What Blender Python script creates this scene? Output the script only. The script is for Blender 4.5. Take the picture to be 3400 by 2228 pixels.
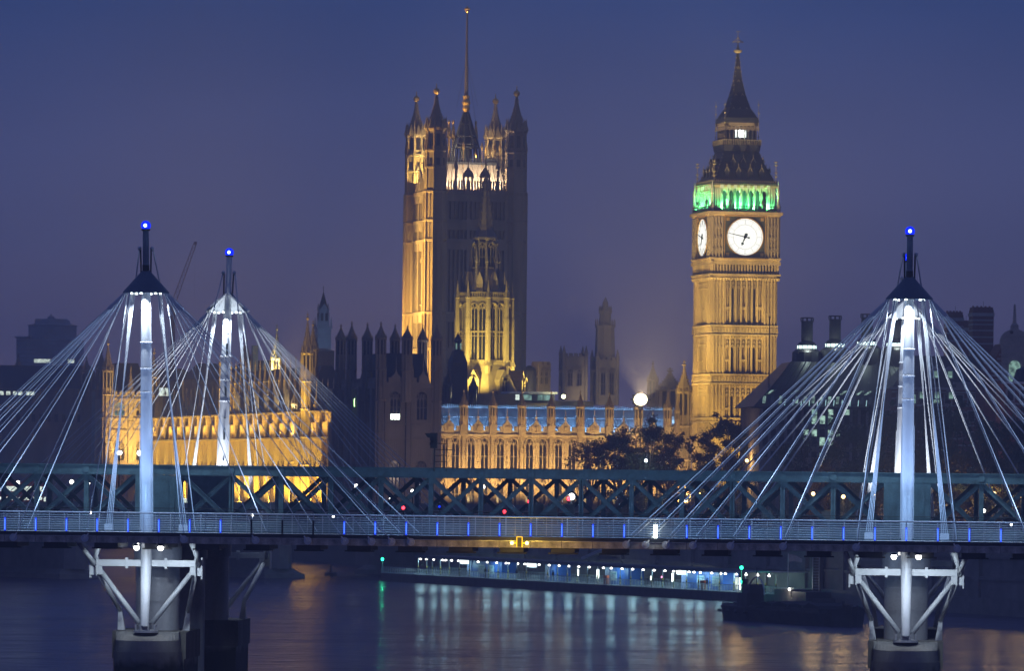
import bpy, bmesh, math, random
from mathutils import Vector, Matrix
random.seed(7)
SC = bpy.context.scene
COL = SC.collection
for o in list(bpy.data.objects): bpy.data.objects.remove(o)

# ---------------------------------------------------------------- camera
F = 17750.0                    # focal length in photo pixels (photo 3400 wide)
HZ = 1572.0                    # photo row of the horizon
HAZE = 0.00042                # night haze density per metre
ROLL = math.radians(0.62)
CAMZ = 18.0                    # height of the camera over low-tide water
cam = bpy.data.cameras.new('camera'); camo = bpy.data.objects.new('camera', cam); COL.objects.link(camo)
cam.sensor_width = 36.0; cam.lens = 36.0 * F / 3400.0
cam.shift_x = 0.0; cam.shift_y = (HZ - 1114.0) / 3400.0
cam.clip_start = 1.0; cam.clip_end = 8000.0
camo.location = (0, 0, CAMZ)
camo.rotation_euler = (Matrix.Rotation(math.radians(90), 4, 'X') @ Matrix.Rotation(ROLL, 4, 'Z')).to_euler()
SC.camera = camo

# ---------------------------------------------------------------- world: night sky over a lit city
W = bpy.data.worlds.new('World'); SC.world = W; W.use_nodes = True
nt = W.node_tree; nt.nodes.clear()
wo = nt.nodes.new('ShaderNodeOutputWorld'); bg = nt.nodes.new('ShaderNodeBackground'); bg2 = nt.nodes.new('ShaderNodeBackground')
addn = nt.nodes.new('ShaderNodeAddShader')
sky = nt.nodes.new('ShaderNodeTexSky'); sky.sky_type = 'NISHITA'; sky.sun_disc = False
SUN_EL, SUN_ROT = math.radians(-6.0), math.radians(60.0)
sky.sun_elevation = SUN_EL; sky.sun_rotation = SUN_ROT
bg.inputs['Strength'].default_value = 0.05
tc = nt.nodes.new('ShaderNodeTexCoord'); sep = nt.nodes.new('ShaderNodeSeparateXYZ')
ramp = nt.nodes.new('ShaderNodeValToRGB'); mr = nt.nodes.new('ShaderNodeMapRange')
mr.inputs['From Min'].default_value = -0.02; mr.inputs['From Max'].default_value = 0.5
r = ramp.color_ramp
r.elements[0].position = 0.0; r.elements[0].color = (0.245, 0.182, 0.275, 1)
r.elements[1].position = 1.0; r.elements[1].color = (0.036, 0.054, 0.160, 1)
for p, c in ((0.06, (0.198, 0.154, 0.256, 1)), (0.12, (0.086, 0.092, 0.204, 1)), (0.21, (0.022, 0.050, 0.174, 1)), (0.45, (0.042, 0.062, 0.188, 1))):
    e = r.elements.new(p); e.color = c
nt.links.new(tc.outputs['Generated'], sep.inputs[0]); nt.links.new(sep.outputs['Z'], mr.inputs['Value'])
nt.links.new(mr.outputs[0], ramp.inputs[0]); nt.links.new(ramp.outputs[0], bg2.inputs['Color'])
wm = nt.nodes.new('ShaderNodeMapping'); wm.inputs['Scale'].default_value = (1.0, 1.0, 3.0); wn = nt.nodes.new('ShaderNodeTexNoise'); wn.inputs['Scale'].default_value = 9.0; wn.inputs['Detail'].default_value = 5
ws = nt.nodes.new('ShaderNodeMapRange'); ws.inputs['From Min'].default_value = 0.3; ws.inputs['From Max'].default_value = 0.7; ws.inputs['To Min'].default_value = 1.08; ws.inputs['To Max'].default_value = 1.33
nt.links.new(tc.outputs['Generated'], wm.inputs[0]); nt.links.new(wm.outputs[0], wn.inputs['Vector']); nt.links.new(wn.outputs['Fac'], ws.inputs['Value']); nt.links.new(ws.outputs[0], bg2.inputs['Strength'])
bg2.inputs['Strength'].default_value = 1.2
nt.links.new(sky.outputs[0], bg.inputs['Color'])
nt.links.new(bg.outputs[0], addn.inputs[0]); nt.links.new(bg2.outputs[0], addn.inputs[1]); nt.links.new(addn.outputs[0], wo.inputs['Surface'])

# night: the sun is down (sky sun elevation below the horizon), so no sun lamp; the smooth sky needs no importance map
W.cycles.sampling_method = 'NONE'

SC.view_settings.view_transform = 'Standard'; SC.view_settings.look = 'None'
SC.view_settings.exposure = 0.0; SC.view_settings.gamma = 1.0; SC.view_settings.use_curve_mapping = False
SC.render.engine = 'CYCLES'
cy = SC.cycles
cy.use_denoising = True; cy.max_bounces = 5; cy.diffuse_bounces = 2; cy.glossy_bounces = 3; cy.transparent_max_bounces = 12
cy.use_adaptive_sampling = False; cy.volume_bounces = 1; cy.sample_clamp_indirect = 3.0; cy.sample_clamp_direct = 0.0; cy.caustics_reflective = False; cy.caustics_refractive = False

# ---------------------------------------------------------------- pixel to place
CR, SR = math.cos(ROLL), math.sin(ROLL)
def P(u, v, D):
    a, b = (u - 1700.0) / F, (HZ - v) / F
    return Vector((D * (a * CR - b * SR), D, CAMZ + D * (a * SR + b * CR)))
def ZV(v, u, D): return P(u, v, D).z
TH_BR = math.radians(4.23)     # the bridges stand a little oblique to the view
def BR(s, d, z): return Vector((s * math.cos(TH_BR) + d * math.sin(TH_BR), -s * math.sin(TH_BR) + d * math.cos(TH_BR), z))

# ---------------------------------------------------------------- materials
MATS = {}
def node_mat(name):
    m = bpy.data.materials.new(name); m.use_nodes = True
    return m, m.node_tree, m.node_tree.nodes['Principled BSDF']
def mat(name, col, rough=0.7, var=0.25, scale=0.6, metal=0.0, bump=0.0, streak=False, fine=6.0):
    if name in MATS: return MATS[name]
    m, t, b = node_mat(name); n = t.nodes
    tc = n.new('ShaderNodeTexCoord'); mp = n.new('ShaderNodeMapping')
    mp.inputs['Scale'].default_value = (scale, scale, scale * (0.15 if streak else 1.0))
    nz = n.new('ShaderNodeTexNoise'); nz.inputs['Scale'].default_value = 1.0; nz.inputs['Detail'].default_value = 6
    nz2 = n.new('ShaderNodeTexNoise'); nz2.inputs['Scale'].default_value = fine; nz2.inputs['Detail'].default_value = 4
    t.links.new(tc.outputs['Object'], mp.inputs[0]); t.links.new(mp.outputs[0], nz.inputs['Vector']); t.links.new(tc.outputs['Object'], nz2.inputs['Vector'])
    ad = n.new('ShaderNodeMath'); ad.operation = 'MULTIPLY_ADD'; ad.inputs[1].default_value = 0.35
    t.links.new(nz2.outputs['Fac'], ad.inputs[0]); t.links.new(nz.outputs['Fac'], ad.inputs[2])
    mrn = n.new('ShaderNodeMapRange'); mrn.inputs['From Min'].default_value = 0.42; mrn.inputs['From Max'].default_value = 0.92
    t.links.new(ad.outputs[0], mrn.inputs['Value'])
    mx = n.new('ShaderNodeMix'); mx.data_type = 'RGBA'
    lo = [max(0, c * (1 - var)) for c in col]; hi = [min(1, c * (1 + var)) for c in col]
    mx.inputs['A'].default_value = (*lo, 1); mx.inputs['B'].default_value = (*hi, 1)
    t.links.new(mrn.outputs[0], mx.inputs['Factor']); t.links.new(mx.outputs['Result'], b.inputs['Base Color'])
    b.inputs['Roughness'].default_value = rough; b.inputs['Metallic'].default_value = metal
    if bump:
        bp = n.new('ShaderNodeBump'); bp.inputs['Strength'].default_value = bump; bp.inputs['Distance'].default_value = 0.05
        t.links.new(ad.outputs[0], bp.inputs['Height']); t.links.new(bp.outputs[0], b.inputs['Normal'])
    MATS[name] = m; return m
def emit(name, col, s):
    if name in MATS: return MATS[name]
    m = bpy.data.materials.new(name); m.use_nodes = True; t = m.node_tree; t.nodes.clear()
    o = t.nodes.new('ShaderNodeOutputMaterial'); e = t.nodes.new('ShaderNodeEmission')
    e.inputs['Color'].default_value = (*col, 1); e.inputs['Strength'].default_value = s
    t.links.new(e.outputs[0], o.inputs['Surface']); m.cycles.emission_sampling = 'NONE'; MATS[name] = m; return m
def lit_window(name, col, s, dark=0.35):
    # a lit room behind glass: uneven emission (blinds, furniture)
    m = bpy.data.materials.new(name); m.use_nodes = True; t = m.node_tree; n = t.nodes; n.clear()
    o = n.new('ShaderNodeOutputMaterial'); e = n.new('ShaderNodeEmission'); e.inputs['Color'].default_value = (*col, 1)
    tc = n.new('ShaderNodeTexCoord'); nz = n.new('ShaderNodeTexNoise'); nz.inputs['Scale'].default_value = 1.3; nz.inputs['Detail'].default_value = 3
    mr = n.new('ShaderNodeMapRange'); mr.inputs['From Min'].default_value = 0.35; mr.inputs['From Max'].default_value = 0.62
    mr.inputs['To Min'].default_value = s * dark; mr.inputs['To Max'].default_value = s
    t.links.new(tc.outputs['Object'], nz.inputs['Vector']); t.links.new(nz.outputs['Fac'], mr.inputs['Value']); t.links.new(mr.outputs[0], e.inputs['Strength'])
    t.links.new(e.outputs[0], o.inputs['Surface']); m.cycles.emission_sampling = 'NONE'; MATS[name] = m; return m

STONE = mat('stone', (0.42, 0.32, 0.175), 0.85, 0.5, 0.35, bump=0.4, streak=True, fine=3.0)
STONE_D = mat('stone_dark', (0.31, 0.25, 0.175), 0.9, 0.4, 0.35, bump=0.4, streak=True, fine=3.0)
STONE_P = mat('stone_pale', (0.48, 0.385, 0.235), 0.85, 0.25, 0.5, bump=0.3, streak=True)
SLATE = mat('slate_roof', (0.035, 0.038, 0.048), 0.6, 0.4, 1.2, bump=0.3)
IRON = mat('iron_roof', (0.045, 0.050, 0.060), 0.5, 0.35, 1.0, bump=0.2)
LEADB = mat('metal_roof_blue', (0.30, 0.36, 0.42), 0.55, 0.35, 0.45, streak=True)
GILT = mat('gilt', (0.85, 0.55, 0.16), 0.35, 0.15, 3.0, metal=0.7)
GLASS = mat('dark_glass', (0.02, 0.021, 0.028), 0.18, 0.3, 1.0)
GREEN = mat('green_paint', (0.062, 0.125, 0.150), 0.5, 0.35, 1.5, bump=0.15)
WHITE = mat('white_paint', (0.72, 0.74, 0.76), 0.4, 0.08, 1.2)
STEEL = mat('brushed_steel', (0.55, 0.57, 0.60), 0.35, 0.1, 2.0, metal=0.6)
DARKM = mat('dark_metal', (0.025, 0.03, 0.04), 0.5, 0.3, 2.0)
CONC = mat('concrete', (0.33, 0.32, 0.30), 0.85, 0.3, 0.5, bump=0.4, streak=True)
CONC_D = mat('stained_concrete', (0.13, 0.125, 0.115), 0.85, 0.5, 0.8, bump=0.4, streak=True)
FASCIA = mat('weathered_fascia', (0.50, 0.46, 0.42), 0.75, 0.55, 2.2, streak=True, bump=0.2)
TAR = mat('dark_hull', (0.06, 0.055, 0.055), 0.6, 0.5, 0.7, bump=0.3)
BRICK = mat('red_brick', (0.23, 0.075, 0.055), 0.85, 0.3, 2.0, bump=0.2)
BARK = mat('bark', (0.07, 0.055, 0.04), 0.9, 0.4, 2.0, bump=0.4)
GRANITE = mat('granite', (0.26, 0.24, 0.215), 0.85, 0.35, 0.5, bump=0.4)
EARTH = mat('ground_paving', (0.10, 0.095, 0.085), 0.9, 0.3, 0.2)
L_WHITE = emit('lamp_white', (1.0, 0.98, 0.92), 7.0)
L_SOFT = emit('lamp_soft', (0.85, 1.0, 0.95), 6.0)
L_WARM = emit('lamp_warm', (1.0, 0.86, 0.55), 6.0)
L_BLUE = emit('tube_blue', (0.006, 0.035, 1.0), 1.5)
L_BLUEC = emit('tube_blue_core', (0.10, 0.28, 1.0), 2.2)
L_GREEN = emit('lamp_green', (0.02, 1.0, 0.45), 9.0)
L_RED = emit('lamp_red', (1.0, 0.03, 0.05), 8.0)
L_YEL = emit('lamp_yellow', (1.0, 0.85, 0.15), 14.0)
WIN_W = lit_window('window_lit_white', (0.85, 1.0, 0.88), 1.5)
WIN_O = lit_window('window_office', (0.62, 1.0, 0.82), 0.9, 0.12)
WIN_T = lit_window('window_lit_teal', (0.55, 0.95, 0.80), 0.55, 0.2)

# ---------------------------------------------------------------- mesh builder
class MB:
    def __init__(s): s.v = []; s.f = []
    def add(s, vs, fs):
        k = len(s.v); s.v.extend(tuple(p) for p in vs); s.f.extend(tuple(i + k for i in f) for f in fs); return s
    def hexa(s, p): return s.add(p, [(0, 3, 2, 1), (4, 5, 6, 7), (0, 1, 5, 4), (1, 2, 6, 5), (2, 3, 7, 6), (3, 0, 4, 7)])
    def box(s, x0, x1, y0, y1, z0, z1):
        return s.hexa([(x0, y0, z0), (x1, y0, z0), (x1, y1, z0), (x0, y1, z0), (x0, y0, z1), (x1, y0, z1), (x1, y1, z1), (x0, y1, z1)])
    def frus(s, x, y, z0, z1, w0, w1, d0=None, d1=None):
        d0 = w0 if d0 is None else d0; d1 = w1 if d1 is None else d1
        a, b, c, e = w0 / 2, d0 / 2, w1 / 2, d1 / 2
        return s.hexa([(x - a, y - b, z0), (x + a, y - b, z0), (x + a, y + b, z0), (x - a, y + b, z0), (x - c, y - e, z1), (x + c, y - e, z1), (x + c, y + e, z1), (x - c, y + e, z1)])
    def lathe(s, x, y, prof, n=8, rot=None):
        rot = math.pi / n if rot is None else rot; vs = []; fs = []
        for r_, z in prof:
            for i in range(n):
                a = rot + 2 * math.pi * i / n; vs.append((x + r_ * math.cos(a), y + r_ * math.sin(a), z))
        for j in range(len(prof) - 1):
            for i in range(n):
                q = (i + 1) % n; fs.append((j * n + i, j * n + q, (j + 1) * n + q, (j + 1) * n + i))
        fs.append(tuple(range(n - 1, -1, -1))); k = (len(prof) - 1) * n; fs.append(tuple(range(k, k + n)))
        return s.add(vs, fs)
    def tube(s, p, q, r0, r1=None, n=8):
        p, q = Vector(p), Vector(q); r1 = r0 if r1 is None else r1
        d = (q - p).normalized(); a = d.orthogonal().normalized(); b = d.cross(a); vs = []
        for c, r_ in ((p, r0), (q, r1)):
            for i in range(n):
                t = 2 * math.pi * i / n; vs.append(c + (a * math.cos(t) + b * math.sin(t)) * r_)
        fs = [(i, (i + 1) % n, n + (i + 1) % n, n + i) for i in range(n)] + [tuple(range(n - 1, -1, -1)), tuple(range(n, 2 * n))]
        return s.add(vs, fs)
    def beam(s, p, q, w, h, up=(0, 0, 1)):
        p, q = Vector(p), Vector(q); d = (q - p).normalized(); a = d.cross(Vector(up))
        a = a.normalized() if a.length > 1e-6 else Vector((1, 0, 0)); b = a.cross(d); a = a * w / 2; b = b * h / 2
        return s.hexa([p - a - b, p + a - b, p + a + b, p - a + b, q - a - b, q + a - b, q + a + b, q - a + b])
    def poly(s, pts, y0, y1):      # outline in x,z pushed along y
        n = len(pts); vs = [(x, y0, z) for x, z in pts] + [(x, y1, z) for x, z in pts]
        return s.add(vs, [tuple(range(n)), tuple(range(2 * n - 1, n - 1, -1))] + [(i, n + i, n + (i + 1) % n, (i + 1) % n) for i in range(n)])
    def slab(s, pts, z0, z1):      # outline in x,y pushed along z
        n = len(pts); vs = [(x, y, z0) for x, y in pts] + [(x, y, z1) for x, y in pts]
        return s.add(vs, [tuple(range(n - 1, -1, -1)), tuple(range(n, 2 * n))] + [(i, (i + 1) % n, n + (i + 1) % n, n + i) for i in range(n)])
    def sphere(s, c, r_, n=10, sz=1.0):
        prof = [(max(0.001, r_ * math.cos(a)), c[2] + r_ * sz * math.sin(a)) for a in [math.pi * (i / 6 - 0.5) for i in range(7)]]
        return s.lathe(c[0], c[1], prof, n)
    def mesh(s, name, m, smooth=False):
        me = bpy.data.meshes.new(name); me.from_pydata(s.v, [], s.f)
        bm = bmesh.new(); bm.from_mesh(me); bmesh.ops.recalc_face_normals(bm, faces=bm.faces); bm.to_mesh(me); bm.free()
        me.materials.append(m)
        if smooth:
            for p in me.polygons: p.use_smooth = True
        return me
    def build(s, name, m, parent=None, loc=(0, 0, 0), rz=0.0, smooth=False, kind=None):
        return put(name, s.mesh(name, m, smooth), parent, loc, rz, kind)
def put(name, me, parent=None, loc=(0, 0, 0), rz=0.0, kind=None):
    o = bpy.data.objects.new(name, me); COL.objects.link(o); o.parent = parent; o.location = loc; o.rotation_euler = (0, 0, rz)
    if kind: o['kind'] = kind
    return o
def tag(o, label, cat, group=None, kind=None):
    o['label'] = label; o['category'] = cat
    if group: o['group'] = group
    if kind: o['kind'] = kind
    return o
def thing(name, label, cat, loc=(0, 0, 0), rz=0.0, group=None):
    o = bpy.data.objects.new(name, None); COL.objects.link(o); o.location = loc; o.rotation_euler = (0, 0, rz); o.empty_display_size = 0.5
    return tag(o, label, cat, group)
def copy_tree(o, parent=None):
    c = o.copy(); COL.objects.link(c); c.parent = parent
    for ch in list(o.children): copy_tree(ch, c)
    return c
def struct(o): o['kind'] = 'structure'; return o
def spot(loc, target, power, col, ang=60, blend=0.6, rad=0.3):
    l = bpy.data.lights.new('floodlight', 'SPOT'); l.energy = power; l.color = col; l.spot_size = math.radians(ang); l.spot_blend = blend; l.shadow_soft_size = rad
    o = bpy.data.objects.new('floodlight', l); COL.objects.link(o); o.location = loc
    o.rotation_euler = (Vector(target) - Vector(loc)).to_track_quat('-Z', 'Y').to_euler(); return o
def point(loc, power, col, rad=0.15):
    l = bpy.data.lights.new('lamp_light', 'POINT'); l.energy = power; l.color = col; l.shadow_soft_size = rad
    o = bpy.data.objects.new('lamp_light', l); COL.objects.link(o); o.location = loc; return o
# ---------------------------------------------------------------- river
def water_mat():
    m, t, b = node_mat('river_water'); n = t.nodes
    tc = n.new('ShaderNodeTexCoord')
    b.inputs['Base Color'].default_value = (0.052, 0.044, 0.120, 1); b.inputs['Roughness'].default_value = 0.16; b.inputs['IOR'].default_value = 1.33  # violet of the reflected sky put into the base colour
    def nz(sc, det, mapsc, rot=0.0):
        mp = n.new('ShaderNodeMapping'); mp.inputs['Scale'].default_value = mapsc; mp.inputs['Rotation'].default_value = (0, 0, rot)
        z = n.new('ShaderNodeTexNoise'); z.inputs['Scale'].default_value = sc; z.inputs['Detail'].default_value = det
        t.links.new(tc.outputs['Object'], mp.inputs[0]); t.links.new(mp.outputs[0], z.inputs['Vector']); return z
    a = nz(0.075, 6, (0.8, 1.0, 1), 0.12); c = nz(0.45, 4, (0.6, 1.0, 1), -0.15); d = nz(0.02, 2, (1, 1, 1))
    m1 = n.new('ShaderNodeMath'); m1.operation = 'MULTIPLY_ADD'; m1.inputs[1].default_value = 0.45
    t.links.new(c.outputs['Fac'], m1.inputs[0]); t.links.new(a.outputs['Fac'], m1.inputs[2])
    bp = n.new('ShaderNodeBump'); bp.inputs['Distance'].default_value = 2.3; bp.inputs['Strength'].default_value = 1.0
    t.links.new(m1.outputs[0], bp.inputs['Height']); t.links.new(bp.outputs[0], b.inputs['Normal'])
    rr = n.new('ShaderNodeMapRange'); rr.inputs['From Min'].default_value = 0.35; rr.inputs['From Max'].default_value = 0.65
    rr.inputs['To Min'].default_value = 0.13; rr.inputs['To Max'].default_value = 0.23
    t.links.new(d.outputs['Fac'], rr.inputs['Value']); t.links.new(rr.outputs[0], b.inputs['Roughness'])
    return m
mb = MB(); mb.add([(-3000, -400, 0), (3000, -400, 0), (3000, 4500, 0), (-3000, 4500, 0)], [(0, 1, 2, 3)])
struct(mb.build('river_water', water_mat()))

# ---------------------------------------------------------------- banks
GZ = 8.0
bank = [(-14, 908), (45, 752), (68, 694), (100, 610), (140, 480), (260, 300), (900, 300), (900, 3200), (-420, 3200), (-250, 1900), (-112, 1330), (-46, 1072), (-30, 1030), (-20, 950)]
struct(MB().slab(bank, -3, GZ).build('embankment_ground', EARTH))
struct(MB().slab([(-2500, 3600), (2500, 3600), (2500, 4400), (-2500, 4400)], -2, 6).build('far_bank', EARTH))

# embankment river wall: courses of granite, coping, plinth
wall = thing('embankment_wall', 'dark granite river wall with ledges behind the floating pier', 'wall')
for i in range(len(bank) - 10):
    p, q = Vector((*bank[i], 0)), Vector((*bank[i + 1], 0)); d = (q - p); L = d.length; d.normalize(); nrm = Vector((d.y, -d.x, 0))
    rz = math.atan2(d.y, d.x)
    for k, (z0, z1, out) in enumerate(((-1, 2.2, 1.6), (2.2, 4.6, 0.9), (4.6, 5.0, 1.15), (5.0, 7.4, 0.7), (7.4, 7.75, 1.0), (7.75, 8.9, 0.55), (8.9, 9.15, 0.75))):
        MB().box(0, L + 0.01 * k, -out, 0.0, z0, z1).build('stone_course', GRANITE, wall, p, rz)
    k = 0
    for x in range(6, int(L), 14):
        MB().box(x - 0.7, x + 0.7, -1.25, -0.5, 2.2, 9.6).build('pier', GRANITE, wall, p, rz)

# ---------------------------------------------------------------- road bridge far behind (piers and arches)
RBO = Vector((-71.8, 873, 0)); RBA = math.atan2(23, 32.2)
rb = thing('road_bridge', 'dark stone and iron arch road bridge with pale street lamps', 'bridge', RBO, RBA)
SPAN = 39.6
def arch_face():
    m = MB(); a, b = SPAN / 2 - 2.0, 4.6
    pts = [(-SPAN / 2, 10.9), (-SPAN / 2, 5.0)] + [(-a * math.cos(t), 5.0 + b * math.sin(t)) for t in [math.pi * i / 16 for i in range(17)]] + [(SPAN / 2, 5.0), (SPAN / 2, 10.9)]
    n = len(pts); top = [(p[0], 10.9) for p in pts]
    for i in range(1, n - 2):
        (x0, z0), (x1, z1) = pts[i], pts[i + 1]
        if x1 - x0 > 1e-6: m.hexa([(x0, 0, z0), (x1, 0, z1), (x1, 26, z1), (x0, 26, z0), (x0, 0, 10.9), (x1, 0, 10.9), (x1, 26, 10.9), (x0, 26, 10.9)])
    return m.mesh('arch', GREEN)
am = arch_face()
for k in range(-3, 3): put('arch', am, rb, ((k + 0.5) * SPAN, 0, 0))
pm = MB(); pm.frus(0, 13, -2, 0.8, 8.4, 8.0, 33, 32); pm.frus(0, 13, 0.8, 1.6, 7.6, 5.6, 31, 29); pm.box(-2.4, 2.4, -0.9, 27, 1.6, 5.6); pm.lathe(0, -0.6, [(2.5, 1.6), (2.5, 5.4), (1.9, 6.0), (1.9, 11.0)], 8)
pm = pm.mesh('pier', GRANITE)
for k in range(-3, 3): put('pier', pm, rb, (k * SPAN, 0, 0))
MB().box(-3.6 * SPAN, 2.6 * SPAN, -0.6, 26.6, 10.9, 11.5).build('deck', GRANITE, rb)
for y in (-0.6, 26.2): MB().box(-3.6 * SPAN, 2.6 * SPAN, y, y + 0.4, 11.5, 12.5).build('parapet', GREEN, rb)
lampm = MB().lathe(0, 0, [(0.25, 12.5), (0.12, 13.2), (0.09, 15.3)], 8).mesh('lamp_post', DARKM); globe = MB().sphere((0, 0, 15.6), 0.33).mesh('globe', L_WHITE)
for k in range(-9, 7):
    lp = thing('street_lamp', 'globe street lamp on the road bridge parapet, %s counted from the left' % ('first second third fourth fifth sixth seventh eighth ninth tenth eleventh twelfth thirteenth fourteenth fifteenth sixteenth'.split()[k + 9]), 'street lamp', RBO + Vector((math.cos(RBA), math.sin(RBA), 0)) * (k * SPAN / 3 + 3), RBA, 'lamps along the road bridge')
    put('post', lampm, lp); put('globe', globe, lp)
# vehicles on the road bridge, seen through the lattice as lit strips
def bus(x, y, L, hgt, body, glow, label, cat, name):
    p = RBO + Vector((x * math.cos(RBA) - y * math.sin(RBA), x * math.sin(RBA) + y * math.cos(RBA), 0))
    t = thing(name, label, cat, p, RBA)
    MB().box(0, L, 0, 2.4, 11.9, 11.5 + hgt).build('body', body, t)
    MB().box(0.3, L - 0.3, -0.04, 0.0, 12.5 + (0.25 if hgt > 3 else 0), 13.25).build('window_band', glow, t)
    if hgt > 3.5: MB().box(0.3, L - 0.3, -0.04, 0.0, 14.2, 15.0).build('window_band', glow, t)
    for xx in (L * 0.2, L * 0.8): MB().tube((xx, -0.02, 11.95), (xx, 0.3, 11.95), 0.45, n=12).build('wheel', DARKM, t)
    for zz in (0.3, 2.1): MB().sphere((L, zz, 12.2), 0.14, 8).build('tail_lamp', L_RED, t)
    for zz in (0.3, 2.1): MB().sphere((0, zz, 12.2), 0.14, 8).build('headlight', L_WHITE, t)
REDP = mat('red_bus_paint', (0.35, 0.02, 0.02), 0.3, 0.1); VANP = mat('dark_car_paint', (0.04, 0.04, 0.05), 0.3, 0.1)
bus(-14, 4, 11, 4.3, REDP, WIN_W, 'red double-decker bus with lit windows crossing the road bridge', 'bus', 'bus')
for i, (x, y, lb) in enumerate(((-60, 5, 'dark car near the left end of the road bridge'), (-33, 4, 'dark car over the second bridge pier'), (-2, 12, 'dark car behind the bus on the road bridge'), (24, 5, 'dark car near the bank end of the road bridge'))):
    bus(x, y, 4.4, 1.5, VANP, WIN_W, lb, 'car', 'car')

# ---------------------------------------------------------------- floating landing stage
PA, PBv = Vector((-20.8, 881, 0)), Vector((36.5, 754, 0)); PD = PBv - PA; PL = PD.length; PRZ = math.atan2(PD.y, PD.x)
def ppos(u):
    k = (u - 1700) / F; return PL * (881 * k + 20.8) / (57.3 + 127 * k)
pont = thing('landing_stage', 'long floating passenger pier with lit canopy moored along the bank', 'pier', PA, PRZ)
HULL = mat('hull_grey', (0.13, 0.115, 0.11), 0.6, 0.4, 0.8, streak=True)
x = -1.5
while x < PL + 4:
    MB().box(x, min(x + 17.4, PL + 6), 0, 8.5, -0.6, 1.25).build('hull_pontoon', HULL, pont); x += 17.5
MB().box(-1.5, PL + 6, -0.12, 8.6, 1.255, 1.36).build('deck', mat('pier_deck', (0.35, 0.36, 0.36), 0.5, 0.2), pont)
sec = MB()
for k in range(12):
    sec.box(k * 0.95, k * 0.95 + 0.07, 0.02, 0.09, 1.36, 2.35)
    for q in range(1, 4): sec.box(k * 0.95 + q * 0.24, k * 0.95 + q * 0.24 + 0.025, 0.04, 0.065, 1.45, 2.3)
sec.box(0, 11.4, 0.0, 0.1, 2.3, 2.38); sec.box(0, 11.4, 0.03, 0.07, 1.42, 1.47)
sm = sec.mesh('railing', mat('galvanised', (0.62, 0.68, 0.68), 0.4, 0.1))
for k in range(13): put('railing', sm, pont, (k * 11.4 - 1.5, 0, 0))
for k in range(13): put('railing', sm, pont, (k * 11.4 - 1.5, 8.2, 0))
r0, r1 = ppos(1372), ppos(2440)
roof = MB().box(r0, r1, 0.5, 7.6, 4.15, 4.42).build('canopy_roof', mat('canopy_grey', (0.16, 0.18, 0.20), 0.5, 0.2), pont)
MB().box(r0, r1, 0.42, 0.5, 4.05, 4.5).build('fascia_strip', mat('canopy_edge', (0.12, 0.16, 0.2), 0.5), roof)
MB().poly([(ppos(2330), 4.05), (ppos(2555), 4.35), (ppos(2555), 4.5), (ppos(2330), 4.2)], 0.4, 7.0).build('canopy_end', mat('canopy_white', (0.6, 0.65, 0.65), 0.5), pont)
BANDY, BANDK = mat('band_yellow', (0.75, 0.6, 0.03), 0.5, 0.1), DARKM
pst = MB().tube((0, 0, 2.75), (0, 0, 4.15), 0.07).mesh('post', STEEL)
for i, u in enumerate((1373, 1402, 1420, 1447, 1476, 1510, 1543, 1606, 1638, 1671, 1700, 1732, 1802, 1835, 1868, 1900, 1934, 1968, 2043, 2078, 2113, 2148, 2184, 2221, 2263, 2303, 2340, 2372, 2408, 2446, 2484, 2512, 2547)):
    p = put('post', pst, pont, (ppos(u), 1.0 if u < 2390 else 1.6, 0))
    for k in range(6): MB().tube((0, 0, 1.36 + k * 0.232), (0, 0, 1.36 + (k + 1) * 0.232), 0.105, n=10).build('band', BANDY if k % 2 else BANDK, p)
lm = MB().lathe(0, 0, [(0.14, 3.72), (0.20, 3.78), (0.20, 3.9), (0.05, 3.95), (0.05, 4.15)], 12).mesh('ceiling_lamp', L_WHITE)
for i, u in enumerate((1373, 1393, 1416, 1446, 1457, 1476, 1499, 1564, 1595, 1626, 1657, 1664, 1695, 1719, 1726, 1766, 1799, 1832, 1864, 1897, 1932, 1979, 2005, 2041, 2076, 2111, 2147, 2183, 2212, 2233, 2263, 2279, 2300, 2338, 2368, 2383, 2420, 2452, 2490, 2528)):
    put('ceiling_lamp', lm, pont, (ppos(u), 1.4, 0))
    if i % 2 == 0: point(PA + Matrix.Rotation(PRZ, 3, 'Z') @ Vector((ppos(u), 1.4, 3.55)), 190, (0.45, 0.86, 1.0), 0.6)
BLUEP = mat('kiosk_blue', (0.03, 0.16, 0.60), 0.45, 0.15, 0.8); LILAC = mat('kiosk_lilac', (0.30, 0.36, 0.62), 0.5, 0.15)
POSTER = mat('poster_white', (0.55, 0.68, 0.74), 0.6, 0.35, 2.5)
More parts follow.
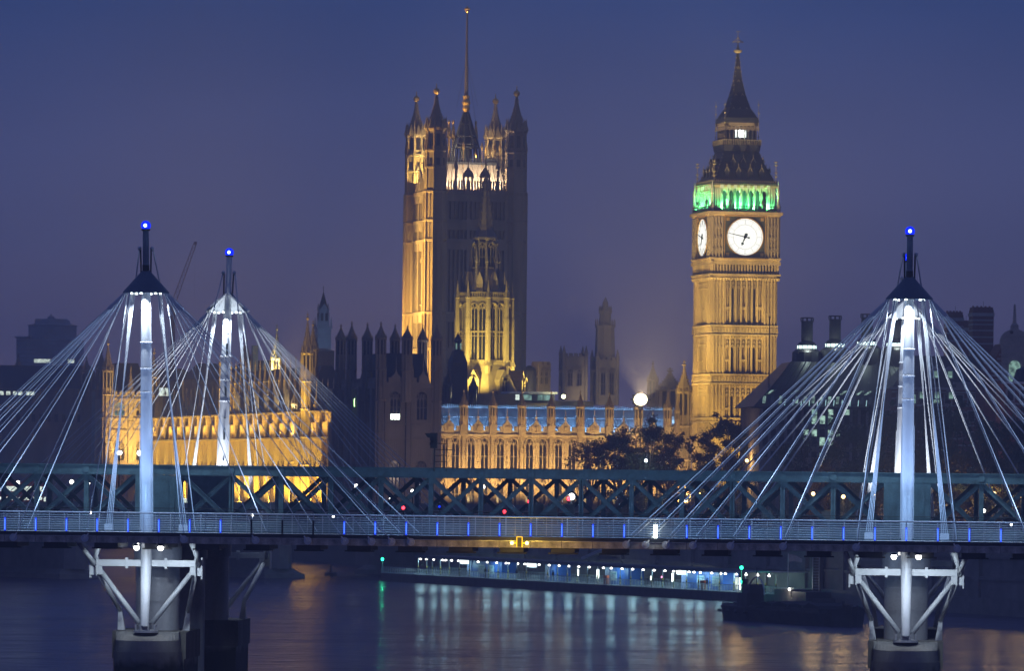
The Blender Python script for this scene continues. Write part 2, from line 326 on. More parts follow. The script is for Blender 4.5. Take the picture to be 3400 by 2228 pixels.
for i, (u0, u1, lb, boards) in enumerate(((1500, 1612, 'blue ticket kiosk with two pale timetable boards', (1546, 1577)), (1757, 1790, 'narrow lilac and blue kiosk beside a lit sign on the pier', ()), (1955, 2030, 'small blue kiosk with one pale poster on the pier', (1982,)), (2207, 2342, 'long blue kiosk under a lit sign at the pier end', (2270, 2320)))):
    t = thing('kiosk', lb, 'kiosk', PA, PRZ, 'kiosks on the floating pier')
    a, b = ppos(u0), ppos(u1)
    MB().box(a + 1.6, b, 3.0, 5.6, 1.36, 3.9).build('body', BLUEP, t)
    MB().box(a, a + 1.58, 2.9, 5.65, 1.36, 3.92).build('end_panel', LILAC, t)
    for q in boards:
        x = ppos(q); f = MB().box(x - 1.2, x + 1.2, 2.93, 2.99, 1.9, 3.35).build('notice_board', POSTER, t)
        MB().box(x - 1.05, x + 1.05, 2.91, 2.93, 2.95, 3.1).build('heading_strip', mat('board_teal', (0.1, 0.4, 0.5), 0.5), f)
        for zz in (2.75, 2.6, 2.45, 2.2, 2.05): MB().box(x - 0.95, x + 0.2 + 0.6 * random.random(), 2.91, 2.93, zz, zz + 0.05).build('text_line', mat('board_ink', (0.12, 0.18, 0.25), 0.6), f)
for i, (u, lb) in enumerate(((1514, 'glowing white lightbox sign above the ticket kiosk'), (1737, 'glowing white lightbox sign at the middle of the pier'), (2233, 'glowing white lightbox sign over the long kiosk'))):
    t = thing('lightbox_sign', lb, 'sign', PA, PRZ, 'lightbox signs hung under the canopy'); x = ppos(u)
    MB().box(x - 1.5, x + 1.5, 1.5, 1.75, 3.42, 4.0).build('face', emit('lightbox', (0.85, 1.0, 1.0), 2.2), t)
    MB().box(x - 1.55, x + 1.55, 1.76, 1.9, 3.36, 4.05).build('casing', STEEL, t)
for i, (u, w, z0, z1, m_) in enumerate(((1823, 0.25, 2.3, 3.3, L_SOFT), (1889, 0.3, 2.0, 3.4, L_SOFT), (1923, 0.3, 2.4, 3.0, L_SOFT), (2065, 0.2, 2.2, 2.8, L_SOFT), (2099, 0.12, 2.6, 2.9, emit('pink_lamp', (1, 0.35, 0.6), 3)), (2136, 0.3, 2.1, 3.4, L_SOFT), (2172, 0.4, 2.3, 2.9, L_SOFT), (2345, 0.5, 1.5, 3.3, WIN_W), (2358, 0.3, 1.5, 3.2, L_SOFT))):
    x = ppos(u); t = tag(MB().box(x - w, x + w, 5.0, 5.12, z0, z1).build('display_panel', m_, None, PA, PRZ), ('slim', 'tall', 'small', 'square', 'pink', 'tall narrow', 'low wide', 'wide', 'thin')[i] + ' lit panel on the floating pier, number %s from the far end' % ('one two three four five six seven eight nine'.split()[i]), 'panel', 'lit panels on the floating pier')
for i, (u, lb) in enumerate(((1995, 'orange life-ring cabinet by the small blue kiosk'), (2316, 'orange life-ring cabinet by the long blue kiosk'))):
    x = ppos(u); t = thing('safety_cabinet', lb, 'cabinet', PA, PRZ, 'orange cabinets on the pier')
    MB().box(x - 0.6, x + 0.6, 0.9, 1.3, 1.36, 2.75).build('body', mat('orange_plastic', (0.6, 0.12, 0.03), 0.5), t); MB().box(x - 0.5, x + 0.5, 0.86, 0.9, 1.6, 2.5).build('door', mat('orange_dark', (0.45, 0.09, 0.03), 0.5), t)
# people waiting on the pier as small dark standing figures
def person(x, y, z, h, m, rz, label, par_loc, par_rz, grp):
    t = thing('person', label, 'person', par_loc, par_rz, grp)
    k = h / 1.75
    b = MB(); b.lathe(x, y, [(0.10 * k, z), (0.12 * k, z + 0.45 * k), (0.17 * k, z + 0.85 * k), (0.15 * k, z + 1.0 * k), (0.22 * k, z + 1.38 * k), (0.17 * k, z + 1.46 * k), (0.06 * k, z + 1.5 * k), (0.06 * k, z + 1.54 * k), (0.10 * k, z + 1.6 * k), (0.105 * k, z + 1.68 * k), (0.04 * k, z + 1.76 * k)], 10)
    for s_ in (-1, 1): b.tube((x + s_ * 0.22 * k, y, z + 1.4 * k), (x + s_ * 0.27 * k, y - 0.08, z + 0.82 * k), 0.06 * k, 0.04 * k, 6)
    b.build('body', m, t, smooth=True)
CLOTH = mat('dark_cloth', (0.03, 0.03, 0.035), 0.9)
for i, (u, lb) in enumerate(((1598, 'person in dark clothes standing right of the timetable boards'), (1702, 'person in dark clothes at the railing past the middle sign'), (1822, 'person in dark coat standing by the slim lit panel'), (2333, 'person in dark clothes by the white doorway of the pier'))):
    person(ppos(u), 0.9, 1.36, 1.72, CLOTH, 0, lb, PA, PRZ, 'people on the floating pier')
# lit gangway house on the bank side
gh = thing('gangway_shelter', 'glass gangway shelter glowing teal behind the floating pier', 'shelter', PA, PRZ)
g0, g1 = ppos(1962), ppos(2140)
mb = MB().poly([(g0 - 6, 5.0), (g1, 5.0), (g1, 8.6), (g0 + 4, 8.6)], 11.2, 14).build('glass', lit_window('gangway_glow', (0.45, 0.85, 0.85), 0.42, 0.15), gh)
k = g0 - 4
while k < g1:
    MB().beam((k, 11.1, 5.0), (k + 1.2, 11.1, 8.6 if k > g0 else 6.8), 0.1, 0.1).build('glazing_bar', DARKM, gh); k += 2.1
MB().box(g0 - 6, g1 + 0.2, 10.9, 11.2, 4.8, 5.0).build('sill', STEEL, gh)
MB().beam((g0 - 22, 9.5, 4.8), (g0 - 8, 11, 8.2), 1.6, 0.5).build('ramp', STEEL, gh)
# signal posts, mooring pile, flag
def signal(u, v, D, zb, col, label, lights):
    p = P(u, v, D); t = thing('navigation_light', label, 'signal light', (p.x, p.y, 0), 0, 'navigation lights on posts')
    MB().tube((0, 0, zb), (0, 0, p.z + 0.3), 0.07).build('post', STEEL, t)
    for zz in lights: MB().sphere((0.0, -0.25, zz), 0.26).build('lens', col, t); MB().box(-0.2, 0.2, -0.2, 0.05, zz - 0.3, zz + 0.3).build('housing', DARKM, t); point((p.x, p.y - 0.8, zz), 60, (0.05, 1, 0.5))
signal(1270, 1858, 884, -1, L_GREEN, 'green navigation light on a thin post at the far pier end', (P(1270, 1858, 884).z,))
signal(2462, 1886, 755, 1.3, L_GREEN, 'pair of green navigation lights on a post at the near pier end', (P(2462, 1886, 755).z, P(2462, 1932, 755).z))
p = P(2714, 1990, 752); dol = thing('mooring_pile', 'thick dark mooring pile standing at the pier end', 'pile', (p.x, p.y, 0))
MB().lathe(0, 0, [(0.9, -2), (0.9, 8.3), (0.95, 8.3), (0.95, 8.8)], 20).build('shaft', mat('pile_steel', (0.10, 0.085, 0.07), 0.6, 0.4, 0.5, streak=True), dol, smooth=False)
for s_ in (-0.5, 0.5): MB().tube((s_ * 0.9 - 0.3, -0.95, -1), (s_ * 0.9 - 0.3, -0.95, 8.4), 0.06).build('ladder_rail', STEEL, dol)
for k in range(20): MB().tube((-0.75, -0.95, 0.2 + k * 0.4), (0.15, -0.95, 0.2 + k * 0.4), 0.03).build('rung', STEEL, dol)
p = P(2616, 1945, 754); fl = thing('flagpole', 'thin white flagpole with a furled pale flag by the pier end', 'flagpole', (p.x, p.y, 0))
MB().tube((0, 0, 1.3), (0, 0, P(2616, 1838, 754).z), 0.08, 0.05).build('pole', WHITE, fl)
fz = P(2616, 1838, 754).z
MB().add([(0.05, 0, fz - 0.1), (1.1, 0.15, fz - 0.3), (2.0, -0.1, fz - 0.8), (1.9, -0.1, fz - 1.3), (0.9, 0.1, fz - 1.1), (0.05, 0, fz - 1.2)], [(0, 1, 4, 5), (1, 2, 3, 4)]).build('flag', mat('flag_cloth', (0.4, 0.4, 0.45), 0.9), fl)
# mooring box barge right of the pier with one lamp
p = P(2600, 2000, 752); bx = thing('work_float', 'low boxy work float with one white lamp at the pier end', 'float', (p.x, p.y, 0), PRZ)
MB().box(-1, 10, -1.6, 3, -0.4, 1.0).build('hull', HULL, bx); MB().box(0, 5, -1.4, 2.6, 1.0, 2.1).build('bin', mat('bin_grey', (0.13, 0.12, 0.11), 0.7, 0.3), bx); MB().box(5.4, 9.6, -1.4, 2.6, 1.0, 1.9).build('hatch', TAR, bx)
MB().sphere((5.2, -1.7, 2.2), 0.2).build('lamp', L_WHITE, bx); point(Matrix.Rotation(PRZ, 3, 'Z') @ Vector((5.2, -2.1, 2.3)) + Vector((p.x, p.y, 0)), 150, (1, 0.95, 0.8))

p = P(1098, 1908, 921); by = thing('mooring_buoy', 'tiny dark mooring buoy on the golden reflection', 'buoy', (p.x, p.y, 0))
MB().lathe(0, 0, [(0.5, -0.3), (1.1, 0.0), (1.1, 0.45), (0.5, 0.6)], 14).build('float', TAR, by); MB().lathe(0, 0, [(0.22, 0.6), (0.16, 1.5), (0.3, 1.6), (0.1, 1.9)], 8).build('topmark', TAR, by)
# ---------------------------------------------------------------- moored barge and tug
def hull(t, L, B, z0, z1, bow, stern, m):
    st = []
    n = 16
    for i in range(n + 1):
        s_ = i / n; x = s_ * L
        w = B / 2 * min(1, (0.35 + 0.65 * min(1, s_ / stern)), (0.12 + 0.88 * math.sin(min(1, (1 - s_) / bow) * math.pi / 2)))
        sheer = 0.9 * max(0, (s_ - 0.85) / 0.15) ** 2 + 0.4 * max(0, (0.12 - s_) / 0.12) ** 2
        st.append((x, w, sheer))
    vs = []; fs = []
    for x, w, sh in st: vs += [(x, -w * 0.8, z0), (x, -w, z1 + sh), (x, w, z1 + sh), (x, w * 0.8, z0)]
    for i in range(n):
        for k in range(4): fs.append((4 * i + k, 4 * i + (k + 1) % 4, 4 * i + 4 + (k + 1) % 4, 4 * i + 4 + k))
    fs += [(3, 2, 1, 0), (4 * n, 4 * n + 1, 4 * n + 2, 4 * n + 3)]
    MB().add(vs, fs).build('hull', m, t)
    g = MB()
    for i in range(n):
        for sd in (-1, 1): g.beam((st[i][0], sd * st[i][1], z1 + st[i][2] + 0.05), (st[i + 1][0], sd * st[i + 1][1], z1 + st[i + 1][2] + 0.05), 0.2, 0.22)
    g.build('gunwale', TAR, t)
b0, b1 = P(2535, 2062, 664), P(2836, 2080, 641); dd = b1 - b0; bz = math.atan2(dd.y, dd.x)
bg_ = thing('cargo_barge', 'long low black barge with sheeted cargo moored on the river', 'barge', (b0.x, b0.y, 0), bz)
LB = Vector((dd.x, dd.y)).length
hull(bg_, LB, 6.0, -0.6, 1.5, 0.12, 0.06, TAR)
MB().box(LB * 0.10, LB * 0.80, -2.3, 2.3, 1.5, 2.0).build('coaming', TAR, bg_)
for k in range(4):
    x0 = LB * (0.11 + 0.17 * k); mbc = MB(); mbc.poly([(x0, 2.0), (x0 + LB * 0.16, 2.0), (x0 + LB * 0.145, 2.35), (x0 + LB * 0.06, 2.5 + 0.15 * (k % 2)), (x0 + LB * 0.02, 2.3)], -2.2, 2.2); mbc.build('cargo_sheet', mat('tarpaulin', (0.03, 0.03, 0.035), 0.8), bg_)
MB().lathe(LB * 0.87, 0.9, [(0.35, 1.5), (0.35, 2.3), (0.5, 2.4), (0.5, 2.6)], 8).build('winch', TAR, bg_)
MB().lathe(LB * 0.93, -0.6, [(0.2, 1.9), (0.2, 3.0)], 8).build('bollard', TAR, bg_)
t0, t1 = P(2418, 2054, 672), P(2545, 2066, 660); dd = t1 - t0; tz = math.atan2(dd.y, dd.x); LT = Vector((dd.x, dd.y)).length + 1.5
tg = thing('tug_boat', 'small dark tug boat with rounded wheelhouse hoop beside the barge', 'boat', (t0.x, t0.y, 0), tz)
hull(tg, LT, 4.2, -0.6, 1.6, 0.3, 0.2, TAR)
MB().frus(LT * 0.52, 0, 1.6, 3.4, 3.4, 3.0, 2.4, 2.2).build('deckhouse', TAR, tg)
MB().frus(LT * 0.58, 0, 3.4, 4.5, 2.2, 2.0, 2.0, 1.8).build('wheelhouse', mat('wheelhouse_grey', (0.06, 0.06, 0.065), 0.5), tg)
MB().box(LT * 0.58 - 0.8, LT * 0.58 + 0.8, -1.02, -0.98, 3.8, 4.2).build('window', GLASS, tg)
hp = MB()
for i in range(10):
    a, b = math.pi * i / 10, math.pi * (i + 1) / 10; hp.tube((LT * 0.5 + 2.6 * math.cos(a), 0.9, 3.2 + 2.2 * math.sin(a)), (LT * 0.5 + 2.6 * math.cos(b), 0.9, 3.2 + 2.2 * math.sin(b)), 0.09)
hp.build('hoop', STEEL, tg)
MB().tube((LT * 0.66, 0, 4.5), (LT * 0.66, 0, 6.6), 0.06).build('mast', DARKM, tg)
MB().lathe(LT * 0.38, 0, [(0.35, 3.4), (0.35, 4.9), (0.42, 4.9), (0.42, 5.1)], 12).build('funnel', DARKM, tg)
for k in range(4): MB().lathe(LT * (0.15 + 0.2 * k), -2.0, [(0.28, 0.9), (0.36, 1.1), (0.28, 1.35)], 10).build('tyre_fender', DARKM, tg)
# ================================================================ railway lattice bridge
RZB = -TH_BR
S_L, S_R = -51.7, 0.0
rail = thing('railway_bridge', 'dark green riveted lattice girder railway bridge crossing the river', 'bridge', (0, 0, 0), RZB)
ZT0, ZT1, ZB0, ZB1 = 17.66, 18.32, 13.7, 14.45
def rivets(m, x0, x1, z0, z1, y, dx, dz, r_=0.035):
    z = z0
    while z <= z1:
        x = x0
        while x <= x1: m.box(x - r_, x + r_, y - 0.03, y + 0.01, z - r_, z + r_); x += dx
        z += dz
pan = 48.5 / 14
cols = [S_L - 51.7, S_L, S_R, S_R + 51.7]
vert_m = MB(); vert_m.box(-0.16, 0.16, -0.10, -0.02, ZB1, ZT0); vert_m.box(-0.04, 0.04, -0.10, 0.28, ZB1, ZT0); vert_m.box(-0.16, 0.16, 0.28, 0.36, ZB1, ZT0); vert_m = vert_m.mesh('vertical', GREEN)
gus = MB().lathe(0, 0, [(0.30, -0.16), (0.30, -0.11), (0.16, -0.08)], 16).mesh('gusset_disc', GREEN)
for ti, d in enumerate((367.5, 394.5)):
    for k in range(3):
        x0, x1 = cols[k] + 1.6, cols[k + 1] - 1.6
        ch = MB().box(x0 - 1.6, x1 + 1.6, d - 0.28, d + 0.55, ZT0, ZT1 - 0.06).build('top_chord', GREEN, rail)
        MB().box(x0 - 1.6, x1 + 1.6, d - 0.42, d + 0.7, ZT1 - 0.055, ZT1).build('cap_plate', GREEN, ch)
        MB().box(x0 - 1.6, x1 + 1.6, d - 0.36, d + 0.6, ZT0 - 0.05, ZT0 - 0.005).build('flange_plate', GREEN, ch)
        MB().box(x0 - 1.6, x1 + 1.6, d - 0.28, d + 0.55, ZB0, ZB1).build('bottom_chord', GREEN, rail)
        for i in range(15):
            x = x0 + i * pan
            if 0 < i < 14: put('vertical', vert_m, rail, (x, d, 0))
            if i < 14:
                for sgn in (1, -1):
                    a = (x, d + (-0.05 if sgn > 0 else 0.25), ZT0 if sgn > 0 else ZB1); b = (x + pan, d + (-0.05 if sgn > 0 else 0.25), ZB1 if sgn > 0 else ZT0)
                    MB().beam(a, b, 0.10, 0.36, up=(0, 1, 0)).build('diagonal', GREEN, rail) if False else None
                    m = MB(); p, q = Vector(a), Vector(b); dr = (q - p).normalized(); nn = Vector((-dr.z, 0, dr.x)) * 0.155; yy = Vector((0, 0.05, 0))
                    m.hexa([p - nn - yy, q - nn - yy, q - nn + yy, p - nn + yy, p + nn - yy, q + nn - yy, q + nn + yy, p + nn + yy])
                    yy2 = Vector((0, 0.16, 0)); n2 = nn * 0.86
                    m.hexa([p + n2 - yy - yy2, q + n2 - yy - yy2, q + n2 - yy, p + n2 - yy, p + nn - yy - yy2, q + nn - yy - yy2, q + nn - yy, p + nn - yy])
                    m.build('diagonal', GREEN, rail)
    for k, s in enumerate(cols):
        m = MB().box(s - 1.6, s + 1.6, d - 0.34, d + 0.75, ZB0 - 0.3, ZT0 - 0.055).build('box_post', GREEN, rail)
        if ti == 0 and 0 < k < 3:
            rv = MB()
            for xx in (-1.5, -1.2, -0.75, 0.75, 1.2, 1.5): rivets(rv, s + xx, s + xx, ZB1 + 0.2, ZT0 - 0.3, d - 0.34, 1, 0.16)
            rv.build('rivets', GREEN, m, kind='stuff')
            MB().box(s - 1.0, s - 0.9, d - 0.45, d - 0.34, 14.5, 16.0).build('service_pipe', GREEN, m)
            MB().box(s + 1.05, s + 1.13, d - 0.45, d - 0.34, 14.5, 16.0).build('service_pipe', GREEN, m)
        for xx in (-1.35, 1.35): put('gusset_disc', gus, rail, (s + xx, d - 0.28, 17.98)).rotation_euler = (math.radians(90), 0, 0)
gp = MB().tube((0, 0, 0), (0, -0.07, 0), 0.24, n=14).mesh('gusset_disc', GREEN)
for k in range(3):
    for i in range(1, 14): put('gusset_disc', gp, rail, (cols[k] + 1.6 + i * pan, 367.5 - 0.28, 17.98))
MB().box(-110, 60, 366.0, 396, 13.1, 13.65).build('track_deck', DARKM, rail)
for y in (372, 373.4, 379, 380.4, 386, 387.4): MB().box(-110, 60, y, y + 0.08, 13.9, 14.05).build('rail', STEEL, rail)
# handrail and cable trays between the girders
for z in (14.9, 15.3): MB().box(-110, 60, 366.0, 366.05, z, z + 0.05).build('hand_rail', DARKM, rail)
for z in (15.0,): MB().box(-110, 60, 395.6, 395.68, z, z + 0.08).build('hand_rail', DARKM, rail)
MB().box(-110, 60, 395.4, 395.6, 14.3, 14.7).build('cable_tray', DARKM, rail)
for ci, (s, z, w, h) in enumerate(((-25.6, 15.0, 0.8, 0.9), (-24.6, 15.0, 0.7, 0.9), (-23.4, 15.1, 0.7, 0.8), (-17.9, 14.6, 0.55, 0.95), (-9.7, 14.7, 0.75, 0.95), (-5.6, 14.6, 0.6, 1.0))):
    bb = tag(MB().box(s - w / 2, s + w / 2, 371, 371.5, 13.65, z + h).build('equipment_cabinet', mat('cabinet_grey', (0.10, 0.11, 0.12), 0.6), None, (0, 0, 0), RZB), ('widest grey cabinet on the railway bridge, leftmost of three together', 'middle grey cabinet of three together on the railway bridge', 'grey cabinet right of a pair on the railway bridge', 'grey cabinet alone under the middle of the palace wing', 'grey cabinet on the railway below the stair turret', 'grey cabinet on the railway below the dark office')[ci], 'cabinet', 'cabinets on the railway bridge')
# cylinder piers
cylm = MB().lathe(0, 0, [(1.52, -3), (1.50, 11.6), (1.66, 11.6), (1.66, 12.7), (1.55, 12.7), (1.55, 13.5)], 36).mesh('cylinder_pier', mat('pier_iron', (0.30, 0.31, 0.34), 0.38, 0.4, 0.6, streak=True))
hoop = MB().lathe(0, 0, [(1.56, 0), (1.56, 0.08)], 36).mesh('hoop', MATS['pier_iron'])
for p in cylm.polygons: p.use_smooth = True
cylm.set_sharp_from_angle(angle=0.5)
for s in (S_L, S_R):
    for d in (367.5, 381, 394.5):
        c = put('cylinder_pier', cylm, rail, (s, d, 0))
        for z in (8.9, 10.4): put('hoop', hoop, c, (0, 0, z))
# coloured railway and bridge lights seen through the lattice
def small_light(u, v, D, col, r_, label, power=0, lc=(1, 1, 1)):
    p = P(u, v, D); t = thing('signal_lamp', label, 'lamp', (p.x, p.y, 0), RZB)
    MB().tube((0, 0.25, 13.65), (0, 0.25, p.z + 0.2), 0.05).build('post', DARKM, t); MB().sphere((0, 0, p.z), r_).build('lens', col, t); MB().box(-0.14, 0.14, 0.05, 0.25, p.z - 0.25, p.z + 0.25).build('case', DARKM, t)
    if power: point(p + Vector((0, -0.6, 0)), power, lc)
small_light(1339, 1687, 376, L_RED, 0.12, 'red signal lamp on the railway left of the blue one')
small_light(1675, 1700, 376, L_RED, 0.12, 'low red signal lamp under the middle of the palace front')
small_light(1757, 1666, 376, L_RED, 0.12, 'high red signal lamp between two lattice verticals')
small_light(1459, 1683, 376, L_BLUE, 0.09, 'tiny blue signal lamp on the railway')
small_light(1898, 1650, 377, L_WHITE, 0.24, 'glaring white and red railway lamp behind the lattice', 60, (1, 0.8, 0.7))
small_light(1888, 1657, 376.5, L_RED, 0.14, 'red lamp touching the glaring railway lamp')
small_light(2239, 1727, 376, L_RED, 0.12, 'red signal lamp by the white tube light')
small_light(1369, 1631, 400, L_WHITE, 0.12, 'small white lamp high in the lattice over the road bridge')
small_light(1296, 1658, 400, L_WHITE, 0.10, 'small white lamp low in the lattice over the road bridge')
small_light(238, 1601, 398, L_WHITE, 0.16, 'white lamp with glare behind the left lattice')
small_light(3267, 1697, 398, L_WHITE, 0.14, 'round white lamp behind the right lattice')
# railway signal head standing on the girder
p = P(1437, 1556, 368.6); sg = thing('railway_signal', 'black railway signal head on a ladder post over the girder', 'signal', (p.x, p.y, p.z), RZB)
MB().tube((0.1, 0, -0.2), (0.1, 0, 2.2), 0.06).build('post', DARKM, sg)
MB().box(-0.18, 0.28, -0.15, 0.25, 1.4, 2.45).build('backplate', DARKM, sg)
for z in (1.62, 1.95): MB().frus(-0.05, -0.28, z, z + 0.18, 0.28, 0.28, 0.4, 0.3).build('hood', DARKM, sg)
MB().poly([(-0.55, 2.42), (0.28, 2.42), (0.28, 2.05), (-0.35, 2.12)], -0.35, 0.25).build('route_indicator', DARKM, sg)
MB().tube((0.95, 0, -0.2), (0.95, 0, 2.1), 0.035).build('ladder_rail', DARKM, sg)
for k in range(5): MB().tube((0.1, 0, 0.05 + 0.42 * k), (1.4 if k in (0, 3) else 0.95, 0, 0.05 + 0.42 * k), 0.03).build('rung', DARKM, sg)

# ================================================================ suspended footbridge on the near side
fb = thing('footbridge', 'pale steel footbridge deck with blue tube lights hung from two masts', 'bridge', (0, 0, 0), RZB)
DN, DF = 356.2, 361.6
ZD, ZR, ZF0 = 13.80, 15.02, 13.03
SB0, SB1 = -74.0, 30.0
DECKM = mat('deck_alu', (0.30, 0.31, 0.33), 0.5, 0.2)
MB().box(SB0, SB1, DN + 0.3, DF, ZF0, ZD - 0.12).build('deck', CONC_D, fb)
MB().box(SB0, SB1, DN + 0.1, DF + 0.1, ZD - 0.115, ZD - 0.05).build('walkway', DECKM, fb)
MB().box(SB0, SB1, DN - 0.22, DN + 0.09, ZD - 0.30, ZD - 0.04).build('edge_ledge', DARKM, fb)
MB().box(SB0, SB1, DF + 0.11, DF + 0.3, ZD - 0.30, ZD - 0.04).build('edge_ledge', DARKM, fb)
PP = 2.085                    # spacing of the posts
posts0 = -73.0
fas = MB().box(0, PP - 0.03, -0.17, 0.28, ZF0, ZD - 0.31).mesh('fascia_panel', FASCIA)
lip = MB().box(0, PP - 0.06, -0.235, -0.2, ZD - 0.34, ZD - 0.305).mesh('edge_trim', STEEL)
rp = MB()
for k in range(7): rp.tube((0, 0, ZD + 0.10 + k * 0.157), (PP, 0, ZD + 0.10 + k * 0.157), 0.016, n=5)
RAILM = mat('rail_satin', (0.62, 0.66, 0.72), 0.3, 0.08, 3.0, metal=0.25)
rp = rp.mesh('rail_panel', RAILM)
hr = MB().tube((0, 0, 0), (PP, 0, 0), 0.035, n=8).mesh('handrail', RAILM)
po = MB(); po.box(-0.03, 0.03, 0.03, 0.12, ZD - 0.05, ZR); po.box(-0.022, 0.022, -0.02, 0.03, ZD + 0.02, ZD + 0.1); po = po.mesh('post', STEEL)
po2 = MB().box(-0.014, 0.014, 0.0, 0.05, ZD - 0.05, ZR).mesh('baluster', STEEL)
tubm = MB().tube((0, 0, ZD - 0.02), (0, 0, ZD + 0.86), 0.055, n=10).mesh('light_tube', L_BLUE)
tcor = MB().tube((0, -0.05, ZD + 0.05), (0, -0.05, ZD + 0.78), 0.022, n=8).mesh('tube_core', L_BLUEC)
tbr = MB().box(-0.07, 0.07, -0.05, 0.1, ZD - 0.28, ZD - 0.03).mesh('bracket', DARKM)
twh = MB().tube((0, 0, ZD - 0.02), (0, 0, ZD + 0.86), 0.11, n=10).mesh('light_tube', emit('tube_white', (0.9, 1.0, 0.92), 9))
n_p = int((SB1 - SB0) / PP)
DARK_TUBES = (9999,)
def tube_u(i): return BR(posts0 + i * PP, DN, 0)
for i in range(n_p):
    s = posts0 + i * PP
    put('fascia_panel', fas, fb, (s, DN, 0)); put('edge_trim', lip, fb, (s + 0.02, DN, 0))
    for d in (DN - 0.02, DF + 0.1):
        put('rail_panel', rp, fb, (s, d, 0)); put('handrail', hr, fb, (s, d, ZR + 0.02)); put('post', po, fb, (s, d, 0)); put('baluster', po2, fb, (s + PP / 2, d, 0))
    w = tube_u(i); u = 1700 + F * w.x / w.y
    if 780 < u < 1110: put('dark_tube', MB().box(-0.06, 0.06, -0.05, 0.05, ZD - 0.05, ZD + 0.9).mesh('dark_tube', DARKM), fb, (s + 0.0, DN - 0.14, 0)); continue
    if 2130 < u < 2240: put('light_tube', twh, fb, (s, DN - 0.14, 0)); point(BR(s, DN - 0.6, ZD + 0.4), 25, (0.9, 1, 0.95)); continue
    tb = put('light_tube', tubm, fb, (s, DN - 0.14, 0)); put('tube_core', tcor, tb); put('bracket', tbr, fb, (s, DN - 0.14, 0))
    if -60 < u < 3460 and i % 2 == 0: point(BR(s, DN + 2.9, ZD + 2.3), 210, (0.34, 0.60, 1.0), 0.4)
# cross ribs and boxes under the deck
rib = MB(); rib.box(-0.8, 0.8, 0.2, 5.0, ZF0 - 0.32, ZF0 - 0.005); rib.box(-1.0, 1.0, 0.5, 0.9, ZF0 - 0.42, ZF0 - 0.325); rib = rib.mesh('cross_rib', DARKM)
for i in range(30): put('cross_rib', rib, fb, (posts0 + 2.2 + i * 3.42, DN + 0.2, 0))
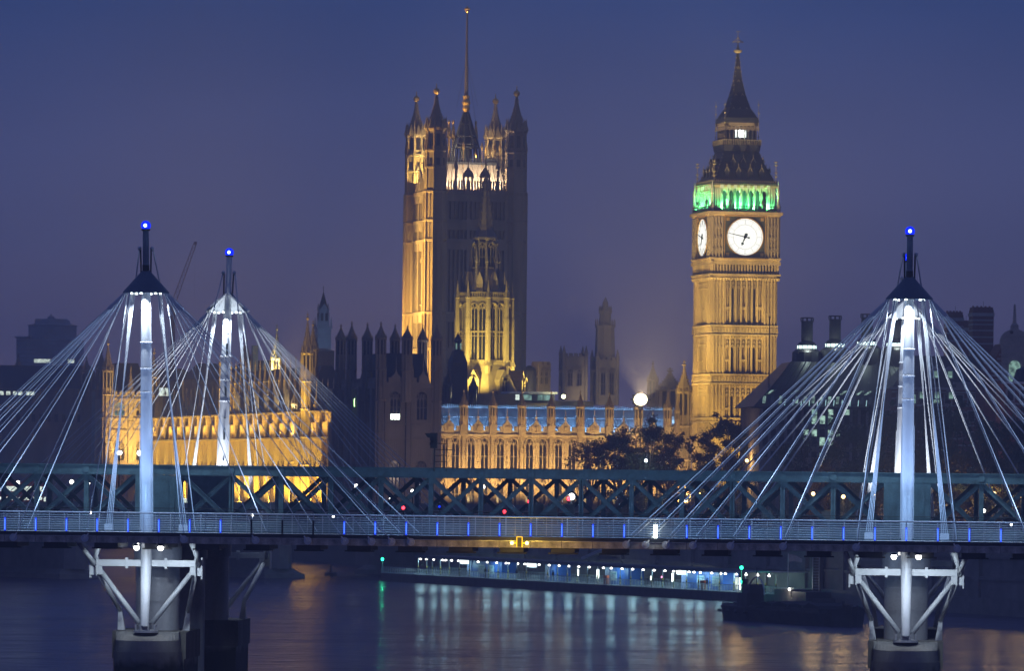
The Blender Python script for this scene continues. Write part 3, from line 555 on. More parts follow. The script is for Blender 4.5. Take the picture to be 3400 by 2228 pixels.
# masts with cables
OFF = (3.35, 8.2, 11.7, 14.2, 16.0, 17.35, 18.65)
CABM = mat('cable_white', (0.62, 0.65, 0.70), 0.35, 0.05)
MASTM = mat('mast_white', (0.66, 0.69, 0.75), 0.35, 0.06, 0.6)
CONEM = mat('cone_grey', (0.11, 0.15, 0.22), 0.4, 0.15, metal=0.2)
def pylon(s, far, label, lx=0.0):
    sg = -1 if far else 1      # +1: leans towards the viewer, deck on the near side
    d0 = 401.0 if far else 361.9
    t = thing('bridge_mast', label, 'mast', BR(s, d0, 0), RZB, 'cable masts of the footbridges')
    lean = -2.1 * sg; ztop, zb, zbeac = 34.2, 7.3, 34.55
    def ax(z): return Vector((lx * max(0.0, (z - 13.5) / 21.0), lean * (z - 13.5) / 21.0 if z > 13.5 else -0.10 * sg * (13.5 - z) , z))
    prof = [(7.3, 0.28), (8.5, 0.31), (11.0, 0.37), (13.5, 0.40), (22.0, 0.40), (25.5, 0.38), (28.5, 0.33), (30.2, 0.30)]
    vs, fs, N = [], [], 24
    for z, r_ in prof:
        c = ax(z)
        for i in range(N): vs.append((c.x + r_ * math.cos(2 * math.pi * i / N), c.y + r_ * math.sin(2 * math.pi * i / N), z))
    for j in range(len(prof) - 1):
        for i in range(N): fs.append((j * N + i, j * N + (i + 1) % N, (j + 1) * N + (i + 1) % N, (j + 1) * N + i))
    mast = MB().add(vs, fs).build('mast_tube', MASTM, t, smooth=True)
    for z in (23.2, 24.8, 26.6): c = ax(z); MB().lathe(c.x, c.y, [(0.415, z), (0.43, z + 0.02), (0.43, z + 0.06), (0.415, z + 0.08)], 24).build('weld_ring', MASTM, mast)
    for sd in (-1, 1): MB().tube(ax(13.9) + Vector((sd * 0.43, -0.1 * sg, 0)), ax(21.5) + Vector((sd * 0.42, -0.1 * sg, 0)), 0.03).build('conduit', WHITE, mast)
    if far:
        for k in range(9): c = ax(15.5 + 1.6 * k); MB().box(c.x + 0.05, c.x + 0.2, c.y - 0.47, c.y - 0.39, c.z, c.z + 0.9 if k % 2 else c.z + 0.1).build('step_rung', DARKM, mast)
    # tip above the cone
    c1, c2 = ax(30.2), ax(ztop)
    MB().tube(c1, ax(31.9), 0.26, 0.24, 12).build('neck', MASTM if far else DARKM, t)  # far neck and tip take a pale colour for the light on them
    MB().tube(ax(31.9), c2, 0.22, 0.21, 12).build('tip_tube', MASTM if far else mat('tip_blue_grey', (0.16, 0.21, 0.30), 0.45), t)
    for sd in (-1, 1): MB().tube(ax(31.2) + Vector((sd * 0.33, 0, 0)), ax(33.0) + Vector((sd * 0.36, 0, 0)), 0.06, n=6).build('stay_fitting', DARKM, t); MB().sphere(ax(33.0) + Vector((sd * 0.42, -0.05, 0)), 0.14, 8).build('pulley', STEEL, t)
    # collar cone: a skirt of plates around the mast
    c = ax(31.5); cb = ax(30.0)
    if far:   # open fan plates on far masts
        for sd in (-1, 1):
            m = MB(); m.hexa([(c.x + sd * 0.1, c.y - 0.5, 31.3), (c.x + sd * 0.1, c.y + 0.5, 31.3), (cb.x + sd * 1.6, cb.y + 0.5, 30.0), (cb.x + sd * 1.6, cb.y - 0.5, 30.0), (c.x + sd * 0.1, c.y - 0.5, 31.45), (c.x + sd * 0.1, c.y + 0.5, 31.45), (cb.x + sd * 1.66, cb.y + 0.5, 30.15), (cb.x + sd * 1.66, cb.y - 0.5, 30.15)])
            m.build('fan_plate', MASTM, t)
        m = MB()
    m = MB(); N = 40; vs = []; fs = []
    for (cc, r_, z) in ((c, 0.22, 31.55), (cb, 1.58, 30.05), (cb, 1.58, 29.98), (c, 0.20, 31.35)):
        for i in range(N):
            a = 2 * math.pi * i / N
            yy = cc.y + r_ * math.sin(a) * (0.8)
            if far and False: yy = cc.y
            vs.append((cc.x + r_ * math.cos(a), yy, z))
    for j in range(3):
        for i in range(N): fs.append((j * N + i, j * N + (i + 1) % N, (j + 1) * N + (i + 1) % N, (j + 1) * N + i))
    if not far: m.add(vs, fs).build('collar_cone', CONEM, t)
    else:
        # half skirt on the outer side only
        keep = [f for f in fs if sum(vs[i][1] for i in f) / len(f) > cb.y - 0.2 + 0.0]
        m.add(vs, keep).build('collar_cone', MASTM, t)
    # cables
    dn, df = (DN - 361.9, 361.7 - 361.9) if not far else (-0.3, 5.6)
    zc = 29.95
    def cable(q, ang_r, name='cable', r_=0.031, z=zc):
        a = math.atan2(q[1] - cb.y, q[0] - cb.x); p = Vector((cb.x + 1.5 * math.cos(a) * ang_r, cb.y + 1.5 * 0.8 * math.sin(a) * ang_r, z))
        k = MB().tube(p, q, r_, n=6).build(name, CABM, t)
        d = (Vector(q) - p).normalized(); MB().tube(p, p + d * 1.5, r_ * 1.8, n=8).build('socket', CABM, k)
    for o in OFF:
        for sd in (-1, 1):
            cable((sd * o, dn, ZD - 0.42 if not far else ZD), 1.0); cable((sd * o, df, ZD + 0.1), 1.0)
    for sd in (-1, 1):
        for k, zz in enumerate((29.2, 29.6, 30.0, 30.4)):
            q = (sd * (2.75 - 0.13 * k), df - 0.15 if not far else -0.2, ZD + 0.4); pz = ax(30.0)
            MB().tube((pz.x + sd * (0.75 + 0.10 * k), pz.y, 30.2), q, 0.030, n=6).build('backstay', CABM, t)
        MB().box(sd * 2.55 - 0.3, sd * 2.55 + 0.3, df - 0.35, df - 0.05, ZD, ZD + 0.45).build('anchor_block', WHITE, t)
    for sd in (-1, 1):     # upper stays to the tip
        MB().tube(ax(33.0) + Vector((sd * 0.45, 0.1, 0)), ax(30.0) + Vector((sd * 0.95, 1.0 * sg, 0)), 0.05, n=6).build('tip_stay', CABM, t)
    # beacon
    cz = ax(34.3); bc = MB().lathe(cz.x, cz.y, [(0.26, 34.2), (0.30, 34.25), (0.30, 34.32), (0.1, 34.36)], 16).build('beacon_base', DARKM, t)
    MB().sphere((cz.x, cz.y, zbeac), 0.34, 12).build('beacon_globe', emit('beacon_blue', (0.004, 0.02, 1.0), 1.6), t)
    MB().sphere((cz.x, cz.y - 0.26, zbeac), 0.13, 10).build('beacon_bulb', emit('beacon_core', (0.5, 0.75, 1.0), 5.0), t)
    wl = BR(s, d0, 0)
    def wp(v): return Matrix.Rotation(RZB, 3, 'Z') @ Vector(v) + wl
    point(wp((cz.x, cz.y - 0.1, zbeac + 0.45)), 120, (0.03, 0.1, 1.0), 0.2)
    # downlights below the cone
    lmm = MB().lathe(0, 0, [(0.10, 0), (0.07, 0.12)], 10).mesh('downlight', L_SOFT)
    for k in range(6):
        a = math.pi * 2 * k / 6 + 0.3; q = Vector((cb.x + 1.0 * math.cos(a), cb.y + 0.8 * math.sin(a), 29.9))
        put('downlight', lmm, t, q)
        if k % 2 == 0: spot(wp(q + Vector((0, 0, -0.1))), wp((0, ax(20).y, 20)), 2600 if not far else 2000, (0.78, 0.90, 1.0), 110, 0.8, 0.08)
    return t, wp
t1, wp1 = pylon(S_L, False, 'near left cable mast with dark conical collar and blue beacon')
t2, wp2 = pylon(S_R, False, 'near right cable mast with dark conical collar and blue beacon')
t3, wp3 = pylon(S_L, True, 'far left cable mast with pale fan plates beyond the railway bridge', 0.2)
t4, wp4 = pylon(S_R - 0.62, True, 'far right cable mast mostly hidden behind the near right mast', 0.5)
# anchor discs on the deck edge
dm = MB().tube((0, 0, 0), (0, 0.10, 0), 0.26, n=20).mesh('anchor_disc', mat('disc_grey', (0.62, 0.66, 0.74), 0.4, 0.15)); dk = MB().tube((0, -0.14, 0), (0, 0, 0), 0.10, n=14).mesh('pin', WHITE)
for sc_ in (S_L, S_R):
    for o in OFF:
        for sd in (-1, 1):
            if SB0 < sc_ + sd * o < SB1:
                q = put('anchor_disc', dm, fb, (sc_ + sd * o, DN - 0.29, ZD - 0.48)); put('pin', dk, q)
                MB().beam((0, -0.06, 0), (-sd * 0.24, 0.02, 0.32), 0.05, 0.09).build('clevis', WHITE, q)
# pier, struts, floodlamps of each near mast
STRUT = mat('strut_white', (0.60, 0.63, 0.66), 0.4, 0.08, 1.0)
capmat = mat('cap_concrete', (0.30, 0.30, 0.29), 0.8, 0.3, 0.6, bump=0.3, streak=True)
def tide_mat():
    m, t, b = node_mat('tide_concrete'); n = t.nodes; tc = n.new('ShaderNodeTexCoord'); sp = n.new('ShaderNodeSeparateXYZ'); nz = n.new('ShaderNodeTexNoise'); nz.inputs['Scale'].default_value = 1.1; nz.inputs['Detail'].default_value = 6
    ma = n.new('ShaderNodeMath'); ma.operation = 'MULTIPLY_ADD'; ma.inputs[1].default_value = 1.6
    mr = n.new('ShaderNodeMapRange'); mr.inputs['From Min'].default_value = 5.3; mr.inputs['From Max'].default_value = 6.0
    mx = n.new('ShaderNodeMix'); mx.data_type = 'RGBA'; mx.inputs['A'].default_value = (0.018, 0.020, 0.012, 1); mx.inputs['B'].default_value = (0.24, 0.235, 0.22, 1)
    t.links.new(tc.outputs['Object'], nz.inputs['Vector']); t.links.new(tc.outputs['Object'], sp.inputs[0]); t.links.new(nz.outputs['Fac'], ma.inputs[0]); t.links.new(sp.outputs['Z'], ma.inputs[2])
    t.links.new(ma.outputs[0], mr.inputs['Value']); t.links.new(mr.outputs[0], mx.inputs['Factor']); t.links.new(mx.outputs['Result'], b.inputs['Base Color']); b.inputs['Roughness'].default_value = 0.7
    return m
TIDE = tide_mat()
def pier(s, d0, sg, label):
    t = thing('mast_pier', label, 'pier', BR(s, d0, 0), RZB, 'concrete piers of the footbridges')
    def nose(hw, back, tip, z0, z1):
        pts = [(hw, back), (hw, 0.9)] + [(hw * math.cos(a), 0.9 - (0.9 + tip) * math.sin(a)) for a in [math.pi * i / 18 for i in range(1, 18)]] + [(-hw, 0.9), (-hw, back)]
        return MB().slab([(x, sg * y) for x, y in pts], z0, z1)
    cp = MB(); n_ = 18; hw_, bk_, tp_ = 2.16, 1.6, 1.9
    rim = [(hw_, 0.9)] + [(hw_ * math.cos(a), 0.9 - (0.9 + tp_) * math.sin(a)) for a in [math.pi * i / n_ for i in range(1, n_)]] + [(-hw_, 0.9)]
    cp.slab([(x, sg * y) for x, y in [(hw_, bk_)] + rim + [(-hw_, bk_)]], 5.9, 6.32)
    vs_ = [(x, sg * y, 6.325) for x, y in rim] + [(0.92 * x, sg * (0.9 if abs(abs(x) - hw_) < 1e-6 else 0.75 + 0.12 * y), 6.84) for x, y in rim]; m_n = len(rim)
    cp.add(vs_, [(i, i + 1, m_n + i + 1, m_n + i) for i in range(m_n - 1)] + [tuple(range(m_n, 2 * m_n))])
    cp.box(-hw_, hw_, min(sg * 0.7, sg * bk_), max(sg * 0.7, sg * bk_), 6.33, 6.85)
    cp.build('cap', capmat, t)
    nose(2.22, 1.6, 1.97, 5.55, 5.9).build('lip', capmat, t)
    nose(2.3, 1.6, 2.05, -2.5, 5.55).build('shaft', TIDE, t)
    MB().box(-2.55, 2.55, min(sg * 1.61, sg * 9), max(sg * 1.61, sg * 9), 5.0, 6.88).build('rear_cap', CONC_D, t)
    MB().box(-2.4, 2.4, min(sg * 1.61, sg * 9), max(sg * 1.61, sg * 9), -2.5, 5.0).build('rear_shaft', TIDE, t)
    # foot of the mast
    MB().lathe(0, 0, [(0.85, 6.85), (0.85, 6.98), (0.62, 7.0), (0.62, 7.06), (0.32, 7.1), (0.36, 7.45), (0.42, 7.5), (0.42, 7.6)], 24).build('foot_plate', STEEL, t)
    bolt = MB().lathe(0, 0, [(0.07, 6.9), (0.07, 7.3), (0.10, 7.3), (0.10, 7.38)], 8).mesh('bolt', STEEL)
    for k in range(8): a = math.pi * 2 * (k + 0.5) / 8; put('bolt', bolt, t, (0.7 * math.cos(a), 0.7 * math.sin(a), 0))
    NX, NZ = 3.38, 11.25
    for sd in (-1, 1):
        st = MB().tube((sd * 0.45, -0.1 * sg, 7.5), (sd * 3.2, 0, NZ - 0.15), 0.19, 0.17, 14).build('raking_strut', STRUT, t, smooth=True)
        MB().box(sd * 3.2 - 0.18, sd * 3.2 + 0.18, -0.25, -0.16, NZ - 0.45, NZ + 0.1).build('pin_plate', STRUT, st)
        lg = MB().tube((sd * 3.35, 0.2 * sg, NZ - 0.3), (sd * 2.35, 3.9 * sg, 8.2), 0.17, 0.16, 14).build('rear_leg', STRUT, t, smooth=True)
        MB().hexa([(sd * 2.0, 3.75 * sg, 6.9), (sd * 2.5, 3.75 * sg, 6.9), (sd * 2.5, 4.05 * sg, 6.9), (sd * 2.0, 4.05 * sg, 6.9), (sd * 2.3, 3.75 * sg, 8.5), (sd * 2.48, 3.75 * sg, 8.5), (sd * 2.48, 4.05 * sg, 8.5), (sd * 2.3, 4.05 * sg, 8.5)]).build('foot_gusset', STRUT, lg)
        MB().tube((sd * 2.33, (3.72 if sg > 0 else 4.08) * sg, 7.65), (sd * 2.33, (3.65 if sg > 0 else 4.15) * sg, 7.65), 0.15, n=16).build('pin', STEEL, lg)
        # node bracket: two flanges and a web
        nd = MB(); nd.box(sd * NX - 0.05, sd * NX + 0.05, -0.35, 0.35, NZ - 0.55, NZ + 0.75); nd.box(sd * (NX + 0.45) - 0.05, sd * (NX + 0.45) + 0.05, -0.35, 0.35, NZ - 0.7, NZ + 0.75); nd.box(min(sd * NX, sd * (NX + 0.45)), max(sd * NX, sd * (NX + 0.45)), -0.1, 0.1, NZ - 0.5, NZ + 0.3)
        nd.build('node_bracket', STRUT, t)
        MB().tube((sd * NX + sd * 0.15, -0.1, NZ + 0.2), (sd * 4.05, -4.3, ZF0 - 0.02), 0.17, 0.15, 12).build('upper_strut', STRUT, t, smooth=True)
        MB().tube((sd * NX + sd * 0.25, 0.1, NZ + 0.2), (sd * 3.2, -0.6 * sg, ZF0), 0.10, 0.22, 12).build('upper_strut', STRUT, t, smooth=True)
        MB().tube((sd * 0.5, -3.0, 12.75), (sd * 0.5, -2.6, 13.0), 0.04).build('conduit', STEEL, t)
    MB().box(-NX, NX, -0.12, 0.12, NZ + 0.12, NZ + 0.56).build('tie_beam', STRUT, t)
    for sd in (-1, 1): MB().box(sd * 1.35 - 0.09, sd * 1.35 + 0.09, -0.2, 0.2, NZ - 0.02, NZ + 0.7).build('splice_plate', STRUT, t)
    return t
pier(S_L, 361.9, 1, 'rounded concrete pier with white struts under the near left mast')
pier(S_R, 361.9, 1, 'rounded concrete pier with white struts under the near right mast')
pier(S_L, 401.0, -1, 'shadowed concrete pier with dark struts under the far left mast')
pier(S_R, 401.0, -1, 'concrete pier under the far right mast hidden behind the iron cylinder')
fl_i = 0
for s, side in ((S_L, 'left'), (S_R, 'right')):
    for k, x in enumerate((0.11, 1.74) if side == 'left' else (-0.83, 0.80)):
        t = thing('floodlight_lamp', '%s glaring white floodlight under the deck at the %s mast' % (('first', 'second')[k], side), 'floodlight', BR(s + x, DN + 0.12, 0), RZB, 'floodlights under the footbridge deck')
        MB().lathe(0, 0, [(0.10, ZF0 - 0.05), (0.24, ZF0 - 0.2)], 14).build('hood', DARKM, t)
        MB().sphere((0, 0, ZF0 - 0.30), 0.2, 14).build('lens', emit('flood_lens', (1, 0.98, 0.93), 12), t)
        wl = BR(s + x, DN + 0.3, ZF0 - 0.62)
        spot(wl, BR(s + (-3.2, 3.2)[k], DN + 6.5, 9.5), 1300, (0.72, 0.86, 1.0), 86, 0.9, 0.12)
    for x in (-0.5, 0.5):
        t = tag(MB().tube((x, 0, 12.95), (x, 0, 12.75), 0.06, n=10).build('slim_glint', L_WHITE, None, BR(s, 361.2, 0), RZB), 'slim white spotlight on the %s side of the near %s mast under the deck' % ('left' if x < 0 else 'right', side), 'glint', 'slim glints at the mast feet')  # glowing tube stands for light reflected along the mast
        spot(BR(s + x * 1.6, 360.4, 12.6), BR(s + x * 2.2, 360.6, 6.5), 160, (0.95, 0.97, 1), 62)  # spot added to brighten the pier cap
# uplights on the decks that wash masts and cables
for wp, far in ((wp1, 0), (wp2, 0), (wp3, 1), (wp4, 1)):
    for sd in (-1, 1):
        if far:
            spot(wp((sd * 1.0, -1.6, 14.2)), wp((0, 0.6, 20)), 7000, (0.88, 0.94, 1.0), 70, 0.7, 0.1)
            spot(wp((sd * 4.0, 3.0, 14.2)), wp((sd * 2, 1.5, 28)), 3200, (0.80, 0.90, 1.0), 90, 0.7, 0.1)
        else:
            spot(wp((sd * 2.6, -3.2, 14.1)), wp((0, -1.0, 26)), 1500, (0.36, 0.55, 1.0), 70, 0.7, 0.1)
            spot(wp((sd * 9.0, -2.6, 14.1)), wp((sd * 5, -1.2, 24)), 3400, (0.50, 0.68, 1.0), 110, 0.7, 0.1)
# yellow navigation mark in the middle of the deck edge
p = P(1725, 1806, 355.6); ny = thing('navigation_mark', 'yellow lit navigation mark with two lamps on the deck fascia', 'navigation mark', (p.x, p.y, p.z), RZB)
MB().box(-0.16, 0.16, -0.06, 0.1, -0.2, 0.42).build('mount', DARKM, ny)
YP = mat('yellow_frame', (0.8, 0.62, 0.05), 0.4, 0.1)
MB().box(-0.2, 0.2, -0.1, -0.04, 0.42, 0.48).build('frame_bar', YP, ny)
for sd in (-1, 1):
    MB().box(sd * 0.18 - 0.03, sd * 0.18 + 0.03, -0.1, -0.04, -0.24, 0.42).build('frame_bar', YP, ny)
    MB().box(min(sd * 0.2, sd * 0.42), max(sd * 0.2, sd * 0.42), -0.09, -0.03, 0.0, 0.08).build('arm', YP, ny)
    MB().sphere((sd * 0.5, -0.08, 0.04), 0.11, 12).build('lens', L_YEL, ny)
    point(Vector(p) + Vector((sd * 0.8, -0.9, 0.0)), 110, (1.0, 0.62, 0.08), 0.1)
    point(Vector(p) + Vector((sd * 2.6, -1.6, -0.2)), 90, (1.0, 0.6, 0.1), 0.1)
# small round lamps on the far handrail
for k, (u, v) in enumerate(((301, 1703), (838, 1711), (1107, 1715), (3358, 1743))):
    p = P(u, v, 361.9); t = thing('rail_lamp', 'small round white lamp on the handrail, %s along the bridge' % ('first', 'second', 'third', 'last')[k], 'lamp', (p.x, p.y, p.z), RZB, 'round lamps on the handrail')
    MB().sphere((0, 0, 0), 0.09, 10).build('globe', L_WHITE, t); MB().tube((0, 0, -0.2), (0, 0, -0.08), 0.03).build('stem', STEEL, t)
for k, (u, v) in enumerate(((396, 1504), (464, 1505))):
    p = P(u, v, 402); t = thing('twin_lamp', ('wide glaring lamp left of the near left mast', 'round glaring lamp touching the near left mast')[k], 'lamp', (p.x, p.y, 0), RZB)
    MB().tube((0, 0, 13.8), (0, 0, p.z), 0.06).build('post', DARKM, t); MB().sphere((0, -0.1, p.z), 0.2 if k else 0.24, 12, 0.7 if not k else 1).build('globe', L_WHITE, t)
# ================================================================ gothic kit
TH = math.radians(14.0)
CT, ST = math.cos(TH), math.sin(TH)
def along(A, d, u):            # distance from A along unit d (plan) at which the point shows at photo column u
    k = (u - 1700) / F; return (k * A[1] - A[0]) / (d[0] - k * d[1])
CACHE = {}
def turret(parent, x, y, z0, z1, zs, r_, m, spm=None, name='turret', lights=2):
    """octagonal stair turret: ribbed shaft, collars, open gabled crown, crocketed ogee cap, finial"""
    key = (round(z1 - z0, 2), round(zs - z1, 2), round(r_, 2), m.name, (spm or m).name)
    if key not in CACHE:
        h, H = z1 - z0, zs - z1; a = MB(); a.lathe(0, 0, [(r_ * 0.84, 0), (r_ * 0.84, h)], 8)
        for i in range(8):
            t = math.pi / 8 + math.pi * i / 4; a.box(*(lambda cx, cy: (cx - 0.13 * r_, cx + 0.13 * r_, cy - 0.13 * r_, cy + 0.13 * r_))(r_ * 0.9 * math.cos(t), r_ * 0.9 * math.sin(t)), 0, h)
        n = max(1, int(h / 5.5))
        for k in range(1, n + 1):
            z = h * k / n; a.lathe(0, 0, [(r_ * 0.98, z - 0.4), (r_ * 1.12, z - 0.22), (r_ * 1.12, z - 0.05), (r_ * 0.95, z)], 8)
        for i in range(8):
            t = math.pi * i / 4; cx, cy = r_ * 0.95 * math.cos(t), r_ * 0.95 * math.sin(t); a.frus(cx, cy, h, h + 0.10 * H, r_ * 0.5, r_ * 0.08)
            t += math.pi / 8; cx, cy = r_ * 1.02 * math.cos(t), r_ * 1.02 * math.sin(t); a.frus(cx, cy, h - 0.5, h + 0.22 * H, r_ * 0.22, r_ * 0.03)
        sl = MB()
        for i in range(8):
            t = math.pi * i / 4; cx, cy = r_ * 0.82 * math.cos(t), r_ * 0.82 * math.sin(t); hh = min(h * 0.55, 3.2 * r_)
            wv = r_ * 0.17; tx, ty = -math.sin(t) * wv, math.cos(t) * wv; ox, oy = 0.05 * math.cos(t), 0.05 * math.sin(t)
            sl.hexa([(cx - tx - ox, cy - ty - oy, h - hh), (cx + tx - ox, cy + ty - oy, h - hh), (cx + tx + ox, cy + ty + oy, h - hh), (cx - tx + ox, cy - ty + oy, h - hh), (cx - tx - ox, cy - ty - oy, h - 0.5), (cx + tx - ox, cy + ty - oy, h - 0.5), (cx + tx + ox, cy + ty + oy, h - 0.5), (cx - tx + ox, cy - ty + oy, h - 0.5)])
        s = MB(); s.lathe(0, 0, [(r_ * 0.86, h), (r_ * 0.80, h + 0.16 * H), (r_ * 0.58, h + 0.32 * H), (r_ * 0.34, h + 0.50 * H), (r_ * 0.16, h + 0.68 * H), (r_ * 0.10, h + 0.80 * H)], 8)
        for k in range(6):
            q = 0.14 + 0.105 * k; rr = r_ * (0.84, 0.72, 0.56, 0.40, 0.27, 0.17)[k]
            for i in range(8):
                t = math.pi / 8 + math.pi * i / 4; s.frus(rr * math.cos(t), rr * math.sin(t), h + q * H, h + q * H + 0.055 * H, r_ * 0.16, r_ * 0.05)
        f = MB(); f.lathe(0, 0, [(r_ * 0.07, h + 0.78 * H), (r_ * 0.26, h + 0.83 * H), (r_ * 0.26, h + 0.86 * H), (r_ * 0.06, h + 0.89 * H), (r_ * 0.05, h + H)], 8)
        f.box(-r_ * 0.20, r_ * 0.20, -r_ * 0.06, r_ * 0.06, h + 0.92 * H, h + 0.945 * H); f.box(-r_ * 0.06, r_ * 0.06, -r_ * 0.20, r_ * 0.20, h + 0.92 * H, h + 0.945 * H)
        CACHE[key] = (a.mesh('turret', m), sl.mesh('slit_window', GLASS), s.mesh('spire_cap', spm or m), f.mesh('finial', spm or m))
    A, S, B, C = CACHE[key]
    t = put(name, A, parent, (x, y, z0)); put('slit_window', S, t, kind='stuff'); put('spire_cap', B, t); put('finial', C, t); return t
def window_meshes(w, h, lights, glass, stone):
    key = ('win', round(w, 2), round(h, 2), lights, glass.name, stone.name)
    if key not in CACHE:
        g = MB(); hw = w / 2; sp = h - w * 0.62
        arc = [(hw * math.cos(t), sp + w * 0.62 * math.sin(t) ** 0.85) for t in [math.pi * i / 10 for i in range(11)]]
        g.poly([(hw, 0)] + arc + [(-hw, 0)], 0.42, 0.47)
        t = MB(); bw = 0.07 if w < 1.6 else 0.10
        for i in range(1, lights): x = -hw + w * i / lights; t.box(x - bw, x + bw, 0.2, 0.43, 0, h * 0.9)
        t.box(-hw, hw, 0.22, 0.43, h * 0.42, h * 0.42 + 0.16); t.box(-hw, hw, 0.24, 0.43, sp - 0.06, sp + 0.06)
        for i in range(lights):       # pointed heads
            xa, xb = -hw + w * i / lights, -hw + w * (i + 1) / lights; xm = (xa + xb) / 2
            for p_, q_ in (((xa, sp - 0.5), (xm, sp + 0.15)), ((xm, sp + 0.15), (xb, sp - 0.5)), ((xm, sp + 0.1), (xm * 0.9, sp + w * 0.45))):
                t.beam((p_[0], 0.32, p_[1]), (q_[0], 0.32, q_[1]), 0.16, 0.1, up=(0, 1, 0))
        for sd in (-1, 1): t.poly([(sd * hw, sp), (sd * hw, h + 0.02), (0, h + 0.02)] + [(sd * hw * math.cos(a), sp + w * 0.62 * math.sin(a) ** 0.85) for a in [math.pi / 2 * (1 - i / 6) for i in range(6)]], 0.05, 0.44)
        t.box(-hw - 0.12, hw + 0.12, -0.1, 0.43, -0.22, 0.0)
        hd = [(-hw - 0.16, sp)] + [((hw + 0.16) * -math.cos(a), sp + (w * 0.62 + 0.16) * math.sin(a) ** 0.85) for a in [math.pi * i / 8 for i in range(1, 8)]] + [(hw + 0.16, sp)]
        for i in range(8): t.beam((hd[i][0], -0.06, hd[i][1]), (hd[i + 1][0], -0.06, hd[i + 1][1]), 0.16, 0.14, up=(0, 1, 0))
        CACHE[key] = (g.mesh('window', glass), t.mesh('tracery', stone))
    return CACHE[key]
def window(parent, x, y, z, w, h, lights, stone, glass=None, rz=0.0):
    g, t = window_meshes(w, h, lights, glass or GLASS, stone); o = put('window', g, parent, (x, y, z), rz); put('tracery', t, o); return o
def crenels(parent, x0, x1, y, z, m, mer=0.9, gap=0.7, hgt=0.8, th=0.35, rz=0.0, loc=(0, 0, 0)):
    a = MB(); a.box(x0, x1, y, y + th, z, z + 0.7); x = x0
    while x < x1 - mer: a.box(x, x + mer, y, y + th, z + 0.7, z + 0.7 + hgt); a.box(x - 0.05, x + mer + 0.05, y - 0.05, y + th + 0.05, z + 0.7 + hgt, z + 0.82 + hgt); x += mer + gap
    return a.build('parapet', m, parent, loc, rz, kind='stuff')
def facade(parent, xs, rows, m, y=0.0, depth=1.2, z0=GZ, butt=0.75, proj=0.5, glass=None, lit=(), orn=True, led=0.22):
    """stone front at y facing -y; xs bay edges; rows: (z bottom, z top, windows, w, h, lights)"""
    ztop = rows[-1][1]; x0, x1 = xs[0], xs[-1]
    MB().box(x0, x1, y + 0.46, y + depth, z0, ztop).build('wall', m, parent)
    bays = {}
    for i in range(len(xs) - 1):
        w = round(xs[i + 1] - xs[i], 2)
        if (w, y) not in bays:
            a = MB(); st = MB(); inner0, inner1 = butt / 2, w - butt / 2
            for (zb, zt, n, ww, hh, li) in rows:
                if n == 0: a.box(inner0, inner1, 0, 0.458, zb, zt); continue
                zs = zb + (zt - zb - hh) * 0.45; a.box(inner0, inner1, 0, 0.458, zb, zs); a.box(inner0, inner1, 0, 0.458, zs + hh, zt)
                pos = [w * (k + 0.5) / n + (0.0 if n == 1 else (0.12 if k < n / 2 else -0.12)) for k in range(n)]; e = inner0
                for px in pos: a.box(e, px - ww / 2, 0, 0.458, zs, zs + hh); e = px + ww / 2
                a.box(e, inner1, 0, 0.458, zs, zs + hh)
                if orn:
                    k = inner0 + 0.25
                    while k < inner1 - 0.1: st.box(k - 0.04, k + 0.04, -0.09, 0.0, zs + hh + 0.25, zt - 0.25); st.box(k - 0.04, k + 0.04, -0.09, 0, zb + 0.3, zs - 0.25) if zs - zb > 0.9 else None; k += 0.42
                    if n == 2:
                        for q in range(int((zt - zb) / 1.1)): st.frus(w / 2, -0.1, zb + 0.3 + q * 1.1, zb + 1.0 + q * 1.1, 0.5, 0.25, 0.25, 0.12)
            bays[(w, y)] = (a.mesh('bay_panel', m), st.mesh('carving', m) if st.v else None)
        bp, cv = bays[(w, y)]; b = put('bay_panel', bp, parent, (xs[i], y, 0))
        if cv: put('carving', cv, b, kind='stuff')
        for ri, (zb, zt, n, ww, hh, li) in enumerate(rows):
            zs = zb + (zt - zb - hh) * 0.45
            for k in range(n):
                px = xs[i] + w * (k + 0.5) / n + (0.0 if n == 1 else (0.12 if k < n / 2 else -0.12))
                window(parent, px, y, zs, ww, hh, li, m, lit[(i, ri, k)] if (i, ri, k) in lit else glass)
    bt = MB(); hh = ztop - z0
    bt.box(-butt / 2, butt / 2, -proj, 0.459, z0, z0 + hh * 0.42); bt.box(-butt / 2 * 0.9, butt / 2 * 0.9, -proj * 0.75, 0.459, z0 + hh * 0.42, z0 + hh * 0.8); bt.box(-butt / 2 * 0.8, butt / 2 * 0.8, -proj * 0.55, 0.459, z0 + hh * 0.8, ztop + 0.2)
    for s_ in (-1, 1): bt.box(s_ * butt * 0.38 - 0.05, s_ * butt * 0.38 + 0.05, -proj - 0.06, -proj * 0.5, z0 + 0.5, z0 + hh * 0.9)
    bt = bt.mesh('buttress', m)
    for x in xs: put('buttress', bt, parent, (x, y, 0))
    for ri, (zb, zt, *_r) in enumerate(rows): MB().box(x0 - 0.1, x1 + 0.1, y - led - 0.003 * ri, y + 0.457, zt - 0.18, zt + 0.16).build('string_course', m, parent)

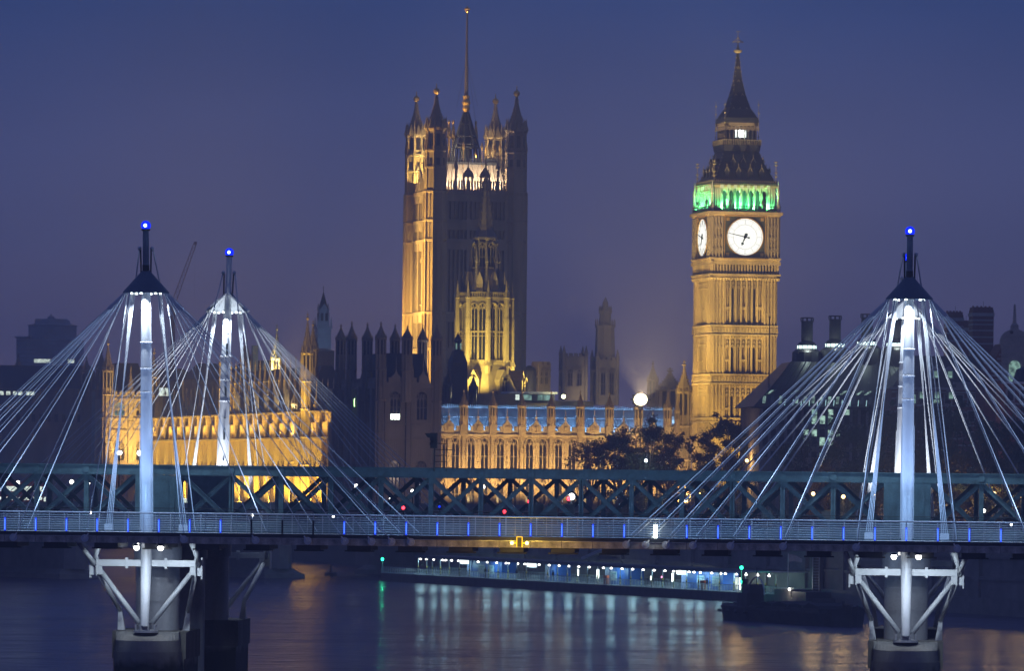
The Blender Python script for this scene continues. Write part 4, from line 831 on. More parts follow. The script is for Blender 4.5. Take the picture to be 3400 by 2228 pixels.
# ================================================================ clock tower
BBc = P(2441, 1000, 1030)
bb = thing('clock_tower', 'tall gothic clock tower with glowing white dials and green lit belfry', 'tower', (BBc.x, BBc.y, 0), math.radians(13.0))
def zb_(v): return ZV(v, 2441, 1026)
WS = 12.6; hw = WS / 2
def four(fn):
    """parts built once on the front face and repeated on the other three"""
    objs = fn()
    for k in (1, 2, 3):
        for o in objs:
            def cp(o, par):
                c = o.copy(); COL.objects.link(c); c.parent = par
                for ch in o.children: cp(ch, c)
                return c
            c = cp(o, bb if o.parent is None else o.parent); R = Matrix.Rotation(-math.pi / 2 * k, 4, 'Z')
            c.location = R @ o.location; c.rotation_euler = (0, 0, o.rotation_euler.z - math.pi / 2 * k)
MB().box(-hw + 0.5, hw - 0.5, -hw + 0.5, hw - 0.5, GZ, zb_(700)).build('core', STONE, bb)
stages = [(GZ, zb_(1404)), (zb_(1404), zb_(1276)), (zb_(1245), zb_(1114)), (zb_(1083), zb_(918))]
def shaft():
    out = []
    for z0, z1 in stages:
        r_ = MB(); n = 7; x0, x1 = -hw + 2.55, hw - 2.55; pw = (x1 - x0) / n
        for i in range(n + 1): x = x0 + i * pw; r_.box(x - 0.17, x + 0.17, -hw - 0.06, -hw + 0.5, z0 + 0.2, z1 - 0.2)
        for i in range(n):
            x = x0 + (i + 0.5) * pw
            if i % 2 == 0: r_.box(x - 0.06, x + 0.06, -hw + 0.18, -hw + 0.5, z0 + 0.2, z1 - 1.8)
            for q in (0.25, 0.4): r_.box(x - 0.06 - q, x + 0.06 - q, -hw + 0.3, -hw + 0.5, z0 + 0.2, z1 - 1.0) if i % 2 == 0 else None
            for zz in ([z0 + (z1 - z0) * f for f in (0.33, 0.36)] if i in (0, 3, 6) else []): r_.box(x - 0.35, x + 0.35, -hw - 0.02, -hw + 0.5, zz, zz + 0.22)
            for q in range(3): r_.frus(x, -hw + 0.16, z1 - 2.3 + q * 0.75, z1 - 1.75 + q * 0.75, 0.62 - 0.1 * q, 0.3, 0.5, 0.3)
            r_.beam((x - pw / 2, -hw + 0.1, z1 - 0.9), (x, -hw + 0.1, z1 - 0.25), 0.3, 0.16, up=(0, 1, 0)); r_.beam((x, -hw + 0.1, z1 - 0.25), (x + pw / 2, -hw + 0.1, z1 - 0.9), 0.3, 0.16, up=(0, 1, 0))
        out.append(r_.build('panel_ribs', STONE, bb, kind='stuff'))
        for i in (1, 2, 4, 5):
            x = x0 + (i + 0.5) * pw
            if z0 > GZ + 1: out.append(MB().box(x - 0.22, x + 0.22, -hw + 0.44, -hw + 0.49, z0 + 0.4, z1 - 2.5).build('lancet_window', GLASS, bb))
        for sx in (-1, 1):
            b = MB(); cx = sx * (hw - 1.25)
            b.box(cx - 1.25, cx + 1.25, -hw - 0.12, -hw + 0.49, z0, z1)
            for q in (-0.95, -0.32, 0.32, 0.95): b.box(cx + q - 0.12, cx + q + 0.12, -hw - 0.36, -hw - 0.12, z0 + 0.15, z1 - 0.15)
            zz = z0 + 2.2
            while zz < z1 - 1: b.box(cx - 1.2, cx + 1.2, -hw - 0.24, -hw - 0.12, zz, zz + 0.35); zz += 2.9
            out.append(b.build('corner_buttress', STONE, bb))
    for k, (v0, v1) in enumerate(((1404, 1390), (1276, 1245), (1114, 1083))):
        z0, z1 = zb_(v0), zb_(v1); b = MB(); b.box(-hw - 0.40, hw + 0.40, -hw - 0.42, -hw + 0.49, z0 - 0.15, z0 + 0.18); b.box(-hw - 0.45, hw + 0.45, -hw - 0.47, -hw + 0.49, z1 - 0.2, z1 + 0.12)
        b.box(-hw - 0.2, hw + 0.2, -hw - 0.05, -hw + 0.49, z0 + 0.18, z1 - 0.2)
        x = -hw
        while x < hw and v0 != 1404: b.frus(x + 0.3, -hw - 0.12, z0 + 0.35, z1 - 0.35, 0.5, 0.3, 0.24, 0.12); b.box(x - 0.03, x + 0.05, -hw - 0.25, -hw - 0.05, z0 + 0.2, z1 - 0.25); x += 0.6
        out.append(b.build('string_band', STONE, bb))
    return out
four(shaft)
# arcade under the clock, cornices, clock stage
zA0, zA1, zC1 = zb_(918), zb_(863), zb_(720); hc = 6.75
MB().box(-hc + 0.5, hc - 0.5, -hc + 0.5, hc - 0.5, zA0, zb_(705)).build('clock_stage_core', STONE_D, bb)
def clock():
    out = []; a = MB(); a.box(-hc - 0.15, hc + 0.15, -hc - 0.15, -hc + 0.49, zA0 - 0.35, zA0 + 0.05); a.box(-hc - 0.3, hc + 0.3, -hc - 0.32, -hc + 0.49, zA0 + 0.05, zA0 + 0.4)
    k = -hc + 0.1
    while k < hc - 0.2: a.frus(k + 0.2, -hc + 0.0, zA0 - 0.85, zA0 - 0.35, 0.22, 0.36, 0.3, 0.6); k += 0.56
    a.box(-hc - 0.1, hc + 0.1, -hc - 0.12, -hc + 0.49, zA1 - 0.3, zA1); a.box(-hc - 0.3, hc + 0.3, -hc - 0.34, -hc + 0.49, zA1, zA1 + 0.32)
    out.append(a.build('cornice', STONE, bb))
    b = MB(); x = -hc + 0.15
    while x < hc: b.box(x - 0.13, x + 0.13, -hc - 0.02, -hc + 0.49, zA0 + 0.4, zA1 - 0.3); b.frus(x + 0.3, -hc + 0.2, zA1 - 1.0, zA1 - 0.35, 0.5, 0.3, 0.5, 0.4); x += 0.6
    out.append(b.build('arcade_mullions', STONE, bb, kind='stuff'))
    for k in range(4): out.append(MB().box(-3.9 + k * 2.35, -3.9 + k * 2.35 + 0.9, -hc + 0.4, -hc + 0.48, zA0 + 0.7, zA1 - 1.0).build('arcade_window', GLASS, bb))
    for sx in (-1, 1):
        c = MB(); cx = sx * (hc - 1.25); c.box(cx - 1.25, cx + 1.25, -hc, -hc + 0.49, zA1 + 0.32, zC1)
        for q in (-0.95, -0.3, 0.3, 0.95): c.box(cx + q - 0.11, cx + q + 0.11, -hc - 0.24, -hc, zA1 + 0.4, zC1 - 0.2)
        for zz in range(3):
            for q in (-0.6, 0, 0.6): c.frus(cx + q, -hc - 0.1, zA1 + 1.6 + zz * 2.2, zA1 + 2.3 + zz * 2.2, 0.4, 0.12, 0.3, 0.1)
        out.append(c.build('clock_pier', STONE_D, bb))
    zc = zb_(788); R = 3.5
    fr = MB().box(-4.1, 4.1, -hc + 0.2, -hc + 0.485, zc - 4.1, zc + 4.1).build('dial_frame', mat('dial_iron', (0.05, 0.06, 0.05), 0.5), bb)
    g = MB()
    for s1 in (-1, 1):
        g.box(-4.15, 4.15, -hc + 0.05, -hc + 0.25, zc + s1 * 4.05 - 0.1, zc + s1 * 4.05 + 0.1); g.box(s1 * 4.05 - 0.1, s1 * 4.05 + 0.1, -hc + 0.04, -hc + 0.25, zc - 3.95, zc + 3.95)
        for s2 in (-1, 1): g.box(s1 * 3.4 - 0.32, s1 * 3.4 + 0.32, -hc + 0.1, -hc + 0.2, zc + s2 * 3.4 - 0.32, zc + s2 * 3.4 + 0.32)
    out.append(fr); put('gilt_trim', g.mesh('gilt_trim', GILT), fr)
    def disc(r0, r1, y0, y1, nm, m_, par):
        n = 60; vs = []; fs = []
        for yy in (y0, y1):
            for rr in (r0, r1):
                for i in range(n): t = 2 * math.pi * i / n; vs.append((rr * math.cos(t), yy, zc + rr * math.sin(t)))
        for i in range(n):
            j = (i + 1) % n; fs += [(i, j, n + j, n + i), (2 * n + i, 3 * n + i, 3 * n + j, 2 * n + j), (n + i, n + j, 3 * n + j, 3 * n + i), (i, 2 * n + i, 2 * n + j, j)]
        return MB().add(vs, fs).build(nm, m_, par)
    dl = disc(0.02, R, -hc + 0.10, -hc + 0.16, 'dial', emit('dial_opal', (1.0, 0.99, 0.91), 1.6), fr)
    disc(R, R + 0.22, -hc - 0.02, -hc + 0.19, 'dial_ring', GILT, fr)
    INK = mat('dial_ink', (0.02, 0.05, 0.035), 0.5); GREY = mat('dial_tracery', (0.30, 0.36, 0.32), 0.6)
    for k in range(12):
        t = math.pi / 6 * k; m = MB(); dr = Vector((math.sin(t), 0, math.cos(t))); m.beam(Vector((0, -hc + 0.07, zc)) + dr * 2.45, Vector((0, -hc + 0.07, zc)) + dr * 3.25, 0.03, 0.13 if k % 3 else 0.17, up=(0, 1, 0)); m.build('hour_mark', INK, dl)
    for rr in (2.35, 3.3): disc(rr - 0.022, rr + 0.022, -hc + 0.06, -hc + 0.09, 'dial_circle', GREY, dl)
    def hand(ang, L, tail, w, nm):
        t = math.radians(ang); dr = Vector((math.sin(t), 0, math.cos(t))); nn = Vector((math.cos(t), 0, -math.sin(t))); c = Vector((0, -hc - 0.02, zc)); yy = Vector((0, 0.05, 0)); m = MB()
        a_, b_ = c - dr * tail, c + dr * L
        m.hexa([a_ - nn * w - yy, b_ - nn * w * 0.45 - yy, b_ - nn * w * 0.45 + yy, a_ - nn * w + yy, a_ + nn * w - yy, b_ + nn * w * 0.45 - yy, b_ + nn * w * 0.45 + yy, a_ + nn * w + yy])
        m.tube(c - dr * tail - yy * 1.5, c - dr * tail + yy, w * 1.9, n=10); m.tube(c - yy * 2, c + yy, 0.32, n=14); m.build(nm, INK, dl)
        if nm == 'hour_hand': MB().add([b_ - nn * 0.3 - yy * 1.4, b_ + dr * 0.5 - yy * 1.4, b_ + nn * 0.3 - yy * 1.4, b_ - dr * 0.3 - yy * 1.4], [(0, 1, 2, 3)]).build('hand_tip', INK, dl)
    hand(282, 3.4, 0.75, 0.10, 'minute_hand'); hand(203, 1.35, 0.45, 0.17, 'hour_hand')
    d = MB(); d.box(-hc - 0.2, hc + 0.2, -hc - 0.22, -hc + 0.49, zC1, zC1 + 0.3); d.box(-hc - 0.55, hc + 0.55, -hc - 0.57, -hc + 0.49, zC1 + 0.3, zb_(705)); out.append(d.build('top_cornice', STONE, bb))
    out.append(MB().box(-4.2, 4.2, -hc - 0.30, -hc - 0.22, zC1 - 0.05, zC1 + 0.22).build('gilt_band', GILT, bb)); out.append(MB().box(-4.4, 4.4, -hc - 0.42, -hc - 0.34, zA1 + 0.05, zA1 + 0.26).build('gilt_band', GILT, bb))
    return out
four(clock)
zBal, zE = zb_(705), zb_(622); hbf = 6.1
MB().box(-hc - 0.1, hc + 0.1, -hc - 0.1, hc + 0.1, zBal - 0.02, zBal + 0.1).build('balcony_floor', STONE_D, bb)
GSTONE = mat('belfry_stone', (0.50, 0.47, 0.40), 0.8, 0.2, 0.8)
def belfry():
    out = []; b = MB(); x = -hc - 0.2
    while x < hc + 0.2: b.box(x - 0.05, x + 0.05, -hc - 0.12, -hc - 0.02, zBal + 0.1, zBal + 1.0); b.tube((x + 0.2, -hc - 0.1, zBal + 0.5), (x + 0.2, -hc - 0.04, zBal + 0.5), 0.13, n=8); x += 0.4
    b.box(-hc - 0.3, hc + 0.3, -hc - 0.16, -hc + 0.02, zBal + 1.0, zBal + 1.15); out.append(b.build('balustrade', IRON, bb, kind='stuff'))
    for sx in (-3.0, 3.4): out.append(MB().lathe(sx, -hc - 0.07, [(0.14, zBal + 1.1), (0.14, zBal + 1.5), (0.34, zBal + 1.7), (0.30, zBal + 2.1), (0.08, zBal + 2.4), (0.05, zBal + 2.9)], 8).build('urn', IRON, bb))
    zs = zE - 1.6; x0, x1 = -hbf + 1.5, hbf - 1.5; n = 7; pw = (x1 - x0) / n
    for i in range(n + 1):
        x = x0 + i * pw; c = MB(); c.box(x - 0.26, x + 0.26, -hbf, -hbf + 0.7, zBal + 0.1, zs); c.box(x - 0.1, x + 0.1, -hbf - 0.15, -hbf, zBal + 0.1, zs + 0.4); out.append(c.build('arcade_column', GSTONE, bb))
    a = MB()
    for i in range(n):
        x = x0 + (i + 0.5) * pw; h = pw / 2 - 0.2; pts = [(x - pw / 2, zs), (x - h, zs)] + [(x - h * math.cos(t), zs + 1.0 * math.sin(t)) for t in [math.pi * k / 8 for k in range(1, 8)]] + [(x + h, zs), (x + pw / 2, zs), (x + pw / 2, zE), (x - pw / 2, zE)]
        for k in range(1, len(pts) - 3):
            (xa, za), (xb, zb2) = pts[k], pts[k + 1]
            if xb - xa > 1e-5: a.hexa([(xa, -hbf + 0.1, za), (xb, -hbf + 0.1, zb2), (xb, -hbf + 0.6, zb2), (xa, -hbf + 0.6, za), (xa, -hbf + 0.1, zE), (xb, -hbf + 0.1, zE), (xb, -hbf + 0.6, zE), (xa, -hbf + 0.6, zE)])
    out.append(a.build('arcade_arches', GSTONE, bb))
    for sx in (-1, 1):
        c = MB(); cx = sx * (hbf - 0.75); c.box(cx - 0.75, cx + 0.75, -hbf - 0.05, -hbf + 0.74, zBal + 0.1, zE)
        for q in (-0.45, 0, 0.45): c.box(cx + q - 0.09, cx + q + 0.09, -hbf - 0.22, -hbf - 0.05, zBal + 0.2, zE - 0.3)
        out.append(c.build('belfry_pier', GSTONE, bb))
    out.append(MB().box(-hbf - 0.25, hbf + 0.25, -hbf - 0.3, -hbf + 0.3, zE - 0.12, zE + 0.3).build('eave_moulding', STONE, bb))
    for i in range(8): x = x0 + i * pw; out.append(MB().box(x - 0.34, x + 0.34, -hbf - 0.42, -hbf - 0.31, zE - 0.35, zE + 0.35).build('shield', mat('shield_white', (0.7, 0.72, 0.68), 0.6), bb))
    return out
four(belfry)
MB().box(-hbf + 2.4, hbf - 2.4, -hbf + 2.4, hbf - 2.4, zBal, zE).build('bell_chamber', IRON, bb)  # dark material puts the shade inside the belfry
for sx in (-1, 1):
    for sy in (-1, 1):
        t = MB(); cx, cy = sx * (hc - 0.2), sy * (hc - 0.2); t.lathe(cx, cy, [(0.42, zBal), (0.42, zBal + 1.4), (0.25, zBal + 1.8), (0.22, zBal + 3.4), (0.32, zBal + 3.5), (0.05, zBal + 6.0)], 8)
        t.beam((cx, cy, zBal + 3.2), (sx * hbf * 0.98, sy * hbf * 0.98, zBal + 4.2), 0.15, 0.25); t.build('corner_pinnacle', GSTONE, bb)
        f = MB(); cx, cy = sx * (hbf + 0.05), sy * (hbf + 0.05); zt = zb_(535); f.tube((cx, cy, zE + 0.3), (cx, cy, zt), 0.09, 0.04)
        for q in (0.35, 0.5, 0.78, 0.9): zz = zE + 0.3 + (zt - zE) * q; f.box(cx - 0.35, cx + 0.35, cy - 0.06, cy + 0.06, zz, zz + 0.15); f.box(cx - 0.06, cx + 0.06, cy - 0.35, cy + 0.35, zz, zz + 0.15); f.sphere((cx, cy, zz), 0.16, 8)
        f.build('corner_finial', mat('dull_gilt', (0.45, 0.38, 0.2), 0.4, 0.2, metal=0.4), bb)
# roofs
zR1, zL0, zL1, zS0 = zb_(500), zb_(488), zb_(405), zb_(388)
MB().frus(0, 0, zE + 0.3, zE + 0.95, 12.9, 12.7).build('eave', IRON, bb)
rf = MB(); zz0 = zE + 0.95
for (f0, w0), (f1, w1) in zip(((0, 12.2), (0.3, 10.4), (0.65, 8.35), (1, 6.9)), ((0.3, 10.4), (0.65, 8.35), (1, 6.9), (1, 6.9))):
    if f1 > f0: rf.frus(0, 0, zz0 + (zR1 - zz0) * f0, zz0 + (zR1 - zz0) * f1, w0, w1)
rf.build('lower_roof', IRON, bb)
DG = MATS['dull_gilt']
def dorm():
    out = []
    for row, (f, w, n, sp) in enumerate(((0.20, 11.0, 4, 2.3), (0.50, 9.2, 3, 2.0))):
        z = zz0 + (zR1 - zz0) * f; yy = -w / 2 - 0.02
        for i in range(n):
            x = (i - (n - 1) / 2) * sp; a = MB(); a.poly([(x - 0.42, z - 0.3), (x + 0.42, z - 0.3), (x + 0.42, z + 0.9), (x, z + 1.6), (x - 0.42, z + 0.9)], yy - 0.15, yy + 1.1); o = a.build('dormer', IRON, bb); out.append(o)
            g = MB(); g.beam((x - 0.45, yy - 0.18, z + 0.85), (x, yy - 0.18, z + 1.7), 0.1, 0.12, up=(0, 1, 0)); g.beam((x + 0.45, yy - 0.18, z + 0.85), (x, yy - 0.18, z + 1.7), 0.1, 0.12, up=(0, 1, 0)); g.tube((x, yy - 0.1, z + 1.6), (x, yy - 0.1, z + 2.3), 0.06, n=6); put('dormer_trim', g.mesh('dormer_trim', DG), o)
    g = MB(); x = -6.2
    while x < 6.2: g.frus(x, -6.38, zE + 0.95, zE + 1.35, 0.16, 0.04); g.sphere((x, -6.5, zE + 0.55), 0.09, 6); x += 0.42
    out.append(g.build('cresting', DG, bb, kind='stuff'))
    return out
four(dorm)
cr = MB()
for k in range(9):
    f = k / 9; w = 12.2 + (6.9 - 12.2) * f; z = zz0 + (zR1 - zz0) * f
    for sx in (-1, 1):
        for sy in (-1, 1): cr.sphere((sx * w / 2, sy * w / 2, z), 0.15, 6)
cr.build('hip_crockets', DG, bb, kind='stuff')
MB().frus(0, 0, zR1, zL0 + 0.5, 7.2, 7.5).build('lantern_base', IRON, bb)
MB().box(-2.6, 2.6, -2.6, 2.6, zL0, zL1).build('lantern_core', IRON, bb)
def lant():
    out = []; b = MB(); x = -3.8
    while x < 3.8: b.box(x - 0.05, x + 0.05, -3.82, -3.72, zL0 + 0.5, zL0 + 1.4); x += 0.35
    b.box(-3.85, 3.85, -3.86, -3.7, zL0 + 1.4, zL0 + 1.52); out.append(b.build('balustrade', DG, bb, kind='stuff'))
    for k in range(9):
        x = -3.0 + k * 0.75; c = MB(); c.box(x - 0.09, x + 0.09, -3.1, -2.9, zL0 + 0.5, zL1 - 0.8); c.frus(x + 0.37, -3.0, zL1 - 1.4, zL1 - 0.5, 0.55, 0.2, 0.2, 0.15); out.append(c.build('lantern_column', STONE_D, bb))
    out.append(MB().box(-3.35, 3.35, -3.35, -2.55, zL1 - 0.55, zL1).build('lantern_cornice', STONE_D, bb))
    return out
four(lant)
LW = lit_window('lantern_glow', (0.9, 1.0, 0.92), 5.0, 0.3)
for x in (-0.75, 0.0, 0.75):
    MB().box(x - 0.30, x + 0.30, -2.72, -2.62, zL0 + 2.0, zL0 + 3.6).build('lantern_window', LW if x else emit('lantern_lamp', (0.95, 1, 0.95), 10), bb)
point(Matrix.Rotation(math.radians(13), 3, 'Z') @ Vector((0, -2.82, zL0 + 2.8)) + Vector((BBc.x, BBc.y, 0)), 350, (0.9, 1, 0.9))
sp = MB(); zT = zb_(170); prof = [(6.3, zS0), (5.3, zb_(372)), (4.1, zb_(355)), (2.55, zb_(308)), (1.45, zb_(261)), (0.85, zb_(216)), (0.45, zT)]
MB().frus(0, 0, zL1, zS0, 6.9, 6.7).build('spire_eave', IRON, bb)
for (w0, z0), (w1, z1) in zip(prof, prof[1:]): sp.frus(0, 0, z0, z1, w0, w1)
sp.build('spire', IRON, bb)
g = MB()
for k, (v, w, n) in enumerate(((355, 4.15, 3), (308, 2.6, 2), (261, 1.5, 1), (216, 0.9, 1))):
    for q in range(4):
        R = Matrix.Rotation(-math.pi / 2 * q, 3, 'Z')
        for i in range(n):
            x = (i - (n - 1) / 2) * 1.3; z = zb_(v)
            for s_ in (-1, 1):
                a_, b_ = R @ Vector((x + s_ * 0.25, -w / 2 - 0.05, z - 0.35)), R @ Vector((x, -w / 2 - 0.05, z + 0.15)); g.tube(a_, b_, 0.07, n=5)
for (w0, z0), (w1, z1) in zip(prof, prof[1:]):
    for q in range(3):
        f = q / 3; w = w0 + (w1 - w0) * f; z = z0 + (z1 - z0) * f
        for sx in (-1, 1):
            for sy in (-1, 1): g.sphere((sx * w / 2, sy * w / 2, z), 0.11, 6)
g.build('spire_crockets', DG, bb, kind='stuff')
MB().lathe(0, 0, [(0.3, zT), (0.75, zb_(166)), (0.85, zb_(160)), (0.35, zb_(157)), (0.16, zb_(145)), (0.1, zb_(138))], 8).build('crown', DG, bb)
f = MB(); f.tube((0, 0, zb_(140)), (0, 0, zb_(95)), 0.1, 0.05); zz = zb_(132)
f.box(-0.95, 0.95, -0.06, 0.06, zz - 0.07, zz + 0.07); f.box(-0.06, 0.06, -0.95, 0.95, zz - 0.07, zz + 0.07)
for x, y in ((-0.95, 0), (0.95, 0), (0, 0.95), (0, -0.95)): f.sphere((x, y, zz), 0.15, 6)
for s_ in (-1, 1): f.tube((s_ * 0.8, 0, zz), (0, 0, zb_(118)), 0.06, n=5)
f.sphere((0, 0, zb_(118)), 0.2, 8); f.box(-0.4, 0.4, -0.05, 0.05, zb_(99), zb_(97)); f.build('finial_cross', DG, bb)
for sx in (-1, 1):
    for sy in (-1, 1):
        q = MB(); q.tube((sx * 3.35, sy * 3.35, zL0 + 0.5), (sx * 3.35, sy * 3.35, zb_(330)), 0.07, 0.03)
        for zz in (zb_(450), zb_(405), zb_(372), zb_(345)): q.sphere((sx * 3.35, sy * 3.35, zz), 0.17, 6)
        q.build('lantern_finial', DG, bb)

# ================================================================ great square tower with flagstaff
VTc = P(1541, 1000, 1228); VTH = math.radians(15.0)
vt = thing('square_tower', 'massive square gothic tower with four corner turrets and tall flagstaff', 'tower', (VTc.x, VTc.y, 0), VTH)
def zv(v): return ZV(v, 1541, 1222)
hv = 9.45; rt = 2.55; fv = hv + 0.9      # turret centres, turret radius, wall plane
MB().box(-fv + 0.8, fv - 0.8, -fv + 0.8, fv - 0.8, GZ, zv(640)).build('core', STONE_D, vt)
VT_B = [(zv(1560), zv(1160)), (zv(1160), zv(1040)), (zv(1040), zv(800)), (zv(800), zv(735)), (zv(735), zv(640))]
def vface(rz):
    R = lambda o: None
    a = MB(); n = 14; x0, x1 = -hv + rt, hv - rt
    for i in range(n + 1):
        x = x0 + (x1 - x0) * i / n; big = i in (0, 5, 9, 14)
        a.box(x - (0.3 if big else 0.12), x + (0.3 if big else 0.12), -fv - (0.25 if big else 0.0), -fv + 0.8, GZ, zv(650)) if not (5 < i < 9) else a.box(x - 0.12, x + 0.12, -fv, -fv + 0.8, zv(800), zv(650))
    for z0, z1 in VT_B: a.box(x0, x1, -fv - 0.35, -fv + 0.8, z1 - 0.5, z1 + 0.25); a.box(x0, x1, -fv - 0.1, -fv + 0.8, z1 - 2.2, z1 - 0.5)
    a.build('panelled_face', STONE_D, vt, (0, 0, 0), rz, kind='stuff')
    window(vt, 0, 0, 0, 4.2, zv(860) - zv(1010), 4, STONE_D, None, rz).location = Matrix.Rotation(rz, 3, 'Z') @ Vector((0, -fv + 0.25, zv(1010)))
    for k, x in enumerate((-3.6, -2.2, -0.7, 0.7, 2.2, 3.6)):
        w = MB().box(x - 0.42, x + 0.42, -fv + 0.5, -fv + 0.78, zv(766), zv(728)).build('slot_window', GLASS, vt, (0, 0, 0), rz)
    c = MB(); c.box(x0, x1, -fv - 0.2, -fv + 0.5, zv(640) - 0.3, zv(640) + 0.4); x = x0 + 0.2
    while x < x1 - 0.5: c.box(x, x + 0.28, -fv - 0.1, -fv + 0.35, zv(640) + 0.4, zv(640) + 2.6) ; x += 0.62
    c.build('open_parapet', STONE_D, vt, (0, 0, 0), rz, kind='stuff')
    for k, x in enumerate((-4.9, -2.0, 2.0, 5.0)):
        g = MB(); z = zv(640) + 0.4; g.box(x - 1.15, x - 0.8, -fv - 0.15, -fv + 0.4, z, z + 3.4); g.box(x + 0.8, x + 1.15, -fv - 0.15, -fv + 0.4, z, z + 3.4); g.box(x - 0.15, x + 0.15, -fv - 0.12, -fv + 0.4, z, z + 3.4); g.poly([(x - 1.3, z + 3.0), (x + 1.3, z + 3.0), (x + 1.2, z + 3.7), (x, z + 5.4), (x - 1.2, z + 3.7)], -fv - 0.1, -fv + 0.35) ; g.tube((x, -fv + 0.1, z + 5.2), (x, -fv + 0.1, z + 7.6), 0.12, 0.07, 6); g.box(x - 0.35, x + 0.35, -fv + 0.04, -fv + 0.16, z + 6.6, z + 6.9)
        if k in (1, 2): g.build('parapet_gable', STONE_D, vt, (0, 0, 0), rz)
        else: MB().lathe(x, -fv + 0.1, [(0.28, z), (0.28, z + 4.6), (0.55, z + 4.9), (0.5, z + 5.6), (0.12, z + 6.6), (0.1, z + 7.4)], 8).build('parapet_pinnacle', STONE_D, vt, (0, 0, 0), rz)
for k in range(4): vface(-math.pi / 2 * k)
for sx in (-1, 1):
    for sy in (-1, 1):
        a = MB(); zt = zv(438 if sy > 0 else 432); cx, cy = sx * hv, sy * hv
        a.lathe(cx, cy, [(rt, GZ), (rt, zv(660)), (rt * 0.97, zv(640)), (rt * 0.9, zv(505)), (rt * 0.84, zv(500)), (rt * 0.84, zt)], 8)
        for i in range(8):
            t0 = math.pi / 8 + math.pi * i / 4
            for rr, za, zb2 in ((rt, GZ, zv(640)), (rt * 0.9, zv(640), zv(500)), (rt * 0.84, zv(500), zt)):
                px, py = cx + rr * math.cos(t0), cy + rr * math.sin(t0); a.box(px - 0.2, px + 0.2, py - 0.2, py + 0.2, za, zb2)
            if True:
                tm = t0 + math.pi / 8; ap = rt * math.cos(math.pi / 8); px, py = cx + ap * math.cos(tm), cy + ap * math.sin(tm); a.box(px - 0.09, px + 0.09, py - 0.09, py + 0.09, GZ, zv(640))
                px, py = cx + rt * 0.95 * math.cos(t0), cy + rt * 0.95 * math.sin(t0); a.frus(px, py, zv(500), zv(470), 0.45, 0.06)      # small pinnacles on the set-back
                px, py = cx + rt * 0.84 * math.cos(tm), cy + rt * 0.84 * math.sin(tm); a.frus(px, py, zt, zt + 2.4, 1.3, 0.1)              # crown gables
                px, py = cx + rt * 0.92 * math.cos(t0), cy + rt * 0.92 * math.sin(t0); a.frus(px, py, zt - 0.6, zt + 3.0, 0.5, 0.05)
        for v in (1560, 1160, 1040, 800, 735, 640, 560, 505): z = zv(v); rr = rt if v >= 640 else rt * 0.92; a.lathe(cx, cy, [(rr * 1.02, z - 0.5), (rr * 1.10, z - 0.2), (rr * 1.10, z + 0.1), (rr * 1.0, z + 0.3)], 8)
        a.lathe(cx, cy, [(rt * 0.86, zt - 0.6), (rt * 1.02, zt - 0.3), (rt * 1.02, zt), (rt * 0.86, zt + 0.2)], 8)
        t = a.build('corner_turret', STONE_D if not (sx < 0 or sy > 0) else STONE, vt)  # lit turrets get the lighter stone, the unlit one the darker
        g = MB()
        for i in range(8):
            tm = math.pi * i / 4
            for (v0, v1, rr) in ((600, 530, 0.9), (490, 450, 0.84)):
                ap = rt * rr * math.cos(math.pi / 8); px, py = cx + ap * math.cos(tm), cy + ap * math.sin(tm); tx, ty = -math.sin(tm) * 0.42, math.cos(tm) * 0.42; ox, oy = math.cos(tm) * 0.06, math.sin(tm) * 0.06
                z0, z1 = zv(v0), zv(v1); g.hexa([(px - tx - ox, py - ty - oy, z0), (px + tx - ox, py + ty - oy, z0), (px + tx + ox, py + ty + oy, z0), (px - tx + ox, py - ty + oy, z0), (px - tx - ox, py - ty - oy, z1), (px + tx - ox, py + ty - oy, z1), (px + tx + ox, py + ty + oy, z1), (px - tx + ox, py - ty + oy, z1)])
        g.build('turret_window', GLASS, t, kind='stuff')
        zf = zv(300 if sy > 0 else 292); H = zf - zt; s = MB(); s.lathe(cx, cy, [(rt * 0.80, zt + 0.2), (rt * 0.78, zt + 0.10 * H), (rt * 0.56, zt + 0.26 * H), (rt * 0.36, zt + 0.42 * H), (rt * 0.18, zt + 0.62 * H), (rt * 0.11, zt + 0.82 * H)], 8)
        for k in range(9):
            q = 0.1 + 0.075 * k; rr = rt * (0.80, 0.70, 0.58, 0.48, 0.38, 0.29, 0.22, 0.17, 0.14)[k]
            for i in range(8): t0 = math.pi / 8 + math.pi * i / 4; s.frus(cx + rr * math.cos(t0), cy + rr * math.sin(t0), zt + q * H, zt + q * H + 0.4, 0.28, 0.08)
        s.build('ogee_cap', STONE_D, t)
        MB().lathe(cx, cy, [(0.2, zt + 0.80 * H), (0.62, zt + 0.84 * H), (0.75, zt + 0.89 * H), (0.62, zt + 0.93 * H), (0.14, zt + 0.96 * H), (0.08, zf + 0.6)], 10).build('gilt_ball', GILT, t)
